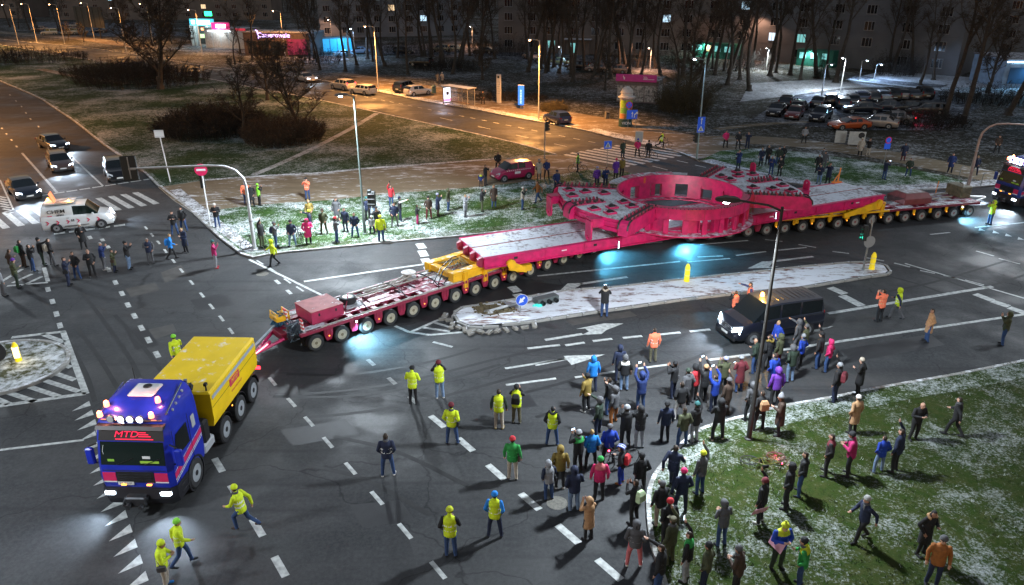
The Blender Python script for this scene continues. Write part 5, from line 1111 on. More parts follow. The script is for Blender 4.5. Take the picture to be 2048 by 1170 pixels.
# car park under the flats
lot = [((1697, 258), 188, 'coupe', (.42, .075, .02), 'orange coupe nearest the footpath in the car park'), ((1752, 254), 150, 'sedan', (.33, .28, .25), 'beige saloon next to the orange coupe in the car park'),
 ((1640, 240), 235, 'suv', (.01, .012, .016), 'black off-roader left of the orange coupe, facing the footpath'), ((1588, 236), 240, 'hatch', (.14, .02, .02), 'dark red hatchback in the front row of the car park'),
 ((1552, 229), 240, 'sedan', (.006, .007, .01), 'black saloon at the left end of the car park'), ((1598, 222), 60, 'hatch', (.008, .012, .03), 'black hatchback behind the dark red one in the car park'),
 ((1637, 213), 60, 'sedan', (.01, .012, .018), 'black saloon just below the blue white lamp post'), ((1683, 214), 75, 'wagon', (.03, .05, .08), 'estate with snow on its roof under the car park lamp'),
 ((1720, 203), 75, 'sedan', (.02, .03, .06), 'dark blue saloon second from the lamp in the back row'), ((1762, 200), 80, 'sedan', (.25, .27, .3), 'silver saloon in the middle of the back row'),
 ((1798, 197), 80, 'hatch', (.22, .2, .2), 'grey hatchback in the back row beside the black van'), ((1842, 196), 85, 'suv', (.008, .008, .01), 'black off-roader at the right end of the back row'),
 ((1768, 222), 170, 'sedan', (.03, .035, .05), 'dark saloon in the middle aisle of the car park'), ((1850, 228), 170, 'wagon', (.05, .04, .035), 'brown estate at the right side of the car park'),
 ((1574, 215), 60, 'suv', (.008, .009, .012), 'black off-roader between the two leftmost black cars'), ((1660, 207), 62, 'hatch', (.012, .014, .02), 'small dark car tucked left of the snow roofed estate'), ((1702, 208), 76, 'hatch', (.01, .015, .03), 'small dark hatchback right of the snow roofed estate'), ((1742, 203), 78, 'wagon', (.012, .012, .016), 'black estate left of the silver saloon'), ((1780, 199), 80, 'suv', (.014, .015, .018), 'dark off-roader right of the silver saloon'), ((1820, 198), 84, 'sedan', (.02, .02, .024), 'charcoal saloon in the back row by the grey hatchback'), ((1812, 224), 170, 'hatch', (.012, .012, .015), 'black hatchback in the middle aisle before the brown estate'), ((1722, 226), 172, 'sedan', (.01, .012, .016), 'black saloon in the middle aisle, left one')]
for i, (p, dg, sty, cl, lb) in enumerate(lot): car('parked_car', lb, G(*p, .112), dg, sty, cl, group='cars in the car park under the flats', snow=.25 if i in (7, 1, 9) else 0.0)
rc = car('parked_car', 'saloon with glowing red tail lights behind the beige one in the car park', G(1784, 246, .112), 160, 'sedan', (.28, .25, .24), False, True, group='cars in the car park under the flats')
pl = point('tail_glow', (-2.55, 0, .85), 26, (1, .04, .12), .08, rc)
# cars in front of the flats behind the trees, and far on the left
far = [((1060, 118), 120, 'hatch', (.3, .2, .16), 'pale hatchback at the left end of the row behind the trees'), ((1092, 127), 150, 'suv', (.03, .02, .02), 'dark off-roader behind the street lamp, under the flats'), ((1118, 130), 150, 'hatch', (.05, .05, .02), 'olive hatchback second in the row under the flats'),
 ((1155, 138), 160, 'wagon', (.03, .02, .02), 'dark estate in front of the lit entrance'), ((1196, 143), 160, 'sedan', (.25, .17, .15), 'pale saloon under the brown block'), ((1233, 146), 160, 'hatch', (.3, .18, .14), 'light hatchback at the right end of the row under the flats'),
 ((880, 104), 175, 'suv', (.4, .33, .22), 'pale off-roader lit yellow behind the bus shelter trees'), ((905, 103), 175, 'hatch', (.5, .42, .3), 'cream car lit yellow behind the bus shelter trees'), ((968, 107), 170, 'sedan', (.02, .02, .02), 'dark saloon under the bare trees right of the cream car'),
 ((718, 107), 200, 'sedan', (.2, .3, .45), 'pale blue saloon in the blue lit yard'), ((690, 114), 20, 'sedan', (.15, .3, .4), 'saloon in the turquoise light beside the shop'), ((808, 108), 0, 'suv', (.02, .03, .05), 'dark car before the blue lit block'),
 ((100, 70), 200, 'small_van', (.4, .38, .34), 'white van in the far left car park, nearest the lane'), ((140, 69), 200, 'small_van', (.4, .38, .34), 'white van second from the left in the far car park'), ((160, 68), 210, 'sedan', (.4, .35, .3), 'pale saloon beside the second white van'), ((80, 62), 210, 'sedan', (.3, .2, .15), 'car at the left end of the far car park'), ((150, 55), 210, 'hatch', (.35, .3, .25), 'hatchback behind the white vans'), ((200, 66), 190, 'sedan', (.04, .04, .05), 'dark saloon below the billboard')]
for p, dg, sty, cl, lb in far: car('parked_car', lb, G(*p, .112), dg, sty, cl, group='cars parked far behind the trees')
# ================================================================ STREET FURNITURE
GALV = M('galvanised', (.35, .36, .36), .45, .7, var=.3, vs=6)
POLEG = M('pole_grey_green', (.10, .13, .12), .5, .3, var=.2, vs=3); POLED = M('pole_dark', (.022, .020, .018), .6, 0, var=.3, vs=3)
POLES = M('pole_pale', (.42, .40, .36), .55, .2, var=.2, vs=3)
LENS_S = emat('sodium_lens', (1, .50, .20), 25); LENS_W = emat('led_lens', (.85, .95, 1), 25); LENS_B = emat('led_lens_blue', (.6, .82, 1), 25); LENS_P = emat('park_globe', (1, .62, .42), 20)
SOD, LED, LEDB = (1, .43, .11), (.80, .91, 1.0), (.42, .64, 1.0)
def street_lamp(label, base, h, arm_deg, arm, kind, energy, mat=None, z0=.1, group=None, size=150, name='street_lamp', lit=True):
    T = thing(name, label, 'street lamp', (base[0], base[1], z0), R(arm_deg), group); mat = mat or POLEG
    b = MB(); b.lathe([(.16, 0), (.16, .05), (.10, .08), (.095, 1.4), (.075, 1.45), (.05, h)], 12); b.build('pole', mat, T, True)
    b = MB(); b.box((.085, 0, .9), (.03, .10, .35)); b.build('access_door', mat, T)
    if arm: b = MB(); b.tube([(0, 0, h - .15), (arm * .3, 0, h + .02), (arm, 0, h + .12)], .04, 8); b.build('arm', mat, T)
    col, lens = {'S': (SOD, LENS_S), 'W': (LED, LENS_W), 'B': (LEDB, LENS_B), 'P': ((1, .50, .30), LENS_P)}[kind]
    zz = h + .12
    b = MB(); rg = lambda x, w, a, c: [(arm + x, -w, zz + a), (arm + x, w, zz + a), (arm + x, w * .8, zz + c), (arm + x, -w * .8, zz + c)]
    b.loft([rg(-.12, .07, -.05, .05), rg(.05, .15, -.06, .10), rg(.35, .17, -.06, .11), rg(.62, .12, -.05, .06), rg(.70, .05, -.03, .02)]); b.build('lamp_head', BLK if mat is POLED else M('lamp_housing', (.12, .13, .14), .5), T, True)
    b = MB(); b.lathe([(.02, 0), (.13, .0), (.10, -.06), (.02, -.085)], 14, (arm + .32, 0, zz - .062)); b.build('lens', lens if lit else HLOFF, T)
    if lit: spot('lamp_light', (arm + .32, 0, zz - .22), (arm + 2.2, 0, 0), energy, col, size, .18, .45, T)
    return T
# near lamps: tall grey-green post on the lawn, dark post at the lower right
def to_arm(base, hu, hv, h):          # direction from a post to its photographed head
    p = G(hu, hv, h); return math.degrees(math.atan2(p.y - base[1], p.x - base[0])), (Vector((p.x, p.y)) - Vector((base[0], base[1]))).length
E_W, E_S = 1500, 8500
b1 = G(730, 468, .1); street_lamp('tall grey street lamp with bright white head on the audience lawn', b1, 9.2, 200, .5, 'W', E_W * 5.0)
b2 = G(1497, 878, .1); street_lamp('dark street lamp with its arm over the crowd in the lower right', b2, 9.2, 165, 1.5, 'W', E_W * 3.0, POLED)
# the same row goes on outside the picture: two more posts by the junction light the foreground
street_lamp('street lamp standing beyond the lower left of the junction', (-21.5, 13.5), 9.2, 40, 1.2, 'W', E_W * 1.6, z0=0)
street_lamp('street lamp standing beyond the right edge by the near lawn', (31.0, 33.5), 9.2, 130, 1.2, 'W', E_W * .9)
street_lamp('street lamp past the pusher truck on the right', (46.0, 62.0), 9.2, 200, 1.2, 'W', E_W * .8)
street_lamp('street lamp beyond the left edge beside the zebra crossing', (-44.0, 50.0), 9.2, 10, 1.2, 'W', E_W * 1.6, z0=0)
for x, y, w_ in ((-66, 78, 'nearer'), (-100, 118, 'farther')): street_lamp('sodium lamp beyond the left edge along the queue, %s one' % w_, (x, y), 9.2, 10, 1.2, 'S', E_S * 1.4, POLES, z0=0, group='sodium lamps along the side road')
# sodium lamps along the side road
so_l = [((757, 183), 'first from the bus shelter, by the white estate car'), ((1077, 240), 'beside the blue hatchback and blue totem')]
for p, lb in so_l: street_lamp('sodium street lamp ' + lb, G(*p, .1), 9.2, 215, 1.1, 'S', E_S * 1.05, POLES, group='sodium lamps along the side road')
def head_base(u, v, h=9.3): p = G(u, v, h); return (p.x, p.y)
for (u, v), lb, e in (((552, 22), 'in front of the shop with the violet sign', .9), ((383, 20), 'behind the turquoise shop sign', .9), ((228, 16), 'right of the billboard at the far left', .9), ((104, 9), 'over the far left car park', .8), ((10, 10), 'in the far left corner', .8)):
    street_lamp('sodium street lamp ' + lb, head_base(u + 8, v), 9.2, 205, 1.1, 'S', E_S * e * .4, POLES, group='sodium lamps along the side road')
for (u, v), lb in (((56, 8), 'far left, second from the corner'), ((174, 6), 'far left behind the billboard lamp'), ((292, 8), 'far off between the billboard and the shop')):
    street_lamp('distant sodium lamp ' + lb, head_base(u, v, 9.3), 9.2, 205, 1.1, 'S', E_S * .3, POLES, group='sodium lamps along the side road')
# lamp with twin blue signs at the junction mouth
b3 = G(1393, 318, .1)
T3 = street_lamp('tall pale lamp post carrying two stacked blue signs', b3, 9.1, 175, .7, 'B', 300, M('pole_teal', (.22, .28, .27), .5, .3))
# lamps of the car park and the flats
for (u, v), (hu, hv), k, e, lb in (((1642, 196), (1656, 130), 'B', 1100, 'slim blue white lamp post lighting the car park'), ((1718, 160), (1722, 122), 'B', 800, 'pale slim lamp post by the green entrance'), ((1748, 160), (1752, 130), 'B', 450, 'slim lamp post right of the green entrance')):
    h = GH(u, v, hv); street_lamp(lb, G(u, v, .11), h, -20, .4, k, e, GALV, .11, name='lamp_post')
for (u, v, h), lb, e, kd in (((1303, 97, 4.0), 'globe lamp before the brown block', 1400, 'P'), ((660, 40, 5.0), 'lone park lamp left of the tall trunks', 900, 'P'), ((944, 54, 4.5), 'park lamp behind the bus shelter trees', 1500, 'P'), ((1538, 97, 4.0), 'white lamp before the green ground floor', 1600, 'W'), ((1692, 117, 5.0), 'white wall lamp over the turquoise entrance', 1600, 'W'), ((1123, 94, 3.6), 'cold lamp over the block entrance', 500, 'B'), ((1517, 28, 9.0), 'reddish lamp high among the trees', 900, 'P'), ((706, 58, 6.0), 'small cold lamp in the blue lit yard', 1500, 'B'), ((1968, 37, 9), 'tiny far lamp in the top right dark', 30, 'P')):
    street_lamp('%s' % lb, head_base(u, v, h), h - .1, 180, .15, kd, e, POLES if kd != 'B' else GALV, name='park_lamp', size=165)

# ---- traffic signals and signs
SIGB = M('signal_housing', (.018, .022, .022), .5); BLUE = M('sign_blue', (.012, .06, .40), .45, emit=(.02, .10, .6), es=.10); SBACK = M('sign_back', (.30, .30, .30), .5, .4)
SRED = M('sign_red', (.50, .012, .08), .45); SWH = M('sign_white', (.62, .62, .62), .5)
def signal_head(par, loc, rz, lit=None, board=False, name='signal_head'):
    M4 = Matrix.Rotation(rz, 3, 'Z'); loc = Vector(loc)
    b = MB(); b.box(loc, (.22, .30, .92), rz); hd_ = b.build(name, SIGB, par)
    for k, nm in enumerate(('g', 'y', 'r')):
        p = loc + M4 @ Vector((.12, 0, -.29 + k * .29)); b = MB(); b.cyl(p, p + M4 @ Vector((.14, 0, 0)), .105, .105, 12, False); b.build('visor', SIGB, hd_)
        b = MB(); b.cyl(p - M4 @ Vector((.005, 0, 0)), p + M4 @ Vector((.01, 0, 0)), .095, .095, 12); b.build('lens', emat('signal_green_on', (.05, 1, .65), 4) if lit == nm else M('signal_lens_' + nm, {'g': (.01, .06, .04), 'y': (.08, .05, .01), 'r': (.1, .01, .01)}[nm], .3), hd_)
    if board: b = MB(); b.box(loc - M4 @ Vector((.02, 0, 0)), (.02, .62, 1.3), rz); b.build('back_board', SIGB, hd_)
    return hd_
def post(T, h, r=.045, mat=None): b = MB(); b.lathe([(r * 1.6, 0), (r * 1.6, .06), (r, .08), (r, h)], 10); return b.build('post', mat or GALV, T, True)
def disc(par, nm, c, r, rz, mat, off=0.0, th=.012, n=24, tri=False):
    M4 = Matrix.Rotation(rz, 3, 'Z'); c = Vector(c); d = M4 @ Vector((1, 0, 0)); u = M4 @ Vector((0, 1, 0)); b = MB()
    rg = lambda o: [c + d * o + (u * math.cos(2 * math.pi * k / n) + Vector((0, 0, math.sin(2 * math.pi * k / n)))) * r for k in range(n)]
    b.loft([rg(off), rg(off + th)]); return b.build(nm, mat, par)
def panel(par, nm, c, w, h, rz, mat, off=0.0, th=.014): 
    M4 = Matrix.Rotation(rz, 3, 'Z'); p = Vector(c) + M4 @ Vector((off, 0, 0)); b = MB(); b.box(p, (th, w, h), rz); return b.build(nm, mat, par)
def glyph(par, nm, c, rz, pts, mat, off):   # flat shape in a sign's plane: pts in (across, up); across runs to the viewer's right
    M4 = Matrix.Rotation(rz, 3, 'Z'); b = MB(); v = [Vector(c) + M4 @ Vector((off, p[0], 0)) + Vector((0, 0, p[1])) for p in pts]
    from mathutils.geometry import tessellate_polygon
    b.add(v, [tuple(f) for f in tessellate_polygon([[Vector((p[0], p[1], 0)) for p in pts]])]); return b.build(nm, mat, par)
def ped_sign(T, c, rz, s=.62):
    sg = panel(T, 'sign_plate', c, s, s, rz, BLUE); panel(sg, 'rim', c, s * 1.04, s * 1.04, rz, SWH, -.008, .010)
    glyph(sg, 'white_triangle', c, rz, [(-.40 * s, -.34 * s), (.40 * s, -.34 * s), (0, .38 * s)], SWH, .009)
    glyph(sg, 'walker_figure', c, rz, [(-.05 * s, .14 * s), (.05 * s, .14 * s), (.05 * s, .02 * s), (.13 * s, -.28 * s), (.06 * s, -.28 * s), (0, -.08 * s), (-.08 * s, -.28 * s), (-.15 * s, -.28 * s), (-.05 * s, .0)], BLK, .011); return sg
def up_arrow(par, c, rz, s, off=.009): glyph(par, 'white_arrow', c, rz, [(-.05 * s, -.4 * s), (.05 * s, -.4 * s), (.05 * s, .12 * s), (.16 * s, .12 * s), (0, .4 * s), (-.16 * s, .12 * s), (-.05 * s, .12 * s)], SWH, off)
FACE = R(-80)
# gantry with its signal seen from behind
gb = G(510, 500, .1); gz = 5.6; ge = G(258, 342, gz); gd = Vector((ge.x - gb.x, ge.y - gb.y)); gl = gd.length; ga = math.degrees(math.atan2(gd.y, gd.x))
T = thing('signal_gantry', 'pale curved signal mast reaching over the road left of the lawn', 'traffic signal', gb, R(ga))
b = MB(); b.lathe([(.2, 0), (.2, .06), (.12, .1), (.11, 2.4), (.095, 2.5), (.09, gz - 1.3)], 12); b.tube([(0, 0, gz - 1.35), (.08, 0, gz - .9), (.5, 0, gz - .35), (1.1, 0, gz - .08), (2.0, 0, gz), (gl, 0, gz + .05)], .09, 10, .06); b.build('mast', M('mast_white', (.48, .49, .50), .5, .2, var=.15, vs=3), T, True)
b = MB(); b.cyl((0, -.02, 1.9), (0, -.02, 2.0), .14); b.build('collar', GALV, T)
b = MB(); b.cbox((gl - .05, -.02, gz + .05), (.9, .10, 1.5), .04); sb = b.build('back_plate', SIGB, T); b = MB(); b.box((gl - .05, .05, gz + .1), (.06, .06, 1.3)); b.box((gl - .2, .06, gz), (.4, .06, .06)); b.build('clamp', GALV, sb)
for k in range(3): b = MB(); b.cyl((gl - .05, -.08, gz - .35 + .4 * k), (gl - .05, -.24, gz - .35 + .4 * k), .13); b.build('lens', BLK, sb)
# right-hand gantry
rb = G(1936, 372, .1); T = thing('signal_gantry', 'tall rust tinted mast bending over the road at the right edge', 'traffic signal', rb, R(-14)); hz = GH(1936, 372, 246)
b = MB(); b.lathe([(.2, 0), (.2, .06), (.13, .1), (.12, 2.4), (.10, 2.5), (.095, hz - 1.3)], 12); b.tube([(0, 0, hz - 1.35), (.1, 0, hz - .8), (.5, 0, hz - .3), (1.0, 0, hz - .06), (1.8, 0, hz), (7.5, 0, hz - .15)], .095, 10, .06); b.build('mast', M('mast_rust', (.36, .30, .26), .6, .2, var=.3, vs=3), T, True)
signal_head(T, (7.2, 0, hz - .6), R(90)); b = MB(); b.cyl((0, 0, 2.9), (0, 0, 3.0), .14); b.build('collar', GALV, T)
# no-entry sign
p = G(421, 452, .1); T = thing('no_entry_sign', 'round red no entry sign on a white post by the zebra crossing', 'road sign', p); hs = GH(421, 452, 340); post(T, hs + .2, .05, SWH); d0 = disc(T, 'sign_disc', (0, -.06, hs), .42, FACE, SRED); panel(d0, 'white_bar', (0, -.06, hs), .6, .14, FACE, SWH, .013, .006)
signal_head(T, (-.1, .12, hs - .85), R(100))
# plain white sign on the verge
p = G(341, 364, .1); T = thing('white_sign', 'square white sign on a leaning white post beside the left road', 'road sign', p); hs = GH(341, 364, 268); b = MB(); b.tube([(0, 0, 0), (-.12, 0, hs * .6), (-.22, 0, hs + .3)], .05, 8); b.build('post', SWH, T); s_ = panel(T, 'sign_plate', (-.2, -.05, hs), .75, .62, FACE, SWH)
for k in range(2): panel(s_, 'rim_bar', (-.2, -.05, hs + (.24 if k else -.24)), .68, .03, FACE, SBACK, .012, .006)
# pedestrian crossing signs
p = G(1213, 346, .1); T = thing('crossing_sign', 'blue pedestrian crossing sign on a thin post in front of the zebra', 'road sign', p); hs = GH(1213, 346, 290); post(T, hs + .3, .03); ped_sign(T, (0, -.04, hs), FACE, .68)
for z, kind in ((GH(1393, 318, 257), 'p'), (GH(1393, 318, 242), 'a')):
    if kind == 'p': ped_sign(T3, Matrix.Rotation(-R(175), 3, 'Z') @ Vector((0.1, -.12, z)), FACE - R(175), .72)
    else: c = Matrix.Rotation(-R(175), 3, 'Z') @ Vector((0.1, -.12, z + .02)); s_ = panel(T3, 'sign_plate', c, .72, .72, FACE - R(175), BLUE); up_arrow(s_, c, FACE - R(175), .8)
signal_head(T3, Matrix.Rotation(-R(175), 3, 'Z') @ Vector((-.25, -.1, GH(1393, 318, 275))), R(150) - R(175))
# other posts
p = G(1089, 316, .1); T = thing('signal_post', 'thin signal post at the tip of the verge by the side road', 'traffic signal', p); hs = GH(1089, 316, 252); post(T, hs + .4, .05); signal_head(T, (.18, -.05, hs), R(20))
p = G(1257, 258, .11); T = thing('lane_sign', 'blue lane arrow sign and round no stopping sign by the advertising column', 'road sign', p); hs = GH(1257, 258, 229)
for x in (-.1, .75): b = MB(); b.cyl((x, 0, 0), (x, 0, hs + (1.4 if x < 0 else .3)), .03); b.build('post', GALV, T)
s_ = panel(T, 'sign_plate', (.3, -.05, hs), 1.25, 1.0, FACE, BLUE); up_arrow(s_, (0, -.05, hs), FACE, .8); up_arrow(s_, (.32, -.05, hs), FACE, .8); glyph(s_, 'white_arrow', (.62, -.1, hs), FACE, [(-.12, -.35), (-.02, -.35), (-.02, -.05), (.22, .1), (.3, 0), (.36, .3), (.08, .28), (.15, .2), (-.12, .05)], SWH, .01)
d0 = disc(T, 'sign_disc', (-.1, -.06, hs + 1.05), .42, FACE, SRED); disc(d0, 'blue_field', (-.1, -.06, hs + 1.05), .34, FACE, BLUE, .012, .005)
for a in (45, 135): M4 = Matrix.Rotation(FACE, 3, 'Z'); b = MB(); b.box(Vector((-.1, -.06, hs + 1.05)) + M4 @ Vector((.02, 0, 0)), (.005, .66, .06), 0, M4 @ Matrix.Rotation(R(a), 3, 'X')); b.build('red_cross_bar', SRED, d0)
p = G(1767, 330, .11); T = thing('parking_sign', 'small blue and red sign on a thin post on the far lawn', 'road sign', p); hs = GH(1767, 330, 288); post(T, hs + .4, .035); s_ = panel(T, 'sign_plate', (0, -.04, hs - .2), .62, .55, FACE, BLUE); d0 = disc(T, 'sign_disc', (0, -.05, hs + .35), .32, FACE, SRED); disc(d0, 'blue_field', (0, -.05, hs + .35), .24, FACE, BLUE, .012, .005)
# signal at the right end of the big island
p = G(1726, 540, .1); T = thing('signal_post', 'grey signal post with a green light and a round plate on the island', 'traffic signal', p); hs = GH(1726, 540, 432); post(T, hs, .06); signal_head(T, (-.32, -.02, GH(1726, 540, 466)), R(170), 'g'); disc(T, 'sign_back', (.02, -.08, GH(1726, 540, 483)), .36, FACE, SBACK)
point('signal_glow', (-.55, -.1, GH(1726, 540, 466) - .25), 2, (.05, 1, .7), .06, T)
# signal boards mounted on the lawn lamp's neighbour post
p = G(741, 458, .1); T = thing('signal_post', 'dark signal boards on a short post behind the tall lawn lamp', 'traffic signal', p); post(T, 2.6, .06, POLED); 
for k in range(2): b = MB(); b.cbox((.12 + .25 * k, 0, 2.25 - .12 * k), (.26, .34, 1.15), .03); b.build('signal_housing', SIGB, T)
for k in range(3): b = MB(); b.box((.22, -.2, 2.55 - k * .35), (.5, .14, .03)); b.build('visor', GALV, T)
# knocked-over signal on the island with its bent sign and broken lens
a0, a1 = G(978, 622, .16), G(1112, 585, .30); d_ = (a1 - a0); T = thing('fallen_signal', 'knocked over grey signal pole lying across the island', 'traffic signal', a0, math.atan2(d_.y, d_.x)); Lp = d_.length
b = MB(); b.tube([(0, 0, 0), (Lp * .5, 0, .07), (Lp, 0, .20)], .075, 10); b.build('pole', M('mast_white'), T)
b = MB(); b.box((Lp * .78, -.42, .12), (1.35, .5, .30)); hb = b.build('signal_housing', M('signal_grey', (.10, .12, .12), .5), T)
for k in range(3): b = MB(); b.cyl((Lp * .78 - .42 + k * .42, -.68, .1), (Lp * .78 - .42 + k * .42, -.88, .08), .12, .12, 12, False); b.build('visor', SIGB, hb)
b = MB(); b.lathe([(.3, -.06), (.28, .03), (.12, .1)], 10, (0, 0, -.05)); b.build('torn_base', rub, T)
p = G(1072, 613, .1); T = thing('broken_lens', 'turquoise broken signal lens lying on the snowy island', 'debris', p, .3); b = MB()
for k in range(5): a = k * 1.3; b.add([(.1 * k - .2, 0, .01), (.1 * k + .1, .05, .02), (.1 * k + .08, .16, .10), (.1 * k - .12, .18, .04)], [(0, 1, 2, 3)])
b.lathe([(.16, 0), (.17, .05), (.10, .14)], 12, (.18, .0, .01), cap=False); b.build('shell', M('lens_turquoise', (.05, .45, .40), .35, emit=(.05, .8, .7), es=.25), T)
p = G(1040, 625, .1); T = thing('keep_left_sign', 'round blue arrow sign leaning on a bent post on the island', 'road sign', p); b = MB(); b.tube([(0, 0, 0), (.02, 0, .35), (.12, .05, .6)], .03, 8); b.build('post', GALV, T); d0 = disc(T, 'sign_disc', (.10, -.02, .72), .31, FACE, BLUE); glyph(d0, 'white_arrow', (.10, -.02, .72), FACE - 0, [(.18, .12), (.10, .2), (-.02, .07), (-.08, .13), (-.18, -.18), (.10, -.08), (.05, -.01)], SWH, .016); disc(d0, 'white_rim', (.10, -.02, .72), .33, FACE, SWH, -.006, .01)
# bollards
BOLY = M('bollard_yellow', (.78, .58, .01), .4, emit=(1, .75, .02), es=.12)
def bollard(u, v, lb, h=1.05, r=.15, lit=False, z=.1):
    T = thing('bollard', lb, 'bollard', G(u, v, z)); b = MB(); b.lathe([(r * 1.1, 0), (r * 1.1, .1), (r, .14), (r, h * .8), (r * .8, h * .88), (r * .45, h), (r * .2, h * 1.02)], 18); bo = b.build('body', BOLY, T, True)
    for z in (.35, .7): b = MB(); b.lathe([(r * 1.02, z), (r * 1.02, z + .05)], 18); b.build('band', M('bollard_band', (.85, .75, .3), .3), T)
    if lit:
        for k in range(5): a = R(-140 + k * 30); b = MB(); b.box((r * 1.01 * math.cos(a), r * 1.01 * math.sin(a), h * .5), (.02, .05, .55), a); b.build('light_slot', emat('bollard_glow', (1, .75, .3), 1.2), T)
        point('bollard_light', (.35, -.35, .6), 4, (1, .8, .35), .1, T)
bollard(1373, 562, 'yellow bollard on the far edge of the long island'); bollard(1743, 538, 'yellow bollard at the right tip of the long island'); bollard(38, 722, 'lit yellow bollard on the small island at the left edge', .95, .13, True)
p = G(-12, 745, .12); T = thing('round_sign', 'back of a round black sign cut by the left edge', 'road sign', p); post(T, 1.0, .04); disc(T, 'sign_back', (.28, -.02, 1.05), .5, FACE, BLK)
# bus stop: shelter, totem, bin, info column
p = G(918, 213, .11); T = thing('bus_shelter', 'glass bus shelter with a lit advertising panel', 'bus shelter', p, R(-42)); Lh = 4.6
b = MB(); b.cbox((0, 0, 2.55), (Lh + .5, 1.7, .12), .03); b.build('roof', M('shelter_roof', (.25, .22, .20), .6, snow=.8), T)
for x in (-Lh / 2, 0, Lh / 2):
    for y in (-.65, .65):
        if y < 0 and x == 0: continue
        b = MB(); b.box((x, y, 1.25), (.07, .07, 2.5)); b.build('post', M('shelter_frame', (.35, .33, .30), .5, .3), T)
GP = M('shelter_glass', (.25, .27, .28), .1, trans=.0); GP.node_tree.nodes['Principled BSDF'].inputs['Alpha'].default_value = .25
for k in range(3): b = MB(); b.box((-Lh / 2 + (k + .5) * Lh / 3, .66, 1.3), (Lh / 3 - .08, .02, 1.9)); b.build('glass_panel', GP, T)
for z in (.4, 1.2): b = MB(); b.box((0, .69, z), (Lh, .04, .05)); b.build('rail', M('shelter_frame'), T)
b = MB(); b.box((0, .35, .5), (2.8, .4, .06)); b.build('bench', M('bench_wood', (.2, .12, .06), .7), T)
b = MB(); b.box((-Lh / 2 - .02, 0, 1.3), (.12, 1.35, 2.1)); ad = b.build('advert_case', BLK, T)
for s, dx in ((-1, -.075), (1, .075)):
    b = MB(); b.box((-Lh / 2 - .02 + dx, 0, 1.32), (.012, 1.2, 1.85)); b.build('advert_screen', emat('advert_white', (.80, .84, 1), .9), ad); b = MB(); b.box((-Lh / 2 - .02 + dx * 1.12, 0, .62), (.012, 1.2, .35)); b.build('advert_pink', emat('advert_pinkband', (.9, .25, .55), .6), ad); b = MB(); b.box((-Lh / 2 - .02 + dx * 1.14, .1, 1.5), (.012, .5, .45)); b.build('advert_figure', M('advert_dark', (.25, .10, .08), .5), ad)
point('advert_glow', (-Lh / 2 - .7, -.5, 1.4), 60, (.8, .82, 1), .3, T)
p = G(998, 206, .11); T = thing('stop_totem', 'tall white bus stop totem right of the shelter', 'sign', p, R(-40)); b = MB(); b.cbox((0, 0, 1.9), (.7, .22, 3.8), .03); b.build('body', M('totem_white', (.5, .48, .45), .5), T); b = MB(); b.box((0, -.115, 3.45), (.36, .01, .3)); b.build('pictogram', BLK, T)
for k in range(6): b = MB(); b.box((0, -.115, 2.8 - k * .3), (.5, .008, .06)); b.build('timetable_line', SBACK, T)
p = G(1042, 218, .11); T = thing('blue_totem', 'blue upright sign board with white lettering by the side road', 'sign', p, R(-30)); b = MB(); b.cyl((0, 0, 0), (0, 0, .5), .06); b.build('foot', GALV, T); b = MB(); b.cbox((0, 0, 1.75), (.8, .3, 2.5), .05); b.build('body', M('totem_blue', (.02, .12, .55), .4, emit=(.03, .2, .9), es=.35), T); 
for k in range(9): b = MB(); b.box((.05, -.156, .8 + k * .2), (.22, .012, .12)); b.build('pale_letter', M('letter_blue_white', (.25, .5, .85), .5, emit=(.3, .6, 1), es=.5), T)
b = MB(); b.cbox((0, 0, 3.03), (.84, .34, .06), .01); b.build('snow_cap', WHT, T)
p = G(868, 186, .11); T = thing('litter_bin', 'green litter bin between the white hatchback and the bus shelter', 'bin', p); b = MB(); b.lathe([(.32, 0), (.36, .9), (.38, .95), (.2, 1.12)], 14); b.build('body', M('bin_green', (.08, .14, .11), .6), T); b = MB(); b.box((0, -.33, .8), (.3, .05, .14)); b.build('slot', BLK, T)
p = G(1214, 237, .11); T = thing('litter_bin', 'small square grey bin on the pavement left of the advertising column', 'bin', p, .3); b = MB(); b.cbox((0, 0, .4), (.5, .45, .8), .03); b.build('body', M('bin_grey', (.16, .15, .13), .7, var=.3), T); b = MB(); b.box((0, -.232, .62), (.3, .01, .12)); b.build('slot', BLK, T)
p = G(1277, 292, .11); T = thing('utility_box', 'pale utility cabinet beside the zebra crossing', 'cabinet', p, R(-20)); b = MB(); b.cbox((0, 0, .95), (.75, .4, 1.1), .02); b.cyl((0, 0, 0), (0, 0, .45), .1); b.build('cabinet', M('cabinet_grey', (.36, .36, .32), .6, var=.2), T); b = MB(); b.box((0, -.205, .95), (.66, .01, .95)); b.build('door', M('cabinet_door', (.33, .33, .30), .6), T)
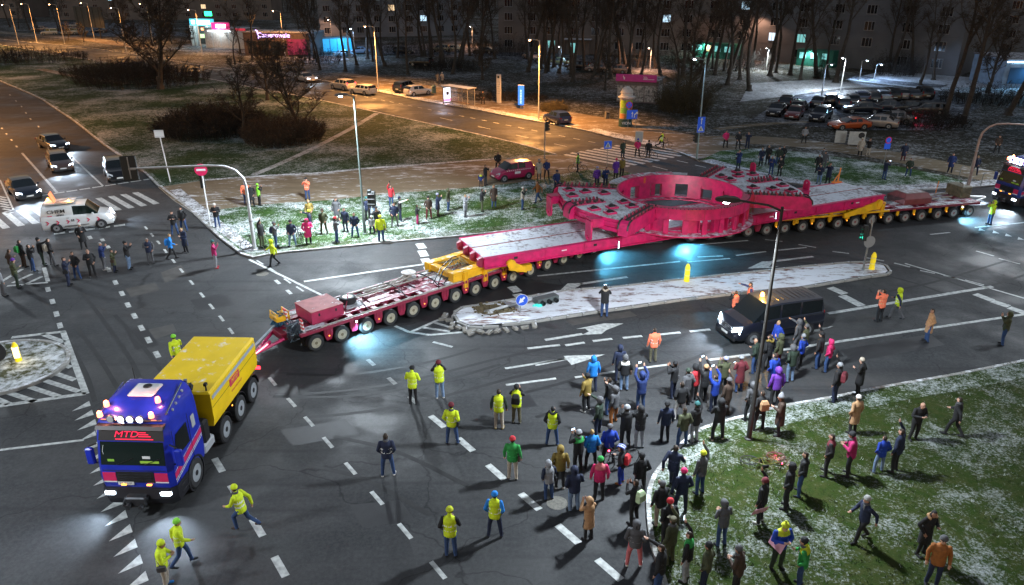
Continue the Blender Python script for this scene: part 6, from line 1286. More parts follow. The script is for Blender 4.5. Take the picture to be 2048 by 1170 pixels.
# advertising column
p = G(1250, 252, .11); T = thing('advertising_column', 'round advertising column with green posters and a white domed top', 'advertising column', p); rC = .72
b = MB(); b.lathe([(rC * 1.08, 0), (rC * 1.08, .85), (rC, .9)], 28); b.build('base', M('column_base', (.015, .06, .055), .5, var=.3), T, True); b = MB(); b.lathe([(rC, .9), (rC, 3.15)], 28); b.build('drum', M('poster_paste', (.35, .33, .25), .7, var=.3), T, True)
for k, (z0, z1, a0, a1, cl) in enumerate(((2.2, 3.0, 200, 340, (.30, .48, .03)), (1.55, 2.15, 205, 290, (.16, .42, .06)), (1.6, 2.15, 292, 340, (.5, .12, .05)), (.95, 1.5, 200, 262, (.55, .22, .06)), (.95, 1.5, 264, 340, (.20, .40, .05)), (2.2, 3.0, 345, 380, (.5, .5, .45)))):
    b = MB(); n_ = 14; b.loft([[((rC + .012) * math.cos(R(a0 + (a1 - a0) * i / n_)), (rC + .012) * math.sin(R(a0 + (a1 - a0) * i / n_)), z) for z in (z0, z1)] for i in range(n_ + 1)], cap=False, closed=False); b.build('poster', M('poster_%d' % k, cl, .6, var=.4, vs=4), T)
b = MB(); b.lathe([(rC, 3.15), (rC * 1.35, 3.25), (rC * 1.38, 3.38), (rC * .95, 3.46), (rC * .92, 3.75), (rC * 1.02, 3.8), (rC * .98, 3.9), (rC * .82, 4.15), (rC * .45, 4.4), (.05, 4.5)], 28); b.build('dome', M('dome_white', (.55, .52, .48), .55, var=.2, snow=.3), T, True)
text('base_lettering', 'VION', .42, M('letter_white', (.75, .8, .85), .5), T, (0, -rC * 1.09, .45), (R(90), 0, 0), .004)
# kiosk
p = G(1273, 206, .11); T = thing('kiosk', 'closed kiosk with magenta roof board and graffiti on its shutters', 'kiosk', p, R(-18)); kw, kd, kh = 5.6, 4.2, 2.9
GRAF = M('graffiti_panel', (.42, .40, .38), .7, var=.9, vs=3.5, dirt=(.03, .03, .04)); KP = M('kiosk_magenta', (.22, .012, .10), .5, var=.2, emit=(.5, .02, .22), es=.05)
b = MB(); b.cbox((0, kd / 2, kh / 2), (kw, kd, kh), .03); b.build('walls', M('kiosk_wall', (.16, .13, .13), .7, var=.4, vs=2), T)
for k in range(3): b = MB(); b.box((-kw / 2 + (k + .5) * kw / 3, -.02, 1.25), (kw / 3 - .12, .04, 2.1)); b.build('shutter', GRAF, T)
for k in range(2): b = MB(); b.box((kw / 2 + .02, kd * (k + .5) / 2, 1.25), (.04, kd / 2 - .15, 2.1)); b.build('shutter', GRAF, T)
b = MB(); b.cbox((0, kd / 2, kh + .08), (kw + .5, kd + .5, .16), .03); b.build('roof', M('kiosk_roof', (.12, .11, .10), .8, snow=.35), T)
b = MB(); b.cbox((-.2, -.3, kh + .42), (kw - .1, .14, .95), .02); sg = b.build('sign_board', KP, T); LW_ = M('letter_pale', (.6, .5, .55), .5); glyph(sg, 'mark', (-1.9, -.30, kh + .42), R(-90), [(.2, -.2), (.05, -.25), (-.1, .2), (0, .3), (.06, .1), (.2, .1)], LW_, .08); 
for x, z, w_ in ((1.0, .62, .5), (1.1, .48, .55), (1.5, .30, 1.5), (1.0, .36, .5)): b = MB(); b.box((x, -.375, kh + z), (w_, .01, .07)); b.build('faded_lettering', LW_, sg)
# notice boards on the far lawn, billboard at far left
for (u, v), w_, h_, lb, em in (((1679, 288), 1.1, 1.25, 'narrow white notice board on the far lawn', False), ((1711, 292), 1.6, 1.35, 'wider white notice board with a dark emblem on the far lawn', True)):
    p = G(u, v, .11); T = thing('notice_board', lb, 'sign', p, R(-12)); b = MB(); b.cbox((0, 0, .12 + h_ / 2), (w_, .08, h_), .02); b.build('board', M('board_white', (.42, .41, .38), .6, var=.2), T)
    for s in (-1, 1): b = MB(); b.cyl((s * w_ * .4, .06, 0), (s * w_ * .4, .06, h_), .04); b.build('post', GALV, T)
    if em: b = MB(); b.lathe([(.32, 0), (.3, .012)], 9, (.4, -.055, 1.1), 'Y'); b.build('emblem', BLK, T)
    for k in range(5): b = MB(); b.box((-.1 if em else 0, -.045, .4 + k * .16), (w_ * .6, .008, .03)); b.build('print_line', SBACK, T)
p = G(186, 74, .11); T = thing('billboard', 'dark billboard seen from behind beyond the far left road', 'billboard', p, R(-30)); b = MB(); b.cbox((0, 0, 5.2), (12.5, .4, 5.4), .05); b.build('panel', M('billboard_back', (.05, .05, .045), .7, var=.3), T)
for x in (-3.5, 3.5): b = MB(); b.cyl((x, .1, 0), (x, .1, 3), .18); b.build('post', POLED, T)
for k in range(5): b = MB(); b.box((-5 + k * 2.5, -.24, 5.2), (.12, .08, 5.2)); b.build('batten', POLED, T)
# slim barrier posts on the right verge
for i, (u, v, lb) in enumerate(((1917, 358, 'bent steel hoop post left of the rust tinted mast'), (1961, 372, 'bent steel hoop post right of the rust tinted mast'))):
    T = thing('hoop_post', lb, 'post', G(u, v, .11)); b = MB(); b.tube([(0, 0, 0), (0, 0, .95), (.08, 0, 1.08), (.25, 0, 1.12)], .03, 6); b.build('tube', GALV, T); b = MB(); b.lathe([(.07, 0), (.05, .04)], 8); b.build('foot', GALV, T)
# pedestrian railing beside the side road far left, each bay a thing
rl = MB(); 
for z in (.95, .5): rl.box((1.0, 0, z), (2.0, .04, .04))
for k in range(2): rl.cyl((k * 2.0, 0, 0), (k * 2.0, 0, 1.0), .03, n=6)
rme = rl.mesh('railing_bay', M('railing_grey', (.16, .15, .13), .6))
a_, b_ = G(165, 98, .1), G(345, 124, .1); d_ = (b_ - a_); nb = int(d_.length / 2.05)
RL_ = thing('railing', 'long low grey railing between the far road and the shops', 'railing', a_, math.atan2(d_.y, d_.x))
for k in range(nb): link('bay', rme, RL_, (k * 2.05, 0, 0))

# ---- bicycles
def bicycle_meshes():
    mb = MB(); n = 22
    mb.loft([[(math.cos(2 * math.pi * k / n) * (.33 + .02 * math.cos(a)), .02 * math.sin(a), math.sin(2 * math.pi * k / n) * (.33 + .02 * math.cos(a))) for a in [q * math.pi / 2 for q in range(4)]] for k in range(n + 1)], cap=False)
    for k in range(9): a = k * 2 * math.pi / 9; mb.cyl((0, 0, 0), (.32 * math.cos(a), 0, .32 * math.sin(a)), .004, n=3)
    mb.cyl((0, -.04, 0), (0, .04, 0), .03, n=8); w = mb.mesh('bicycle_wheel', M('bike_tyre', (.02, .02, .02), .7), True); return w
BW = bicycle_meshes()
def bicycle(lb, pos, deg, colr, lean=0.0, flat=False, lamp=None):
    T = thing('bicycle', lb, 'bicycle', pos, R(deg)); fm = M('bike_%s' % lb[:14].replace(' ', '_'), colr, .35)
    if flat: T.rotation_euler = (R(82), 0, R(deg)); T.location.z += .10
    else: T.rotation_euler = (R(lean), 0, R(deg))
    for x in (-.52, .52): link('wheel', BW, T, (x, 0, .35))
    b = MB(); bb, st, hd_, rr = Vector((-.05, 0, .32)), Vector((-.2, 0, .82)), Vector((.36, 0, .80)), Vector((-.52, 0, .35)); hl = Vector((.39, 0, .66))
    for p, q in ((bb, st), (st, hd_), (bb, hl), (bb, rr), (st, rr), (hd_, hl), (hl, Vector((.52, 0, .35)))): b.cyl(p, q, .018, n=6)
    b.build('frame', fm, T); b = MB(); b.cyl(st, st + Vector((-.03, 0, .1)), .015, n=6); b.cbox((-.24, 0, .95), (.26, .14, .06), .02); b.build('saddle', BLK, T)
    b = MB(); b.cyl(hd_, hd_ + Vector((-.03, 0, .16)), .015, n=6); b.tube([(.26, -.28, .98), (.36, -.12, .97), (.36, .12, .97), (.26, .28, .98)], .015, 6); b.build('handlebar', BLK, T)
    b = MB(); b.lathe([(.09, -.01), (.09, .01)], 12, (-.05, -.04, .32), 'Y'); b.cyl((-.05, -.1, .32), (.08, -.1, .22), .012, n=5); b.build('crank', DSTEEL, T)
    if lamp: b = MB(); b.lathe([(.03, 0), (.03, .04)], 8, (.42, 0, .88), 'X'); b.build('lamp', emat('bike_lamp', lamp, 4), T)
    return T
bicycle('black bicycle leaning at the foot of the curved signal mast', G(507, 496, .1), 40, (.02, .02, .025), 8)
bicycle('bicycle standing behind the man in black on the lawn', G(600, 482, .1), -60, (.03, .03, .03), 0)
bicycle('bicycle of the rider in the yellow vest on the pavement', G(1155, 345, .09), 178, (.02, .02, .02), 0)
bicycle('bicycle held by the rider on the zebra crossing', G(1297, 318, .01), 170, (.02, .02, .02), 0)
bicycle('bicycle of the moving rider past the zebra crossing', G(1327, 296, .12), -20, (.02, .02, .02), 0)
bicycle('black and yellow bicycle lying on the grass with a red lamp', G(1515, 912, .11), 12, (.10, .10, .015), flat=True, lamp=(1, .05, .12))
point('bike_lamp_glow', G(1552, 905, .35), 7, (1, .03, .15), .05)
bicycle('bicycle beside the boy in the blue and white helmet', G(1238, 938, .01), 205, (.02, .02, .022), 4, lamp=(.7, .85, 1))
# ================================================================ BUILDINGS
WINF = M('window_frame_white', (.22, .22, .22), .6); WDARK = M('window_dark', (.012, .014, .018), .12, coat=.3)
WL1 = emat('window_lit_cold', (.55, .80, 1), .4); WL2 = emat('window_lit_warm', (1, .7, .4), .35); WL3 = emat('window_lit_teal', (.25, .7, .7), .22)
def block(name, label, a, b, depth, h, cols, floors, wall, lit=(), z0=.1, cat='apartment block', floor_h=2.8, base=1.2, win=(1.7, 1.45), balconies=()):
    """slab of flats: front runs a->b (world points); windows are set in frames proud of the wall"""
    a, b = Vector((a[0], a[1], 0)), Vector((b[0], b[1], 0)); d = b - a; L = d.length; an = math.atan2(d.y, d.x)
    T = thing(name, label, cat, (a.x, a.y, z0), an)
    m = MB(); m.bbox((0, 0, 0), (L, depth, h)); m.build('wall', wall, T)
    m = MB(); m.cbox((L / 2, depth / 2, h + .15), (L + .5, depth + .5, .3), .03); m.build('roof', M('flat_roof', (.10, .10, .10), .8, snow=.7), T)
    for f in range(1, floors): m = MB(); m.box((L / 2, -.012, base + f * floor_h - .55), (L - .05, .02, .03)); m.build('panel_joint', M('panel_joint', (.08, .08, .08), .9), T)
    fr = MB(); W_, H_ = win
    for x0, x1, y0, y1 in ((-W_ / 2 - .06, -W_ / 2, -.06, H_ + .06), (W_ / 2, W_ / 2 + .06, -.06, H_ + .06), (-W_ / 2, W_ / 2, -.06, 0), (-W_ / 2, W_ / 2, H_, H_ + .06), (-W_ * .17, -W_ * .17 + .07, 0, H_), (W_ * .2, W_ * .2 + .07, 0, H_)): fr.bbox((x0, -.07, y0), (x1, .02, y1))
    fr.bbox((-W_ / 2 - .1, -.16, -.12), (W_ / 2 + .1, 0, -.065)); fme = fr.mesh('window_frame', WINF)
    gm = {}
    for mt in (WDARK, WL1, WL2, WL3):
        g_ = MB(); g_.bbox((-W_ / 2, -.02, 0), (W_ / 2, .01, H_)); gm[mt.name] = g_.mesh('window_pane', mt)
    for f in range(floors):
        for c in range(cols):
            x = (c + .5) * L / cols + (.25 if (c % 2) else -.15); z = base + f * floor_h
            if f == 0 and (c in balconies): continue
            w = link('window', fme, T, (x, 0, z)); mt = dict(((q[0], q[1]), q[2]) for q in lit).get((c, f), WDARK); link('pane', gm[mt.name], w)
    return T
FLW = M('flats_render_grey', (.12, .125, .135), .9, var=.3, vs=.25); FLB = M('flats_render_brown', (.14, .12, .11), .9, var=.3, vs=.2); FLC = M('flats_render_blue', (.14, .155, .18), .9, var=.3, vs=.2)
def W2(u, v): p = G(u, v); return (p.x, p.y)
A0_, A1_ = Vector((36.0, 172.0)), Vector((76.0, 133.0))
BA = block('apartment_block', 'grey apartment block with white framed windows behind the car park', A0_, A1_, 12, 24, 9, 8, FLW, lit=((3, 1, WL1), (4, 1, WL3), (2, 3, WL1), (6, 5, WL2), (8, 6, WL1)), balconies=(0, 1, 2, 5, 6))
Ld = (A1_ - A0_).length
EG = M('entrance_green', (.02, .16, .12), .6, var=.3)
for x, w in ((8.5, 14), (32, 7)):
    m = MB(); m.cbox((x, -1.3, 1.5), (w, 2.4, 3.0), .04); e = m.build('entrance_annex', EG, BA)
    for k in range(int(w / 2.2)): m = MB(); m.box((x - w / 2 + 1.2 + k * 2.2, -2.52, 1.9), (1.3, .04, 1.1)); m.build('annex_window', WL2 if k % 3 == 0 and x < 20 else WL3, e)
spot('entrance_light', (8.5, -2.9, 3.1), (8.5, -4.5, 0), 900, (.6, 1, .85), 150, .5, .2, BA); spot('entrance_light', (31, -2.9, 3.1), (31, -5, 0), 700, (.75, 1, .95), 150, .5, .2, BA)
BB = block('apartment_block', 'brown lit apartment block behind the tall bare trunks', (-3, 176), (44, 165), 12, 22, 10, 7, FLB, lit=((7, 2, WL1), (2, 0, WL3)), balconies=(4,))
m = MB(); m.cbox((18, -1.0, 1.5), (5, 2, 3.0), .04); e = m.build('entrance_annex', FLB, BB); m = MB(); m.box((17, -2.03, 1.4), (1.2, .04, 2.0)); m.build('annex_window', WL3, e); m = MB(); m.box((18, -1.4, 3.1), (6, 3, .2)); m.build('canopy', M('flat_roof'), e)
BC = block('apartment_block', 'bluish apartment block far behind the blue lit yard', (-52, 215), (-14, 225), 12, 26, 9, 8, FLC, lit=((3, 3, WL1), (4, 2, WL2), (5, 4, WL1), (6, 1, WL1)))
BD = block('apartment_block', 'dark apartment block in the far right background', (86, 175), (125, 150), 12, 24, 8, 8, FLW, lit=())
BE = block('apartment_block', 'low dark block on the horizon left of the shops', (-170, 300), (-90, 300), 14, 22, 14, 7, FLB, lit=((3, 2, WL1), (7, 4, WL1), (9, 1, WL2), (11, 5, WL1)))
BF_ = block('apartment_block', 'dark block on the horizon above the far left car park', (-300, 330), (-190, 310), 14, 20, 14, 6, FLB, lit=((3, 2, WL2), (8, 3, WL2), (11, 1, WL1)))
# shops on the left
def shop(label, px, deg, w, d, h, wallm, sign, sgm, name='shop'):
    p = G(*px, .112); T = thing(name, label, 'shop', p, R(deg)); m = MB(); m.cbox((0, d / 2, h / 2), (w, d, h), .05); m.build('wall', wallm, T)
    m = MB(); m.cbox((0, d / 2, h + .1), (w + .3, d + .3, .2), .04); m.build('roof', M('shop_roof', (.12, .1, .1), .8, snow=.4), T); return T
SW_ = M('shop_wall_pale', (.35, .36, .36), .7, var=.2)
T = shop('small shop with a tall turquoise lit sign and white columns', (411, 92), -14, 7.0, 6, 5.0, SW_, None, None)
TQ = emat('turquoise_sign', (.05, .50, .70), .4)
m = MB(); m.cbox((.3, -.5, 5.5), (6.4, .5, 1.5), .05); sg = m.build('sign_board', TQ, T); 
for z in (5.75, 5.25): m = MB(); m.box((.9, -.78, z), (3.6, .03, .36)); m.build('glowing_letter_row', emat('sign_letter_white', (.85, 1, 1), 1.3), sg)
m = MB(); m.box((-1.9, -.78, 5.5), (.9, .04, .9)); m.build('sign_mark', emat('sign_letter_white', (.85, 1, 1), 1.3), sg)
for x in (-3.2, -2.2, 3.2): m = MB(); m.cbox((x, -.15, 2.4), (.5, .3, 4.8), .03); m.build('column', M('shop_column', (.5, .52, .52), .6), T)
m = MB(); m.box((.2, -.05, 2.6), (2.6, .1, 4.2)); dr = m.build('door', M('shop_door', (.04, .05, .05), .2), T); m = MB(); m.box((.2, -.12, 2.3), (2.3, .04, .9)); m.build('lit_notice', emat('notice_glow', (.55, .75, .35), .3), dr); m = MB(); m.box((.0, -.12, 3.9), (.8, .04, .5)); m.build('neon_mark', emat('neon_orange', (1, .3, .1), 1.2), dr)
point('shop_light', (0, -2.2, 4.6), 220, (.65, .95, 1), .4, T)
m = MB(); m.cbox((2.2, -.2, 7.4), (1.9, .2, 1.0), .05); m.build('green_cross_sign', emat('green_neon', (.02, 1, .25), 2.0), T)
T = shop('long shop with white shutters and a lit magenta sign', (452, 97), -14, 10.5, 7, 4.2, SW_, None, None)
m = MB(); m.cbox((-.4, -.35, 5.0), (4.6, .4, 1.5), .05); sg = m.build('sign_board', emat('magenta_sign', (.75, .03, .22), .35), T); 
m = MB(); m.box((-.2, -.58, 5.0), (2.6, .03, .8)); m.build('glowing_letter_row', emat('sign_letter_white', (.85, 1, 1), 1.3), sg)
for k in range(5): m = MB(); m.box((-4.2 + k * 2.1, -.03, 1.9), (1.7, .06, 3.2)); m.build('shutter', M('shop_shutter', (.40, .37, .34), .6, var=.3, vs=3), T)
m = MB(); m.box((-1, -.3, 3.9), (6, .3, .12)); m.build('light_strip', emat('strip_white', (.85, .95, 1), 2.5), T); point('shop_light', (-1, -1.6, 3.6), 130, (.85, .95, 1), .4, T)
m = MB(); m.cbox((4.6, -.3, 4.3), (2.5, .4, .5), .03); m.build('red_fascia', M('fascia_red', (.35, .02, .04), .5, emit=(1, .05, .1), es=.15), T)
T = shop('dark shop with a violet lit script sign', (556, 112), -10, 15, 8, 4.6, M('shop_wall_brown', (.07, .045, .04), .8, var=.3), None, None)
VI = emat('violet_letters', (.55, .40, 1), 1.1); text('lettering', 'Camerowale', 1.35, VI, T, (-.4, -.12, 4.2), (R(90), 0, 0), .05, sx=1.05)
m = MB(); m.tube([(-4.4, -.15, 5.2), (-4.0, -.15, 5.0), (-3.9, -.15, 3.4)], .12, 6); m.build('sign_mark', VI, T)
m = MB(); m.box((4.6, -.05, 1.9), (4.4, .1, 3.2)); m.build('poster_wall', M('magenta_poster', (.18, .012, .09), .6, var=.5, vs=1, emit=(.6, .02, .25), es=.015), T)
for k in range(3): m = MB(); m.box((-5.6 + k * 2.6, -.04, 1.7), (2.0, .08, 2.6)); m.build('shop_window', WDARK, T)
# blue-lit glass yard wall and the blue lit hall on the right edge
T = shop('turquoise lit glass wall between the shops and the trunks', (676, 106), 20, 6.5, 2.5, 3.2, M('yard_wall', (.12, .2, .24), .6, var=.5, vs=2), None, None); 
for k in range(4): m = MB(); m.box((-2.4 + k * 1.6, -.04, 1.7), (1.4, .06, 2.6)); m.build('lit_panel', emat('turquoise_glass', (.03, .32, .55), .2), T)
point('yard_light', (1, -3, 2.6), 400, (.1, .55, 1), .4, T)
T = shop('low hall with a blue white lit eave at the right edge', (2150, 178), -4, 22, 10, 4.2, M('hall_wall', (.16, .20, .25), .7, var=.4, vs=1), None, None, 'hall')
m = MB(); m.box((0, -.25, 3.9), (22, .2, .16)); m.build('light_strip', emat('eave_strip', (.45, .75, 1), 3), T)
for k in range(6): m = MB(); m.box((-9 + k * 3.6, -.04, 1.9), (2.6, .06, 2.4)); m.build('hall_window', M('hall_glass', (.03, .07, .12), .2), T)
for x in (-7, 0): spot('eave_light', (x, -.5, 3.8), (x - 1, -4, 0), 900, (.25, .62, 1), 160, .5, .3, T)

# ================================================================ TREES
BARK = M('bark', (.045, .036, .028), .9, var=.5, vs=3, bump=.5, bs=8); TWIG = M('twig', (.050, .036, .024), .9, var=.4, vs=1)
def tree_meshes(seed, h, spread, n1=9, low=.25, fork=False, lean=0.0):
    rnd = random.Random(seed); tr, cr = MB(), MB()
    def limb(mb, p, d, L, r, n, depth):
        pts = [p]; dd = d.normalized(); k = 5 if depth < 2 else 4
        for i in range(k): dd = (dd + Vector((rnd.gauss(0, .10), rnd.gauss(0, .10), rnd.gauss(.03, .06)))).normalized(); pts.append(pts[-1] + dd * L / k)
        mb.tube(pts, r, n, r * (.28 if depth else .2)); return pts, dd
    lx = lean * h; pts, _ = limb(tr, Vector((0, 0, 0)), Vector((lean, 0, 1)), h * .95, h * .0145 + .07, 9, 0)
    tr.lathe([(h * .03 + .1, -.05), (h * .016 + .09, .35), (h * .0145 + .07, .9)], 9)
    def at(f): f = max(0, min(.999, f)) * (len(pts) - 1); i = int(f); return pts[i].lerp(pts[i + 1], f - i)
    for b in range(n1):
        f = low + (1 - low) * (b + rnd.random() * .8) / n1; a = b * 2.4 + rnd.uniform(-.5, .5); up = .75 + .7 * f
        d = Vector((math.cos(a), math.sin(a), up)); L = spread * (1.15 - .55 * f) * rnd.uniform(.8, 1.2)
        q, _ = limb(tr if b % 3 == 0 else cr, at(f), d, L, .075 * (1.2 - f) * h / 12 + .02, 5, 1)
        for c in range(8):
            i = rnd.randint(1, len(q) - 2); t = rnd.random(); s = q[i].lerp(q[i + 1], t); d2 = (q[i + 1] - q[i]).normalized() + Vector((rnd.gauss(0, .6), rnd.gauss(0, .6), rnd.uniform(.0, .7)))
            q2, _ = limb(cr, s, d2, L * rnd.uniform(.3, .55), .018 * h / 12 + .008, 4, 2)
            for e in range(9):
                s2 = q2[rnd.randint(1, len(q2) - 1)]; d3 = Vector((rnd.gauss(0, .7), rnd.gauss(0, .7), rnd.uniform(-.1, .9))).normalized(); l3 = rnd.uniform(.5, 1.1) * L * .22
                m_ = s2 + d3 * l3 * .5 + Vector((rnd.gauss(0, .05), rnd.gauss(0, .05), 0)); cr.tube([s2, m_, s2 + d3 * l3 + Vector((0, 0, -.04))], .018, 3, .007)
                for g_ in range(5):
                    d4 = (d3 + Vector((rnd.gauss(0, .7), rnd.gauss(0, .7), rnd.gauss(0, .4)))).normalized(); e4 = m_ + d4 * l3 * .5
                    w = d4.orthogonal().normalized() * .013; cr.add([m_ - w, m_ + w, e4], [(0, 1, 2)])
    return tr.mesh('trunk', BARK, True), cr.mesh('crown', TWIG)
TM = [tree_meshes(1, 17, 4.2, 10, .42), tree_meshes(2, 20, 4.6, 11, .38, lean=.03), tree_meshes(3, 15, 4.0, 10, .35), tree_meshes(4, 18, 5.0, 11, .45, lean=-.04), tree_meshes(5, 7.0, 3.3, 20, .10), tree_meshes(6, 6.0, 2.2, 14, .15)]
def tree(kind, pos, rz, label, sc=1.0, name='bare_tree', group='bare trees of the park'):
    T = thing(name, label, 'tree', pos, rz, group); T.scale = (sc, sc, sc); link('trunk', TM[kind][0], T); link('crown', TM[kind][1], T); return T
tp = [((1082, 138), 0, 1, 'leftmost thick trunk above the small blue hatchback'), ((1098, 128), 2, .9, 'thin tree just left of the double sodium light'), ((1146, 163), 3, .95, 'leaning trunk right of the street lamp head'), ((1118, 146), 0, .85, 'slim tree directly right of the second sodium post'),
 ((1221, 158), 0, 1.05, 'straight trunk left of the magenta kiosk'), ((1253, 142), 1, 1.0, 'dark forked trunk above the kiosk roof board'), ((1195, 147), 2, .9, 'trunk before the cold blue window'), ((1168, 140), 3, .9, 'trunk before the brown block entrance'), ((1210, 181), 5, 1.1, 'thin young tree left of the kiosk'),
 ((1275, 135), 2, .85, 'slender tree behind the right end of the kiosk'), ((915, 133), 1, .95, 'big trunk behind the bus shelter'), ((845, 112), 0, 1, 'tall trunk behind the dark people carrier'), ((880, 130), 3, .8, 'thin trunk left of the bus shelter roof'), ((965, 160), 5, 1.2, 'young tree right of the bus shelter'), ((990, 118), 2, 1, 'tree above the white totem'), ((940, 112), 0, .9, 'tree behind the dark saloon past the shelter'),
 ((735, 118), 3, 1, 'tall pale trunk right of the sodium post by the estate car'), ((700, 116), 2, 1.0, 'dark trunk beside the turquoise glass wall'), ((760, 112), 1, .9, 'forked trunk in front of the blue lit block'), ((795, 116), 0, .9, 'trunk before the bluish block, right of the sodium post'),
 ((1580, 150), 0, 1, 'dark trunk before the green annex, left one'), ((1632, 155), 1, 1, 'dark trunk right of the green annex'), ((1671, 165), 3, 1.1, 'thick dark trunk behind the car park lamp'), ((1600, 160), 2, .9, 'trunk between the two annex trunks'), ((1498, 182), 0, 1.05, 'broad tree left of the snowy slope'), ((1455, 170), 2, 1.1, 'tree behind the twin blue signs'), ((1400, 176), 1, .9, 'tree left of the twin blue sign post'),
 ((1372, 200), 5, 1.5, 'bushy small tree right of the kiosk'), ((1355, 176), 2, .8, 'thin tree behind the kiosk, right side'), ((1430, 150), 3, 1.0, 'tree far behind the twin blue signs'), ((1530, 140), 1, .9, 'tree left of the white annex lamp'), ((1320, 150), 0, .9, 'tree left of the park globe lamp'),
 ((1890, 232), 3, 1.0, 'tall tree at the right of the car park'), ((1925, 246), 0, 1.05, 'slender tree before the blue lit hall'), ((1975, 186), 5, 1.7, 'spreading dark tree before the blue lit hall'), ((1840, 170), 2, .9, 'tree right of the snowy bank'), ((2015, 230), 1, 1.0, 'tree near the right edge above the curved mast'), ((1960, 160), 0, .9, 'tree behind the blue lit hall corner'),
 ((640, 140), 2, .8, 'tree before the dark violet sign shop'), ((505, 120), 3, .75, 'tree left of the violet sign'), ((470, 128), 2, .6, 'small tree before the magenta sign shop'), ((60, 60), 0, .8, 'tree in the far left car park'), ((250, 64), 1, .7, 'tree right of the billboard'), ((300, 66), 2, .9, 'tree between the billboard and the turquoise sign'), ((20, 54), 2, .9, 'tree at the far left edge')]
for i, (p, k, s_, lb) in enumerate(tp): tree(k, G(*p, .1), i * 1.9, 'bare ' + lb if not lb.startswith('bare') else lb, s_)
rt = random.Random(21); GU = sorted([rt.uniform(690, 1030) for k in range(14)] + [rt.uniform(1040, 1480) for k in range(24)] + [rt.uniform(1450, 1880) for k in range(12)])
for i in range(50):
    u = GU[i]; v = rt.uniform(106, 150) + (10 if u > 1100 else 0)
    tree(rt.choice((0, 1, 2, 3)), G(u, v, .1), rt.uniform(0, 6), '%s tree from the left in the dark grove before the flats' % nth(i + 1), rt.uniform(.75, 1.05), group='dark grove before the flats')
GL = sorted([u for u in [rt.uniform(20, 640) for k in range(34)] if not 385 < u < 470 and not 515 < u < 605][:26])
for i in range(len(GL)):
    tree(rt.choice((2, 3, 5, 5)), G(GL[i], 58 + GL[i] * .085 + rt.uniform(-8, 14), .1), rt.uniform(0, 6), '%s tree from the left along the far left road and shops' % nth(i + 1), rt.uniform(.5, .8), group='bare trees along the far left road')
# trees and thickets on the grass verge
tree(4, G(598, 268, .1), .6, 'bare spreading tree on the verge beside the side road', 1.3, group='trees on the grass verge')
tree(4, G(322, 178, .1), 2.2, 'big bare tree on the verge below the turquoise sign', 2.1, group='trees on the grass verge')
tree(5, G(487, 275, .1), 1.0, 'thin bare tree standing out of the dark thicket', 1.25, group='trees on the grass verge')
tree(5, G(535, 200, .1), 3.0, 'slim bare tree between the thicket and the side road', 1.2, group='trees on the grass verge')
THM = M('thicket_twig', (.016, .012, .008), .95, var=.4, vs=1)
def thicket(label, px, rx, ry, h, n, seed, mat=None, dens=1.0):
    rnd = random.Random(seed); c = G(*px, .1); T = thing('thicket', label, 'bush', c); tr, cr = MB(), MB()
    for i in range(n):
        a = rnd.uniform(0, 6.28); q = math.sqrt(rnd.random()); x, y = rx * q * math.cos(a), ry * q * math.sin(a); hh = h * (1 - .6 * q * q) * rnd.uniform(.6, 1.1)
        d = Vector((rnd.gauss(0, .22) + x / rx * .35, rnd.gauss(0, .22) + y / ry * .3, 1)); p0 = Vector((x, y, -.02)); p1 = p0 + d * hh * .5; p2 = p1 + (d + Vector((rnd.gauss(0, .3), rnd.gauss(0, .3), 0))) * hh * .5
        (tr if i % 6 == 0 else cr).tube([p0, p1, p2], .025, 3, .006)
        for k in range(int(15 * dens)):
            f = rnd.uniform(.25, 1); s = p0.lerp(p1, f * 2) if f < .5 else p1.lerp(p2, f * 2 - 1); d2 = Vector((rnd.gauss(0, .6), rnd.gauss(0, .6), rnd.uniform(-.1, .8))).normalized() * rnd.uniform(.25, .7)
            w = d2.orthogonal().normalized() * .02; cr.add([s - w, s + w, s + d2], [(0, 1, 2)])
            w2 = d2.cross(w).normalized() * .012; cr.add([s + d2 * .4 - w2, s + d2 * .4 + w2, s + d2 * .4 + Vector((rnd.gauss(0, .25), rnd.gauss(0, .25), rnd.uniform(0, .3)))], [(0, 1, 2)])
    tr.build('stems', BARK, T)['kind'] = 'stuff'; cr.build('crown', mat or THM, T); return T
thicket('broad dark rounded thicket in the middle of the grass verge', (425, 262), 5.6, 6.5, 3.3, 1100, 1)
thicket('brown thicket under the spreading tree on the verge', (570, 280), 4.0, 4.5, 3.0, 620, 2, M('thicket_brown', (.040, .025, .013), .95, var=.4, vs=1))
thicket('long dark thicket under the big tree on the verge', (290, 165), 10, 9, 3.8, 900, 3)
thicket('dark thicket left of the big verge tree', (235, 150), 9, 7, 3.0, 520, 8)
thicket('dark hedge at the far left between the two roads', (45, 122), 13, 8, 3.2, 460, 4)
thicket('olive twig bush right of the kiosk', (1368, 222), 3.2, 3.2, 5.0, 420, 5, M('thicket_olive', (.060, .048, .022), .95, var=.4, vs=1))
thicket('low round bush beside the dark blue hatchback', (1108, 222), 1.6, 1.3, 1.3, 120, 6, M('thicket_olive'))
thicket('dark bush on the right before the blue lit hall', (1985, 205), 7, 4, 3.0, 300, 7)
thicket('dark bush behind the beige saloon in the car park', (1850, 252), 5, 3, 2.2, 220, 9)
thicket('low dark hedge behind the bus shelter', (1010, 200), 6, 1.4, 1.3, 160, 10)
thicket('dark shrub under the big trunk behind the lay-by', (895, 140), 6, 3, 2.4, 200, 11)
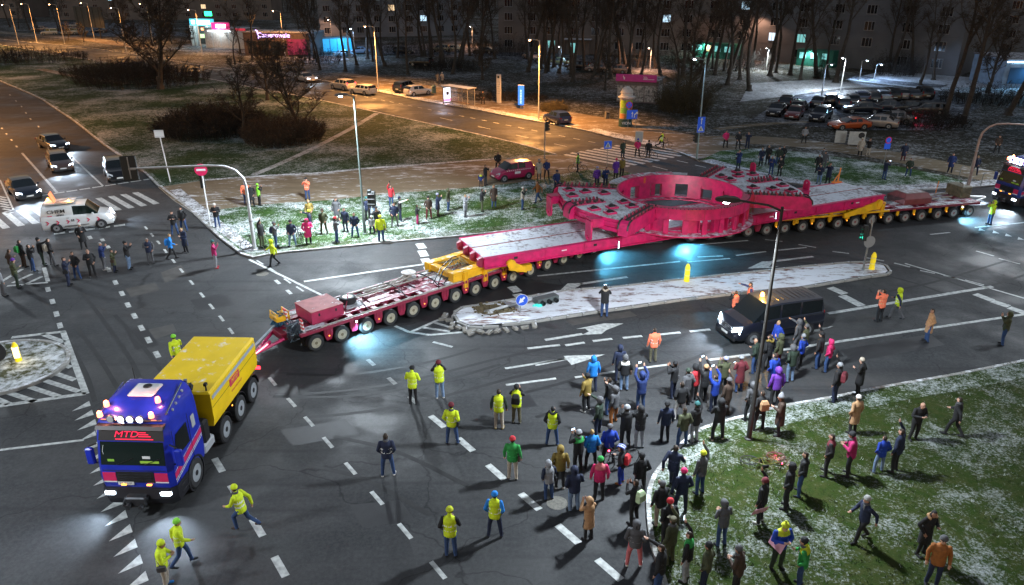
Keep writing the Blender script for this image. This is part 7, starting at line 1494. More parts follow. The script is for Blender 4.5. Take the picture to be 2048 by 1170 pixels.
for i, (px, rx, ry, h) in enumerate((((1440, 140), 9, 4, 5), ((1310, 135), 8, 4, 4.5), ((1020, 110), 9, 4, 5.0), ((600, 128), 8, 4, 4), ((830, 110), 8, 3, 4), ((1790, 150), 3.5, 3, 5))):
    thicket('dark shrubbery %s' % ('behind the twin blue signs', 'below the park globe lamp', 'left of the brown block', 'before the violet sign shop', 'before the bluish block', 'at the right foot of the grey block')[i], px, rx, ry, h, 170, 20 + i)
# small spruce by the green entrance
p = G(1640, 158, .11); T = thing('spruce_tree', 'small spruce before the turquoise entrance', 'tree', p); m = MB(); m.cyl((0, 0, 0), (0, 0, 4.2), .09, .02, 7); m.build('trunk', BARK, T); m = MB(); rnd = random.Random(3)
for i in range(900):
    z = .5 + 3.9 * rnd.random() ** 1.2; r_ = (4.5 - z) * .48 * rnd.uniform(.5, 1.05); a = rnd.uniform(0, 6.28); c = Vector((math.cos(a) * r_, math.sin(a) * r_, z - .15 * r_)); s = Vector((0, 0, z)); d = (c - s).normalized(); w = d.cross(Vector((0, 0, 1))).normalized() * .10; m.add([s + (c - s) * .45 - w, s + (c - s) * .45 + w, c], [(0, 1, 2)])
m.build('crown', M('spruce_needles', (.015, .035, .018), .9, var=.4, vs=3), T)
# far-off woods closing the horizon
rnd = random.Random(9); m = MB()
for i in range(2600):
    x = rnd.uniform(-420, 420); y = rnd.uniform(335, 460); h = rnd.uniform(9, 20); dx = rnd.gauss(0, .12); m.tube([(x, y, -.3), (x + dx * h * .5, y, h * .5), (x + dx * h, y, h)], .16, 3, .04)
    for k in range(7):
        z = h * rnd.uniform(.3, 1); a = rnd.uniform(0, 6.28); l = rnd.uniform(1.2, 3.2); p0 = Vector((x + dx * z, y, z)); d = Vector((math.cos(a), math.sin(a) * .4, .7)) * l; w = Vector((.12, 0, .05)); m.add([p0 - w, p0 + w, p0 + d], [(0, 1, 2)])
o = m.build('distant_wood', TWIG); o['kind'] = 'stuff'
# ================================================================ PEOPLE
import numpy as np
def cap_mesh(mb, a, b, r0, r1, n=10):
    a, b = Vector(a), Vector(b); d = (b - a); L = d.length; d = d.normalized() if L > 1e-6 else Vector((0, 0, 1)); u = d.orthogonal().normalized(); w = d.cross(u); rings = []
    for t, c, r in ((-80, a, r0), (-50, a, r0), (-20, a, r0), (0, a, r0), (0, b, r1), (20, b, r1), (50, b, r1), (80, b, r1)):
        o = c + d * (r * math.sin(R(t))); q = r * math.cos(R(t)); rings.append([o + (u * math.cos(2 * math.pi * k / n) + w * math.sin(2 * math.pi * k / n)) * q for k in range(n)])
    mb.loft(rings)
def ell_mesh(mb, c, r, n=12):
    c = Vector(c); rings = []
    for i in range(1, 8):
        t = math.pi * i / 8 - math.pi / 2; rings.append([c + Vector((r[0] * math.cos(t) * math.cos(2 * math.pi * k / n), r[1] * math.cos(t) * math.sin(2 * math.pi * k / n), r[2] * math.sin(t))) for k in range(n)])
    mb.loft(rings)
ARMS = {'down': ((-.03, .275, 1.14), (.05, .285, .90), (.25, 0, -1)), 'pock': ((-.09, .285, 1.16), (.07, .225, .955), (.3, -.5, -.8)), 'face': ((.14, .26, 1.26), (.29, .075, 1.46), (.1, -.25, 1)),
        'chest': ((.05, .28, 1.16), (.25, .085, 1.20), (.6, -.4, .25)), 'up': ((.08, .27, 1.62), (.20, .17, 1.86), (.25, -.1, 1)), 'point': ((.22, .26, 1.46), (.46, .25, 1.54), (1, 0, .2)),
        'cross': ((.05, .30, 1.17), (.21, -.02, 1.21), (.1, -1, 0)), 'swf': ((.13, .26, 1.16), (.32, .22, 1.06), (1, -.2, -.2)), 'swb': ((-.20, .28, 1.18), (-.22, .28, .93), (.1, 0, -1))}
LEGS = {'st': (((.0, .10, .90), (.025, .115, .49), (-.02, .125, .085)), ((.0, -.10, .90), (.02, -.11, .49), (-.015, -.14, .085))),
        'wide': (((.0, .10, .90), (.03, .17, .49), (-.02, .20, .085)), ((.0, -.10, .90), (.02, -.16, .49), (.04, -.20, .085))),
        'walk': (((.0, .10, .89), (.17, .10, .52), (.24, .11, .10)), ((.0, -.10, .89), (-.06, -.10, .50), (-.32, -.11, .16))),
        'run': (((.0, .10, .90), (.26, .10, .60), (.20, .11, .20)), ((.0, -.10, .90), (-.12, -.10, .54), (-.50, -.11, .36)))}
def person_mesh(name, left, right, legs='st', coat=0.0, lean=0.0, nod=0.0):
    """one continuous body: limbs, torso, head, hands with fingers and shoes fused into a single surface"""
    mb = MB(); P_ = []            # P_: (p0, p1, r, slot) used to colour the fused surface
    lz = lambda p: Vector((p[0] + lean * max(0, p[2] - .9), p[1], p[2]))
    def cap(a, b, r0, r1, slot, n=10): cap_mesh(mb, a, b, r0, r1, n); P_.append((Vector(a), Vector(b), (r0 + r1) / 2, slot))
    for side, (hp, kn, an) in zip((1, -1), LEGS[legs]):
        cap(hp, kn, .098, .072, 2); cap(kn, an, .072, .056, 2); a = Vector(an); d = Vector((1, side * .18, 0)).normalized()
        tilt = -.35 if (an[2] > .12 and an[0] < 0) else 0
        cap(a + Vector((-.035, 0, -.035)), a + d * .15 + Vector((0, 0, -.045 + tilt * .15)), .048, .042, 3)
    zb = .80 - coat; prof = [(zb, .145 + coat * .10, .195 + coat * .12), (max(zb + .05, .88), .150 + coat * .04, .200), (1.02, .142, .190), (1.18, .145, .197), (1.33, .140, .213), (1.42, .105, .190), (1.475, .068, .105), (1.50, .06, .07)]
    rings = []
    for z, rx, ry in prof:
        c = lz((0, 0, z)); rings.append([c + Vector((rx * math.cos(2 * math.pi * k / 16), ry * math.sin(2 * math.pi * k / 16), 0)) for k in range(16)])
    mb.loft(rings); P_.append((lz((0, 0, zb + .08)), lz((0, 0, 1.36)), .17, 0)); P_.append((lz((0, -.12, 1.38)), lz((0, .12, 1.38)), .085, 0))
    cap(lz((.0, 0, 1.46)), lz((.01, 0, 1.53)), .075, .066, 0)
    for side, an in ((1, left), (-1, right)):
        el, wr, hd = [Vector((p[0], p[1] * side, p[2])) for p in ARMS[an]]; sh = lz((0, side * .195, 1.40)); el, wr = lz(el), lz(wr); hd.normalize()
        cap(sh, el, .072, .060, 1); cap(el, wr, .060, .046, 1); pc = wr + hd * .055; cap(wr + hd * .02, wr + hd * .085, .034, .036, 4)
        s_ = hd.cross(Vector((0, 0, 1))); s_ = s_.normalized() if s_.length > .2 else Vector((0, 1, 0)); f_ = s_.cross(hd)
        for k, L in enumerate((.062, .074, .070, .055)):
            b0 = wr + hd * .095 + s_ * (k - 1.5) * .021; b1 = b0 + hd * L * .55; b2 = b1 + (hd * .7 + f_ * .6) * L * .5; cap_mesh(mb, b0, b1, .0095, .009, 6); cap_mesh(mb, b1, b2, .009, .008, 6)
        P_.append((wr + hd * .03, wr + hd * .17, .042, 4)); b0 = wr + hd * .045 + s_ * -.034; cap_mesh(mb, b0, b0 - s_ * .028 + hd * .045, .012, .010, 6)
    hc = lz((.02 + nod * .05, 0, 1.635 - nod * .02)); cap(hc + Vector((-.015, 0, -.13)), hc + Vector((-.005, 0, -.06)), .056, .058, 4)
    ell_mesh(mb, hc, (.100, .078, .122)); ell_mesh(mb, hc + Vector((.035, 0, -.065)), (.058, .052, .052)); P_.append((hc + Vector((0, 0, -.04)), hc + Vector((0, 0, .04)), .085, 4)); P_.append((hc + Vector((.03, 0, -.06)), hc + Vector((.04, 0, -.06)), .06, 4))
    cap_mesh(mb, hc + Vector((.092, 0, .0)), hc + Vector((.112, 0, -.03)), .012, .016, 8)
    for s in (-1, 1): ell_mesh(mb, hc + Vector((-.005, s * .078, -.015)), (.022, .014, .032), 8)
    me = mb.mesh('tmp', BLK); ob = bpy.data.objects.new('tmp', me); COL.objects.link(ob)
    m = ob.modifiers.new('r', 'REMESH'); m.mode = 'VOXEL'; m.voxel_size = .0125
    s2 = ob.modifiers.new('s', 'SMOOTH'); s2.factor = .5; s2.iterations = 3
    d_ = ob.modifiers.new('d', 'DECIMATE'); d_.ratio = .28
    dg = bpy.context.evaluated_depsgraph_get(); out = bpy.data.meshes.new_from_object(ob.evaluated_get(dg)); bpy.data.objects.remove(ob); bpy.data.meshes.remove(me)
    out.name = name; out.materials.clear()
    for k in range(9): out.materials.append(BLK)
    n = len(out.polygons); C = np.empty(n * 3); out.polygons.foreach_get('center', C); C = C.reshape(-1, 3); best = np.full(n, 9.0); idx = np.zeros(n, int)
    for a, b, r, sl in P_:
        a, b = np.array(a), np.array(b); ab = b - a; t = np.clip(((C - a) @ ab) / max(ab @ ab, 1e-9), 0, 1); dd = np.linalg.norm(C - a - t[:, None] * ab, axis=1) / r
        w = dd < best; best[w] = dd[w]; idx[w] = sl
    h = np.array(hc); rel = C - h; head = idx == 4
    hr = head & (np.linalg.norm(rel, axis=1) < .16) & ((rel[:, 2] > .055) | ((rel[:, 0] < -.01) & (rel[:, 2] > -.075))) ; idx[hr] = 5
    for s in (-1, 1): idx[head & (np.linalg.norm(rel - np.array((.088, s * .032, .012)), axis=1) < .017)] = 8
    idx[head & (np.linalg.norm((rel - np.array((.095, 0, -.062))) * np.array((1, .5, 1.6)), axis=1) < .016)] = 8
    t0 = idx == 0; idx[t0 & (C[:, 2] > 1.30)] = 7; idx[t0 & (((C[:, 2] > 1.02) & (C[:, 2] < 1.07)) | ((C[:, 2] > 1.16) & (C[:, 2] < 1.21)))] = 6
    low = (idx == 2) & (C[:, 2] > .62) & (C[:, 2] < 0); out.polygons.foreach_set('material_index', idx.astype(np.int32)); out.polygons.foreach_set('use_smooth', [True] * n); out.update()
    return out, hc
PO = {}
for nm, a in {'stand': ('down', 'down'), 'pock': ('pock', 'pock', 'wide'), 'mix': ('pock', 'down'), 'phone': ('face', 'face'), 'chest': ('chest', 'chest', 'st', 0, .04, 1), 'one': ('down', 'face'), 'oneb': ('pock', 'chest', 'st', 0, .02, 1), 'up1': ('down', 'up'), 'up2': ('up', 'up'), 'point': ('down', 'point', 'wide'), 'cross': ('cross', 'cross', 'wide'),
              'walk': ('swb', 'swf', 'walk', 0, .06), 'run': ('swf', 'swb', 'run', 0, .16), 'coat': ('pock', 'down', 'st', .28), 'coatphone': ('face', 'face', 'st', .26), 'coatwalk': ('swb', 'swf', 'walk', .22, .05), 'coatchest': ('chest', 'pock', 'st', .30, .02, 1)}.items():
    PO[nm] = person_mesh('person_' + nm, *a)
# head wear and packs, modelled round the head centre
def hat_mesh(kind):
    b = MB()
    if kind == 'k': b.cur = 0; b.lathe([(.105, .02), (.112, .035), (.112, .075), (.104, .08), (.098, .105), (.075, .14), (.04, .16), (.005, .165)], 16, (-.012, 0, -.005))
    elif kind == 'p': b.lathe([(.105, .02), (.112, .035), (.112, .075), (.104, .08), (.098, .105), (.075, .14), (.03, .165)], 16, (-.012, 0, -.005)); ell_mesh(b, (-.012, 0, .19), (.035, .035, .035))
    elif kind == 't': b.lathe([(.105, .02), (.112, .035), (.110, .075), (.095, .11), (.07, .17), (.03, .24), (.005, .26)], 16, (-.012, 0, -.005))
    elif kind == 'e':
        for k in range(5): a = (k - 2) * .045; b.cur = k % 2; b.loft([[Vector((x, a - .024, z)), Vector((x, a + .024, z)), Vector((x * .93, a + .024, z * .93)), Vector((x * .93, a - .024, z * .93))] for x, z in [(.155 * math.cos(R(t)) - .02, .06 + (.115 - abs(k - 2) * .012) * math.sin(R(t))) for t in range(-15, 196, 15)]])
    elif kind == 'c': b.lathe([(.104, .03), (.106, .07), (.09, .115), (.05, .135), (.005, .14)], 16, (-.01, 0, 0)); b.box((.12, 0, .045), (.11, .14, .012))
    elif kind == 'h':
        n = 14; rings = []
        for t, r, x in ((0, .118, .075), (1, .138, .045), (2, .142, -.02), (3, .13, -.09), (4, .085, -.135), (5, .02, -.15)):
            rings.append([Vector((x - .02 * (math.sin(2 * math.pi * k / n) < -.3), r * .88 * math.cos(2 * math.pi * k / n), r * math.sin(2 * math.pi * k / n) + .005 - (.03 if math.sin(2 * math.pi * k / n) < -.3 else 0))) for k in range(n)])
        b.loft(rings, cap=False); b.loft([[p * .9 for p in rings[0]], rings[0]], cap=False)
    elif kind == 'f':   # fur-trimmed hood thrown back
        for k in range(22): a = R(70 + 220 * k / 21); ell_mesh(b, (-.03 + .12 * math.cos(a), .135 * math.sin(a), -.115 + .03 * math.cos(a * 3)), (.045, .045, .05), 6)
    elif kind == 'l': b.loft([[Vector((x, r * math.cos(2 * math.pi * k / 12), z + .3 * r * math.sin(2 * math.pi * k / 12) * 2)) for k in range(12)] for x, r, z in ((.06, .05, .095), (.02, .095, .06), (-.06, .10, .0), (-.10, .09, -.10), (-.10, .07, -.22), (-.09, .03, -.30))])
    return b
HATM = {}
def hat(kind, col):
    key = (kind, col)
    if key not in HATM:
        c1 = CLR[col] if col in CLR else (.1, .1, .1); ms = [cloth(c1)] + ([cloth(CLR['wht'])] if kind == 'e' else [])
        HATM[key] = hat_mesh(kind).mesh('hat', ms, True)
    return HATM[key]
CLR = dict(blk=(.010, .010, .012), nav=(.010, .017, .048), nvb=(.012, .03, .13), blu=(.008, .045, .36), sky=(.010, .20, .62), red=(.45, .02, .03), pnk=(.62, .02, .13), mag=(.36, .010, .10), grn=(.02, .26, .05), dgr=(.02, .035, .022), olv=(.060, .066, .030), kha=(.22, .15, .028), brn=(.050, .028, .018), mar=(.12, .012, .02), tan=(.42, .24, .12), gry=(.085, .085, .092), lgr=(.26, .27, .29), wht=(.60, .58, .55), yel=(.60, .74, .015), org=(.90, .20, .10), lim=(.22, .62, .04), pur=(.13, .03, .32), jea=(.025, .06, .16), ljn=(.14, .21, .33), bei=(.42, .36, .29), sal=(.55, .14, .15), oran=(.42, .14, .02), tur=(.02, .25, .28), lav=(.30, .30, .45), rust=(.30, .10, .02), hair=(.030, .018, .010), blond=(.36, .24, .10), greyh=(.30, .29, .28), bald=(.42, .23, .15), teal=(.02, .10, .10), ygl=(.5, .55, .02), camo=(.11, .10, .06), pale=(.50, .62, .36))
CNAME = dict(blk='black', nav='dark navy', nvb='navy blue', blu='royal blue', sky='bright blue', red='red', pnk='pink', mag='magenta', grn='green', dgr='dark green', olv='olive', kha='mustard', brn='dark brown', mar='maroon', tan='tan', gry='grey', lgr='light grey', wht='white', yel='yellow', org='orange', lim='lime', pur='purple', jea='blue jeans', ljn='light jeans', bei='beige', sal='salmon', oran='ochre', tur='turquoise', lav='lavender', rust='rust', camo='camouflage', teal='teal', ygl='yellow', pale='pale green')
def cloth(c): return M('cloth_%02d_%02d_%02d' % tuple(int(x * 99) for x in c), c, .82, var=.3, vs=9, bump=.5, bs=14)
SKINS = [M('skin_fair', (.48, .27, .19), .6), M('skin_light', (.42, .23, .16), .6), M('skin_tan', (.34, .18, .12), .6)]
BAND = M('reflective_band', (.62, .64, .62), .3, emit=(.8, .85, .9), es=.04); EYE = M('eye_dark', (.03, .015, .012), .4)
bpk = MB(); bpk.loft([[Vector((x, y * w, z)) for y, x in ((-1, -.13), (1, -.13), (1, -.13 - d), (-1, -.13 - d))] for z, w, d in ((1.0, .13, .12), (1.06, .16, .17), (1.30, .15, .16), (1.42, .10, .10))]); BPK = bpk
BPM = {}
def backpack(par, col):
    if col not in BPM: BPM[col] = BPK.mesh('backpack', cloth(CLR[col]), False)
    return link('backpack', BPM[col], par)
BAGM = []
for k, c in enumerate((CLR['brn'], CLR['blk'], CLR['gry'])):
    b = MB(); b.cbox((.02, -.245, .92), (.26, .09, .22), .03); b.tube([(.02, -.24, 1.02), (.10, -.08, 1.22), (.06, .12, 1.45), (-.06, .10, 1.44), (-.12, -.08, 1.22), (0, -.24, 1.02)], .014, 5); BAGM.append(b.mesh('shoulder_bag', cloth(c)))
SCFM = []
for k, c in enumerate((CLR['mar'], CLR['gry'], CLR['teal'], CLR['bei'])):
    b = MB(); b.lathe([(.085, -.05), (.105, -.02), (.10, .03), (.082, .05)], 14, cap=False); b.box((.10, .04, -.12), (.03, .07, .18)); SCFM.append(b.mesh('scarf', cloth(c), True))
LOOK = Vector((9.5, 46.0, 0)); NP = [0]
def person(u, v, pose, jk, tr, hd, place, face=None, s=1.0, sleeve=None, vest=None, yoke=None, pack=None, z=None, shoes='blk', extra='', bands=False):
    """hd: k/p/t/c cap + colour, h hood, f fur hood, e helmet, b bare head + hair colour"""
    if z is None: z = .005
    p = G(u, v, z); me, hc = PO[pose]; i = NP[0]; NP[0] += 1; rr = random.Random(i * 13 + 5)
    an = math.atan2(LOOK.y - p.y, LOOK.x - p.x) + rr.uniform(-.25, .25) if face is None else R(face)
    o = link('person', me, None, p, an); sc = s * rr.uniform(.965, 1.03); wd = rr.uniform(.96, 1.08); o.scale = (sc * wd, sc * wd, sc)
    tor = CLR[vest or jk]; sl = CLR[sleeve or jk]
    kind, hc_ = hd[0], hd[2:] if len(hd) > 2 else None
    hairc = CLR[hc_] if kind == 'b' and hc_ else CLR[rr.choice(('hair', 'hair', 'blk', 'hair'))]
    ms = [cloth(tor), cloth(sl), cloth(CLR[tr]), cloth(CLR[shoes]), SKINS[i % 3], M('hair_%02d_%02d' % (int(hairc[0] * 99), int(hairc[2] * 99)), hairc, .7, var=.3, vs=20), BAND if (vest or bands) else cloth(tuple(min(.6, c * 2.2 + .03) for c in tor)) if i % 6 == 0 else cloth(tor), cloth(CLR[yoke]) if yoke else cloth(tor), EYE]
    for k, m in enumerate(ms): o.material_slots[k].link = 'OBJECT'; o.material_slots[k].material = m
    hat_txt = ''
    if kind in 'kptce':
        h_ = link({'k': 'knit_cap', 'p': 'pompom_hat', 't': 'pointed_hat', 'c': 'peaked_cap', 'e': 'helmet'}[kind], hat(kind, hc_), o, hc); hat_txt = CNAME.get(hc_, '') + {'k': ' cap', 'p': ' bobble hat', 't': ' pointed hat', 'c': ' peaked cap', 'e': ' helmet'}[kind]
    elif kind == 'h': link('hood', hat('h', hc_ or jk), o, hc); hat_txt = 'hood up'
    elif kind == 'f': link('fur_hood', hat('f', hc_ or 'tan'), o, hc); hat_txt = 'fur hood'
    elif kind == 'l': link('long_hair', hat('l', hc_ or 'hair'), o, hc); hat_txt = 'long hair'
    if pack: backpack(o, pack)
    if i % 5 == 2 and not pack: link('shoulder_bag', BAGM[i % 3], o)
    if i % 4 == 1 and kind != 'h': link('scarf', SCFM[i % 4 if i % 8 else 0], o, (hc.x - .02, 0, hc.z - .135))
    what = ('long ' + CNAME[jk] + ' coat') if 'coat' in pose else (CNAME[jk] + ' jacket')
    if vest: what = CNAME[vest] + ' vest'
    lab = 'person in %s' % what
    if hat_txt: lab += ' with ' + hat_txt
    lab += ', ' + place
    if len(lab.split()) > 16: lab = 'person in %s, %s' % (what, place)
    o['label'] = lab; o['category'] = 'person'; o['group'] = GRP[0]
    return o
GRP = ['']
L_ = .10
# --- left road
GRP[0] = 'bystanders on the left road'
person(37, 575, 'oneb', 'olv', 'dgr', 'k pur', 'by the left edge', 40)
person(9, 592, 'mix', 'lgr', 'gry', 'k wht', 'cut by the left edge', 50)
person(28, 552, 'oneb', 'brn', 'blk', 'b hair', 'second from the left edge', 50)
person(50, 534, 'mix', 'blk', 'brn', 'b hair', 'with a green pack at the left edge', 60, pack='grn')
person(68, 542, 'phone', 'blk', 'jea', 'b hair', 'in jeans near the left edge', 55)
person(88, 531, 'point', 'blk', 'dgr', 'k blk', 'pointing, beside the striped crossing', 30)
person(107, 531, 'pock', 'blk', 'gry', 'b hair', 'seen from behind in grey trousers', 50, pack='bei')
person(139, 571, 'one', 'nav', 'nav', 'b hair', 'holding a phone ahead of the left queue', 20)
person(157, 558, 'pock', 'blk', 'jea', 'b hair', 'in jeans, right of the navy phone holder', 250)
person(169, 497, 'coatchest', 'blk', 'blk', 'k wht', 'just below the white van', 300)
person(187, 554, 'oneb', 'blk', 'blk', 'b bald', 'bald, below the white van', 300)
person(210, 539, 'phone', 'nvb', 'gry', 'b greyh', 'filming in white shoes below the van', 20, shoes='wht')
person(231, 544, 'coatphone', 'olv', 'nav', 'b hair', 'smallest one filming below the van', 10, .82)
person(260, 538, 'phone', 'blk', 'ljn', 'k blk', 'in pale jeans filming on the left road', 10)
person(303, 528, 'oneb', 'nav', 'gry', 'b greyh', 'grey haired on the left road', 300, sleeve='gry')
person(345, 519, 'walk', 'sky', 'blk', 'b blond', 'stepping on the left road', 20, pack='sky')
person(351, 470, 'cross', 'blk', 'jea', 'b hair', 'left one of the pair at the zebra end', 280)
person(369, 462, 'pock', 'blk', 'jea', 'b hair', 'right one of the pair at the zebra end', 260)
person(373, 505, 'coatchest', 'nav', 'blk', 'b blond', 'fair haired behind the bright blue jacket', 240)
person(433, 536, 'one', 'mag', 'lgr', 'k teal', 'alone with a phone before the lawn corner', 15, shoes='red')
person(436, 455, 'chest', 'blk', 'jea', 'k wht', 'on the snow strip by the no entry sign', 280, z=L_)
# --- lawn between road and footpath
GRP[0] = 'spectators on the far lawn'
person(494, 408, 'mix', 'org', 'jea', 'b hair', 'half hidden behind the signal mast', 300, z=L_)
person(505, 413, 'coat', 'blk', 'blk', 'b hair', 'beside the signal mast on the footpath', 290, z=L_)
person(520, 411, 'phone', 'lim', 'blk', 'k lim', 'filming right of the signal mast', 40, z=L_, sleeve='blk')
person(616, 399, 'phone', 'org', 'jea', 'k blk', 'filming alone on the footpath', 265, z=.09, bands=True)
person(525, 494, 'up1', 'blk', 'olv', 'b hair', 'raising an arm beside the leaning bicycle', 340, z=L_)
person(553, 494, 'one', 'gry', 'jea', 'k gry', 'with phone behind the yellow walker', 10, z=L_, pack='nav')
person(586, 492, 'pock', 'nav', 'ljn', 'k blk', 'in pale jeans in front of the bicycle', 270, z=L_)
person(618, 488, 'coatchest', 'pnk', 'blk', 'h pnk', 'in the crowd on the lawn', 290, z=L_)
person(622, 468, 'point', 'nav', 'jea', 'k ygl', 'pointing left behind the pink coat', 190, z=L_)
person(621, 446, 'mix', 'kha', 'olv', 'b blond', 'behind the yellow cap on the lawn', 280, z=L_)
person(649, 468, 'pock', 'olv', 'olv', 'c brn', 'in matching trousers on the lawn', 260, z=L_)
person(675, 443, 'coat', 'gry', 'gry', 'f blk', 'farthest back in the middle of the lawn', 270, z=L_)
person(674, 484, 'phone', 'gry', 'jea', 'k red', 'filming in the front row of the lawn', 30, z=L_)
person(692, 464, 'stand', 'nav', 'nav', 'b hair', 'with orange zip left of the tall lamp', 250, z=L_)
person(711, 474, 'pock', 'nav', 'jea', 'b hair', 'stout, directly left of the tall lamp', 270, z=L_)
person(736, 441, 'mix', 'nav', 'blk', 'k teal', 'behind the tall lamp post', 280, z=L_)
person(745, 432, 'pock', 'blk', 'ljn', 'b hair', 'behind the dark signal boards', 280, z=L_)
person(755, 461, 'phone', 'blk', 'blk', 'k blk', 'with hands at face right of the tall lamp', 290, z=L_)
person(745, 468, 'pock', 'lgr', 'nav', 'k wht', 'child at the foot of the tall lamp', 270, .76, z=L_)
person(763, 482, 'stand', 'yel', 'jea', 'k ygl', 'steward in the front row of the lawn', 280, z=L_)
person(783, 413, 'up1', 'red', 'jea', 'b hair', 'hand to the head behind the far lawn row', 300, z=L_)
person(790, 453, 'pock', 'nav', 'gry', 'b hair', 'stout in grey trousers on the lawn', 280, z=L_)
person(801, 442, 'point', 'blk', 'nav', 'k nav', 'white sleeved, pointing right', 15, z=L_, sleeve='wht')
person(835, 448, 'one', 'blk', 'mag', 'b hair', 'in magenta trousers with phone', 20, .82, z=L_)
person(858, 438, 'pock', 'brn', 'mar', 'k blk', 'tall, in maroon trousers on the lawn', 290, z=L_)
person(876, 432, 'coatphone', 'nav', 'brn', 'k lav', 'filming on the middle of the lawn', 10, z=L_)
person(897, 421, 'stand', 'olv', 'jea', 'h olv', 'in jeans on the middle of the lawn', 350, z=L_)
person(931, 434, 'coatphone', 'lgr', 'gry', 'b blond', 'in the middle of the lawn above the deck', 350, z=L_)
person(964, 423, 'phone', 'blk', 'olv', 'b hair', 'filming in olive trousers on the lawn', 10, z=L_)
person(988, 415, 'coat', 'brn', 'jea', 'l blond', 'fur coat on the lawn near the red car', 290, z=L_)
person(1045, 419, 'phone', 'bei', 'jea', 'k wht', 'filming in front of the red car', 350, z=L_, sleeve='blk')
person(1076, 405, 'walk', 'rust', 'jea', 'b hair', 'walking past the tip of the load', 200, z=L_)
person(1113, 383, 'pock', 'nvb', 'nav', 'k nav', 'behind the left wing of the load', 300, z=L_)
person(962, 374, 'mix', 'nvb', 'blk', 'b blond', 'child by the nose of the red car', 280, .72, z=.09, yoke='ygl')
person(971, 371, 'phone', 'blk', 'gry', 'b hair', 'filming by the nose of the red car', 330, z=.09)
person(996, 342, 'pock', 'blk', 'blk', 'b hair', 'behind the red car', 280, z=.09)
person(1078, 358, 'coat', 'bei', 'gry', 'k lgr', 'behind the tail of the red car', 260, z=.09)
person(1093, 357, 'pock', 'nvb', 'blk', 'b hair', 'right of the red car', 280, z=.09)
person(1155, 344, 'stand', 'blk', 'blk', 'e lgr', 'with a bicycle on the footpath', 175, z=.09, vest='lim')
person(1245, 316, 'coat', 'dgr', 'nav', 'b hair', 'on the far zebra crossing', 300)
person(1274, 313, 'pock', 'pnk', 'blk', 'k blu', 'on the far zebra crossing', 275)
person(1296, 316, 'stand', 'blk', 'blk', 'k blk', 'holding a bicycle on the far zebra', 260)
person(1321, 298, 'run', 'blk', 'blk', 'b hair', 'riding past the far zebra', -20, vest='yel', z=.12)
person(1231, 357, 'coat', 'pur', 'blk', 'k pnk', 'tallest behind the back edge of the ring', 290, z=L_)
person(1243, 354, 'mix', 'kha', 'blk', 'b hair', 'behind the back edge of the ring', 290, z=L_)
person(1193, 375, 'mix', 'pur', 'nav', 'k lav', 'just behind the toothed wing', 290, z=L_)
person(1210, 375, 'chest', 'nvb', 'nav', 'b hair', 'just behind the toothed wing', 290, z=L_)
# --- right-hand far lawn
GRP[0] = 'spectators on the right far lawn'
LR = .12
person(1450, 295, 'pock', 'pnk', 'blk', 'b hair', 'leftmost of three on the right pavement', 280, z=LR)
person(1475, 298, 'pock', 'blk', 'blk', 'b hair', 'middle of three on the right pavement', 280, z=LR)
person(1494, 297, 'phone', 'nav', 'nav', 'b hair', 'filming, third on the right pavement', 260, z=LR)
person(1607, 286, 'pock', 'lgr', 'blk', 'b hair', 'alone before the car park', 250, z=LR)
person(1476, 337, 'coatphone', 'nvb', 'nav', 'b hair', 'right behind the lifting lugs', 230, z=LR)
person(1521, 332, 'coat', 'nav', 'blk', 'b blond', 'left end of the dark group on the lawn', 230, z=LR)
person(1534, 329, 'coat', 'blk', 'blk', 'b blond', 'second of the dark group on the lawn', 230, z=LR)
person(1555, 331, 'mix', 'dgr', 'jea', 'b hair', 'at the back of the dark group', 240, z=LR)
person(1564, 327, 'coat', 'blk', 'nav', 'b hair', 'right end of the dark group on the lawn', 230, z=LR)
person(1541, 350, 'chest', 'nvb', 'jea', 'b greyh', 'in jeans at the front of the dark group', 240, z=LR)
person(1558, 352, 'oneb', 'blk', 'blk', 'b hair', 'with a lit phone at the front of the group', 235, z=LR)
person(1637, 368, 'chest', 'nav', 'ljn', 'b hair', 'in pale jeans on the verge by the load', 230, z=LR)
person(1655, 367, 'coatphone', 'nav', 'blk', 'b hair', 'filming beside the pale jeans', 230, z=LR)
person(1634, 346, 'mix', 'blk', 'blk', 'k lgr', 'behind the pale jeans', 240, z=LR)
person(1646, 340, 'up1', 'gry', 'gry', 'b hair', 'holding up a light at the back', 240, z=LR)
person(1719, 312, 'coat', 'bei', 'blk', 'k bei', 'before the wider notice board', 240, z=LR)
person(1735, 312, 'phone', 'blk', 'bei', 'b hair', 'in beige trousers by the notice board', 240, z=LR)
person(1767, 359, 'phone', 'nav', 'jea', 'b hair', 'with a bright phone on the right lawn', 20, z=LR)
person(1805, 322, 'coat', 'nav', 'mar', 'b hair', 'walking on the dim right pavement', 250, z=LR)
person(1815, 354, 'pock', 'dgr', 'jea', 'b hair', 'in white shoes on the right lawn', 250, z=LR, shoes='wht')
person(1899, 345, 'coat', 'nvb', 'nav', 'b hair', 'left of the rust tinted mast', 240, z=LR)
person(1948, 350, 'pock', 'nav', 'nav', 'b blond', 'right of the rust tinted mast', 240, z=LR)
person(1992, 306, 'pock', 'brn', 'blk', 'b hair', 'in the dark above the pusher truck', 240, z=LR)
person(1978, 449, 'phone', 'yel', 'jea', 'h yel', 'filming before the pusher truck', 185)
# --- bus stop
GRP[0] = 'people at the bus stop'
person(966, 208, 'pock', 'blk', 'blk', 'b hair', 'waiting right of the bus shelter', 250, z=.12)
person(876, 168, 'coat', 'gry', 'blk', 'b hair', 'left one behind the bus shelter', 60, z=.12)
person(885, 167, 'coat', 'bei', 'blk', 'k wht', 'right one behind the bus shelter', 60, z=.12)
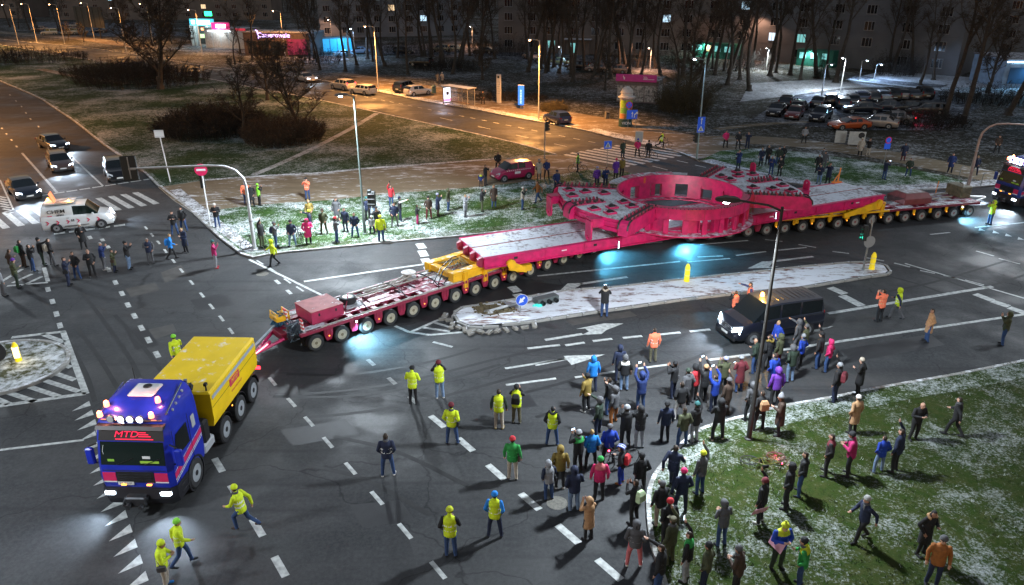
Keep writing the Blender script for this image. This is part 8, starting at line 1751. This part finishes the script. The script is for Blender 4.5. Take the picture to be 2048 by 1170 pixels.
# --- stewards on the junction
GRP[0] = 'stewards and workers on the junction'
person(827, 808, 'chest', 'yel', 'blk', 'k blk', 'leftmost by the trailer', 80, bands=True)
person(880, 796, 'phone', 'blk', 'ljn', 'k mar', 'filming in pale jeans', 100, vest='yel', shoes='wht')
person(905, 888, 'pock', 'yel', 'jea', 'k mar', 'hands in pockets in the middle of the junction', 80, bands=True)
person(998, 857, 'stand', 'dgr', 'bei', 'b hair', 'in beige trousers', 85, vest='yel', shoes='kha')
person(1033, 846, 'phone', 'blk', 'camo', 'k blk', 'filming with a black backpack', 80, vest='yel', pack='blk')
person(1104, 890, 'pock', 'blk', 'jea', 'f blk', 'with hands in pockets', 80, vest='yel')
person(777, 952, 'pock', 'nav', 'jea', 'b hair', 'with reflective stripes, alone on the junction', 95, bands=True, shoes='wht')
person(1025, 958, 'stand', 'grn', 'bei', 'k red', 'in pale trousers on the junction', 80)
person(990, 1074, 'pock', 'sky', 'nav', 'k sky', 'nearest the bottom', 80, vest='yel', sleeve='sky')
person(902, 1112, 'oneb', 'blk', 'jea', 'k ygl', 'in jeans near the bottom edge', 85, vest='yel')
person(490, 1062, 'run', 'yel', 'jea', 'k yel', 'running right of the truck front', 165, bands=True, shoes='brn')
person(368, 1130, 'walk', 'yel', 'jea', 'k lim', 'striding below the truck', 20, bands=True)
person(335, 1174, 'chest', 'yel', 'bei', 'k yel', 'with phone at the bottom left', 15, bands=True, shoes='sky')
person(360, 738, 'walk', 'yel', 'jea', 'k lim', 'behind the yellow ballast box', 130, bands=True)
person(549, 532, 'walk', 'yel', 'blk', 'h yel', 'walking off the lawn corner', 200)
person(1208, 634, 'phone', 'blk', 'jea', 'f bei', 'filming from the island', 85, z=.005)
person(1305, 724, 'stand', 'org', 'camo', 'b hair', 'alone on the near carriageway', 100, bands=True)
person(1466, 642, 'phone', 'org', 'blk', 'b hair', 'filming behind the minibus bonnet', 110, sleeve='blk')
person(1495, 624, 'point', 'org', 'jea', 'b hair', 'pointing left behind the minibus', 175, sleeve='nvb')
person(1757, 643, 'phone', 'org', 'blk', 'b hair', 'filming right of the minibus', 110)
person(1790, 638, 'walk', 'nav', 'gry', 'h yel', 'striding right of the minibus', 130, vest='yel')
# --- crowd on the near carriageway
GRP[0] = 'crowd on the near carriageway'
person(1852, 683, 'coat', 'tan', 'jea', 'b hair', 'alone on the right carriageway', 170)
person(2003, 690, 'phone', 'olv', 'jea', 'h olv', 'filming at the right edge of the road', 150)
person(1549, 706, 'mix', 'blu', 'nav', 'b blond', 'beside the minibus door', 200)
person(1506, 746, 'oneb', 'dgr', 'jea', 'b bald', 'bald, left of the dark lamp post', 140)
person(1531, 742, 'pock', 'blk', 'blk', 'f kha', 'right of the dark lamp post', 120)
person(1553, 737, 'one', 'olv', 'mar', 'h olv', 'with phone below the minibus', 130)
person(1589, 706, 'point', 'gry', 'gry', 'h gry', 'pointing at the minibus rear', 140)
person(1604, 715, 'up1', 'olv', 'camo', 'k gry', 'arm up beside the minibus', 140)
person(1578, 763, 'oneb', 'dgr', 'ljn', 'h gry', 'in pale jeans below the minibus', 110)
person(1597, 736, 'pock', 'blu', 'blk', 'k lgr', 'right of the pale jeans below the minibus', 130)
person(1633, 736, 'up1', 'blk', 'jea', 'k blk', 'arm raised behind the minibus', 140)
person(1652, 742, 'pock', 'pnk', 'jea', 'h pnk', 'behind the minibus', 140, .88)
person(1547, 811, 'stand', 'pur', 'blk', 'h pur', 'near the kerb under the lamp', 100)
person(1541, 778, 'mix', 'blu', 'nav', 'b hair', 'behind the purple hood', 120)
person(1476, 783, 'coatchest', 'mar', 'jea', 'k lgr', 'with a lit phone left of the lamp post', 110)
person(1444, 786, 'phone', 'olv', 'blk', 'k lav', 'filming in the crowd middle', 110)
person(1405, 806, 'up2', 'blk', 'blk', 'k tan', 'filming overhead in the crowd', 120)
person(1425, 822, 'up2', 'blu', 'nav', 'b hair', 'filming overhead in the crowd', 120)
person(1450, 832, 'up1', 'brn', 'brn', 'k gry', 'arm up in the crowd', 120)
person(1434, 880, 'cross', 'blk', 'blk', 'h blk', 'tall at the kerb with pale shoes', 95, 1.04, z=.1, shoes='bei')
person(1387, 802, 'oneb', 'red', 'gry', 'h blk', 'with a lit phone in the crowd', 130)
person(1387, 884, 'up1', 'blk', 'lgr', 'k teal', 'arm up in grey trousers at the kerb', 120, z=.1)
person(1497, 840, 'pock', 'gry', 'blk', 'h gry', 'hugging the lamp post, left side', 110, z=.1)
person(1516, 860, 'pock', 'blk', 'blk', 'b hair', 'with a tan pack right of the lamp post', 100, z=.1, pack='tan')
person(1555, 870, 'coatchest', 'brn', 'blk', 't lgr', 'on the grass right of the lamp', 160, z=.1)
person(1185, 783, 'stand', 'sky', 'nav', 'h sky', 'leftmost of the crowd, beside the arrow', 100)
person(1172, 822, 'one', 'kha', 'blk', 'k blk', 'with phone at the crowd left end', 130, shoes='wht')
person(1216, 828, 'one', 'blk', 'jea', 'b hair', 'in jeans with phone at the crowd left', 140)
person(1196, 870, 'point', 'dgr', 'nav', 'h gry', 'arm out at the crowd left', 150)
person(1227, 848, 'point', 'gry', 'rust', 'h gry', 'in rust trousers', 140)
person(1237, 762, 'stand', 'nav', 'nav', 'h nav', 'behind the white shouldered one', 100)
person(1247, 780, 'mix', 'blk', 'ljn', 'h gry', 'white shouldered, in pale jeans', 90, yoke='wht')
person(1280, 820, 'up2', 'nvb', 'jea', 'h nvb', 'filming overhead, left half of the crowd', 110)
person(1249, 895, 'phone', 'blk', 'blk', 'k lgr', 'stout, seen from behind in the crowd', 100, 1.03)
person(1277, 895, 'phone', 'blk', 'lgr', 'h blk', 'in grey sweatpants seen from behind', 95, 1.02)
person(1328, 884, 'stand', 'nav', 'blk', 'k blk', 'alone in a gap of the crowd', 95)
person(1345, 795, 'phone', 'blk', 'nav', 'k blk', 'filming at the front of the crowd', 140)
person(1370, 812, 'pock', 'gry', 'blk', 'k dgr', 'at the front of the crowd', 120)
person(1358, 838, 'pock', 'blk', 'wht', 'b hair', 'in white trousers in the crowd', 100)
person(1363, 895, 'pock', 'olv', 'jea', 'b hair', 'in jeans at the kerb corner', 110)
person(1343, 977, 'walk', 'nav', 'nav', 'b hair', 'stepping over the kerb', 60, z=.1)
person(1097, 998, 'oneb', 'lgr', 'jea', 'h lgr', 'boy at the crowd left bottom', 110, .88, sleeve='nav')
person(1119, 976, 'mix', 'kha', 'blk', 'h kha', 'in white shoes at the crowd left', 90, shoes='wht')
person(1147, 1021, 'oneb', 'nav', 'ljn', 'h nav', 'in pale jeans, lower left of the crowd', 100)
person(1197, 998, 'stand', 'pnk', 'blk', 'k grn', 'two tone pink in the lower crowd', 90, yoke='sal')
person(1155, 942, 'phone', 'blk', 'blk', 'k lgr', 'green collared, filming', 120, yoke='grn')
person(1181, 936, 'pock', 'sky', 'blk', 'b blond', 'hood down in the left crowd', 100, .95)
person(1216, 926, 'pock', 'blu', 'blk', 'k gry', 'in the left crowd', 95, .97)
person(1241, 966, 'oneb', 'blk', 'blu', 'e blu', 'boy with red pack and bicycle', 150, .88, pack='red', shoes='oran')
person(1278, 992, 'pock', 'blk', 'blk', 'k blk', 'dark tall in the lower crowd', 110)
person(1176, 1078, 'coatphone', 'tan', 'blk', 'h tan', 'short, near the bottom dashes', 120, .92)
person(1267, 1046, 'phone', 'blk', 'blk', 'b hair', 'with a pale green bag', 130, pack='pale')
person(1267, 1132, 'pock', 'gry', 'sal', 'h gry', 'in pink trousers and white shoes', 80, shoes='wht')
# --- lower right lawn
GRP[0] = 'people on the near lawn'
person(1318, 1050, 'one', 'blk', 'bei', 'k gry', 'in beige trousers on the kerb', 110, z=.1)
person(1360, 1024, 'pock', 'nav', 'nav', 'k pnk', 'on the grass by the kerb', 100, z=.1)
person(1398, 987, 'up1', 'gry', 'jea', 'k ygl', 'arm up on the grass', 120, z=.1)
person(1332, 1090, 'mix', 'blk', 'blk', 'k red', 'on the kerb near the bottom', 110, z=.1)
person(1338, 1126, 'up1', 'olv', 'olv', 'c camo', 'arm up at the kerb bottom', 130, z=.1)
person(1316, 1186, 'point', 'blk', 'jea', 'b hair', 'with phone at the bottom edge', 150, z=.1)
person(1370, 1160, 'up1', 'blk', 'lgr', 'b hair', 'green scarfed, arm up at the bottom', 150, z=.1, yoke='grn')
person(1407, 1182, 'pock', 'olv', 'nav', 'k blk', 'at the bottom edge on the grass', 150, z=.1)
person(1470, 1190, 'chest', 'brn', 'blk', 'k gry', 'cut by the bottom edge', 140, z=.1)
person(1441, 1091, 'chest', 'gry', 'jea', 'h gry', 'in jeans alone on the grass', 110, z=.1)
person(1518, 1044, 'up1', 'blk', 'blk', 'k mar', 'arm up with a pink placard', 140, z=.1, shoes='wht')
person(1552, 1136, 'chest', 'blu', 'dgr', 'p ygl', 'smiling with a pink placard', 280, z=.1, yoke='ygl')
person(1597, 1174, 'oneb', 'grn', 'jea', 'k blk', 'green and yellow at the bottom', 150, z=.1, yoke='ygl')
person(1570, 1016, 'mix', 'blk', 'blk', 'h blk', 'dark, below the lying bicycle', 150, z=.1)
person(1598, 989, 'pock', 'blk', 'jea', 'b hair', 'in jeans right of the lying bicycle', 150, z=.1)
person(1651, 949, 'pock', 'blk', 'blk', 'b hair', 'red collared on the grass', 150, z=.1, yoke='mar')
person(1694, 951, 'chest', 'mag', 'blk', 'k blk', 'in the middle of the grass', 150, z=.1)
person(1755, 944, 'pock', 'blu', 'ljn', 'b hair', 'short, in pale jeans on the grass', 100, .86, z=.1)
person(1786, 943, 'up1', 'nav', 'blk', 'b hair', 'arm up beside the short blue one', 130, z=.1)
person(1825, 879, 'chest', 'blk', 'blk', 'b bald', 'bald, looking at a phone on the grass', 280, z=.1)
person(1904, 872, 'walk', 'blk', 'blk', 'b hair', 'walking farthest right on the grass', 130, z=.1)
person(1703, 867, 'coat', 'tan', 'blk', 'k wht', 'quilted, near the kerb on the grass', 110, z=.1)
person(1667, 803, 'up1', 'blk', 'nav', 'k lgr', 'arm up at the grass edge', 140, z=.1, pack='mar')
person(1714, 788, 'coatchest', 'blk', 'blk', 'k bei', 'at the grass edge', 140, z=.1)
person(1719, 1081, 'walk', 'nav', 'blk', 'k greyh', 'walking left on the grass', 190, z=.1)
person(1841, 1109, 'coatchest', 'blk', 'blk', 'f tan', 'reading a phone at the lower right', 290, z=.1)
person(1862, 1170, 'stand', 'rust', 'nav', 'k gry', 'at the lower right bottom edge', 250, z=.1)
# things in hands
PKP = M('placard_pink', (.62, .30, .38), .6, var=.15)
for u, v, z, rz, lb, mark in ((1512, 1046, .62, R(200), 'pink placard with a dark slogan held by the person in the maroon cap', True), (1541, 1133, 1.02, R(-70), 'plain pink placard held by the person in the bobble hat', False)):
    p = G(u, v, .1); o = thing('placard', lb, 'placard', (p.x, p.y - .16, .1 + z), rz); b = MB(); b.box((0, 0, 0), (.55, .012, .34), 0, Matrix.Rotation(R(-25), 3, 'X')); b.build('board', PKP, o)
    if mark:
        for k in range(3): b = MB(); b.box((-.12 + k * .13, -.012 - .0, 0), (.04, .012, .22), 0, Matrix.Rotation(R(-25), 3, 'X') @ Matrix.Rotation(R(35), 3, 'Y')); b.build('dark_stroke', BLK, o)
PHM = MB(); PHM.cur = 0; PHM.cbox((0, 0, 0), (.012, .075, .15), .003); PHM.cur = 1; PHM.box((-.0075, 0, 0), (.002, .066, .135)); PHME = PHM.mesh('phone', [BLK, emat('phone_screen', (.6, .8, 1), 2)])
def phone_for(sub, lb):
    for o in bpy.data.objects:
        if o.get('category') == 'person' and sub in o['label']:
            nm = o.data.name.replace('person_', '').split('.')[0]
            loc = {'up1': (.27, -.14, 2.04), 'up2': (.27, 0, 2.04), 'phone': (.36, 0, 1.60), 'coatphone': (.36, 0, 1.60), 'one': (.36, -.02, 1.60), 'oneb': (.40, -.06, 1.27), 'chest': (.42, 0, 1.27), 'coatchest': (.42, .05, 1.27), 'point': (.70, -.25, 1.60)}.get(nm)
            if not loc: return
            q = Matrix.Translation(o.location) @ Matrix.Rotation(o.rotation_euler.z, 4, 'Z') @ Vector((loc[0] * o.scale.x, loc[1] * o.scale.y, loc[2] * o.scale.z))
            t = tag(link('phone', PHME, None, q, o.rotation_euler.z), lb, 'phone'); t.rotation_euler = (R(90) if nm in ('up2', 'phone') else 0, R(-50) if nm in ('oneb', 'chest', 'coatchest') else 0, o.rotation_euler.z); return
phone_for('navy blue jacket with hood up, filming overhead', 'phone held overhead by the navy hooded person left in the crowd')
phone_for('tan cap, filming overhead', 'phone held overhead by the person in the tan cap')
phone_for('royal blue jacket, filming overhead', 'phone held overhead by the royal blue jacket in the crowd')
phone_for('red jacket', 'lit phone in the hand of the red jacket in the crowd'); phone_for('maroon coat', 'lit phone held by the maroon coat left of the lamp')
phone_for('with a bright phone on the right lawn', 'bright phone held up on the right far lawn'); phone_for('with a lit phone at the front of the group', 'lit phone in the dark group on the far lawn')
phone_for('holding up a light', 'phone torch held up behind the pale jeans'); phone_for('green scarfed', 'blue phone held up by the green scarfed person'); phone_for('filming from the island', 'phone of the person filming from the island')
phone_for('filming in pale jeans, ', 'phone x') if False else None
phone_for('boy with red pack', 'lit phone held by the boy in the blue helmet'); phone_for('green collared', 'lit phone of the green collared person'); phone_for('camo', 'phone held up by the person in the camouflage cap') if False else None

# lettering: turn the text into plain meshes
dg = bpy.context.evaluated_depsgraph_get()
for o in [q for q in bpy.data.objects if q.type == 'FONT']:
    me = bpy.data.meshes.new_from_object(o.evaluated_get(dg)); nm, par, mw = o.name.split('.')[0], o.parent, (o.location.copy(), o.rotation_euler.copy(), o.scale.copy()); bpy.data.objects.remove(o)
    q = link(nm, me, par); q.location, q.rotation_euler, q.scale = mw
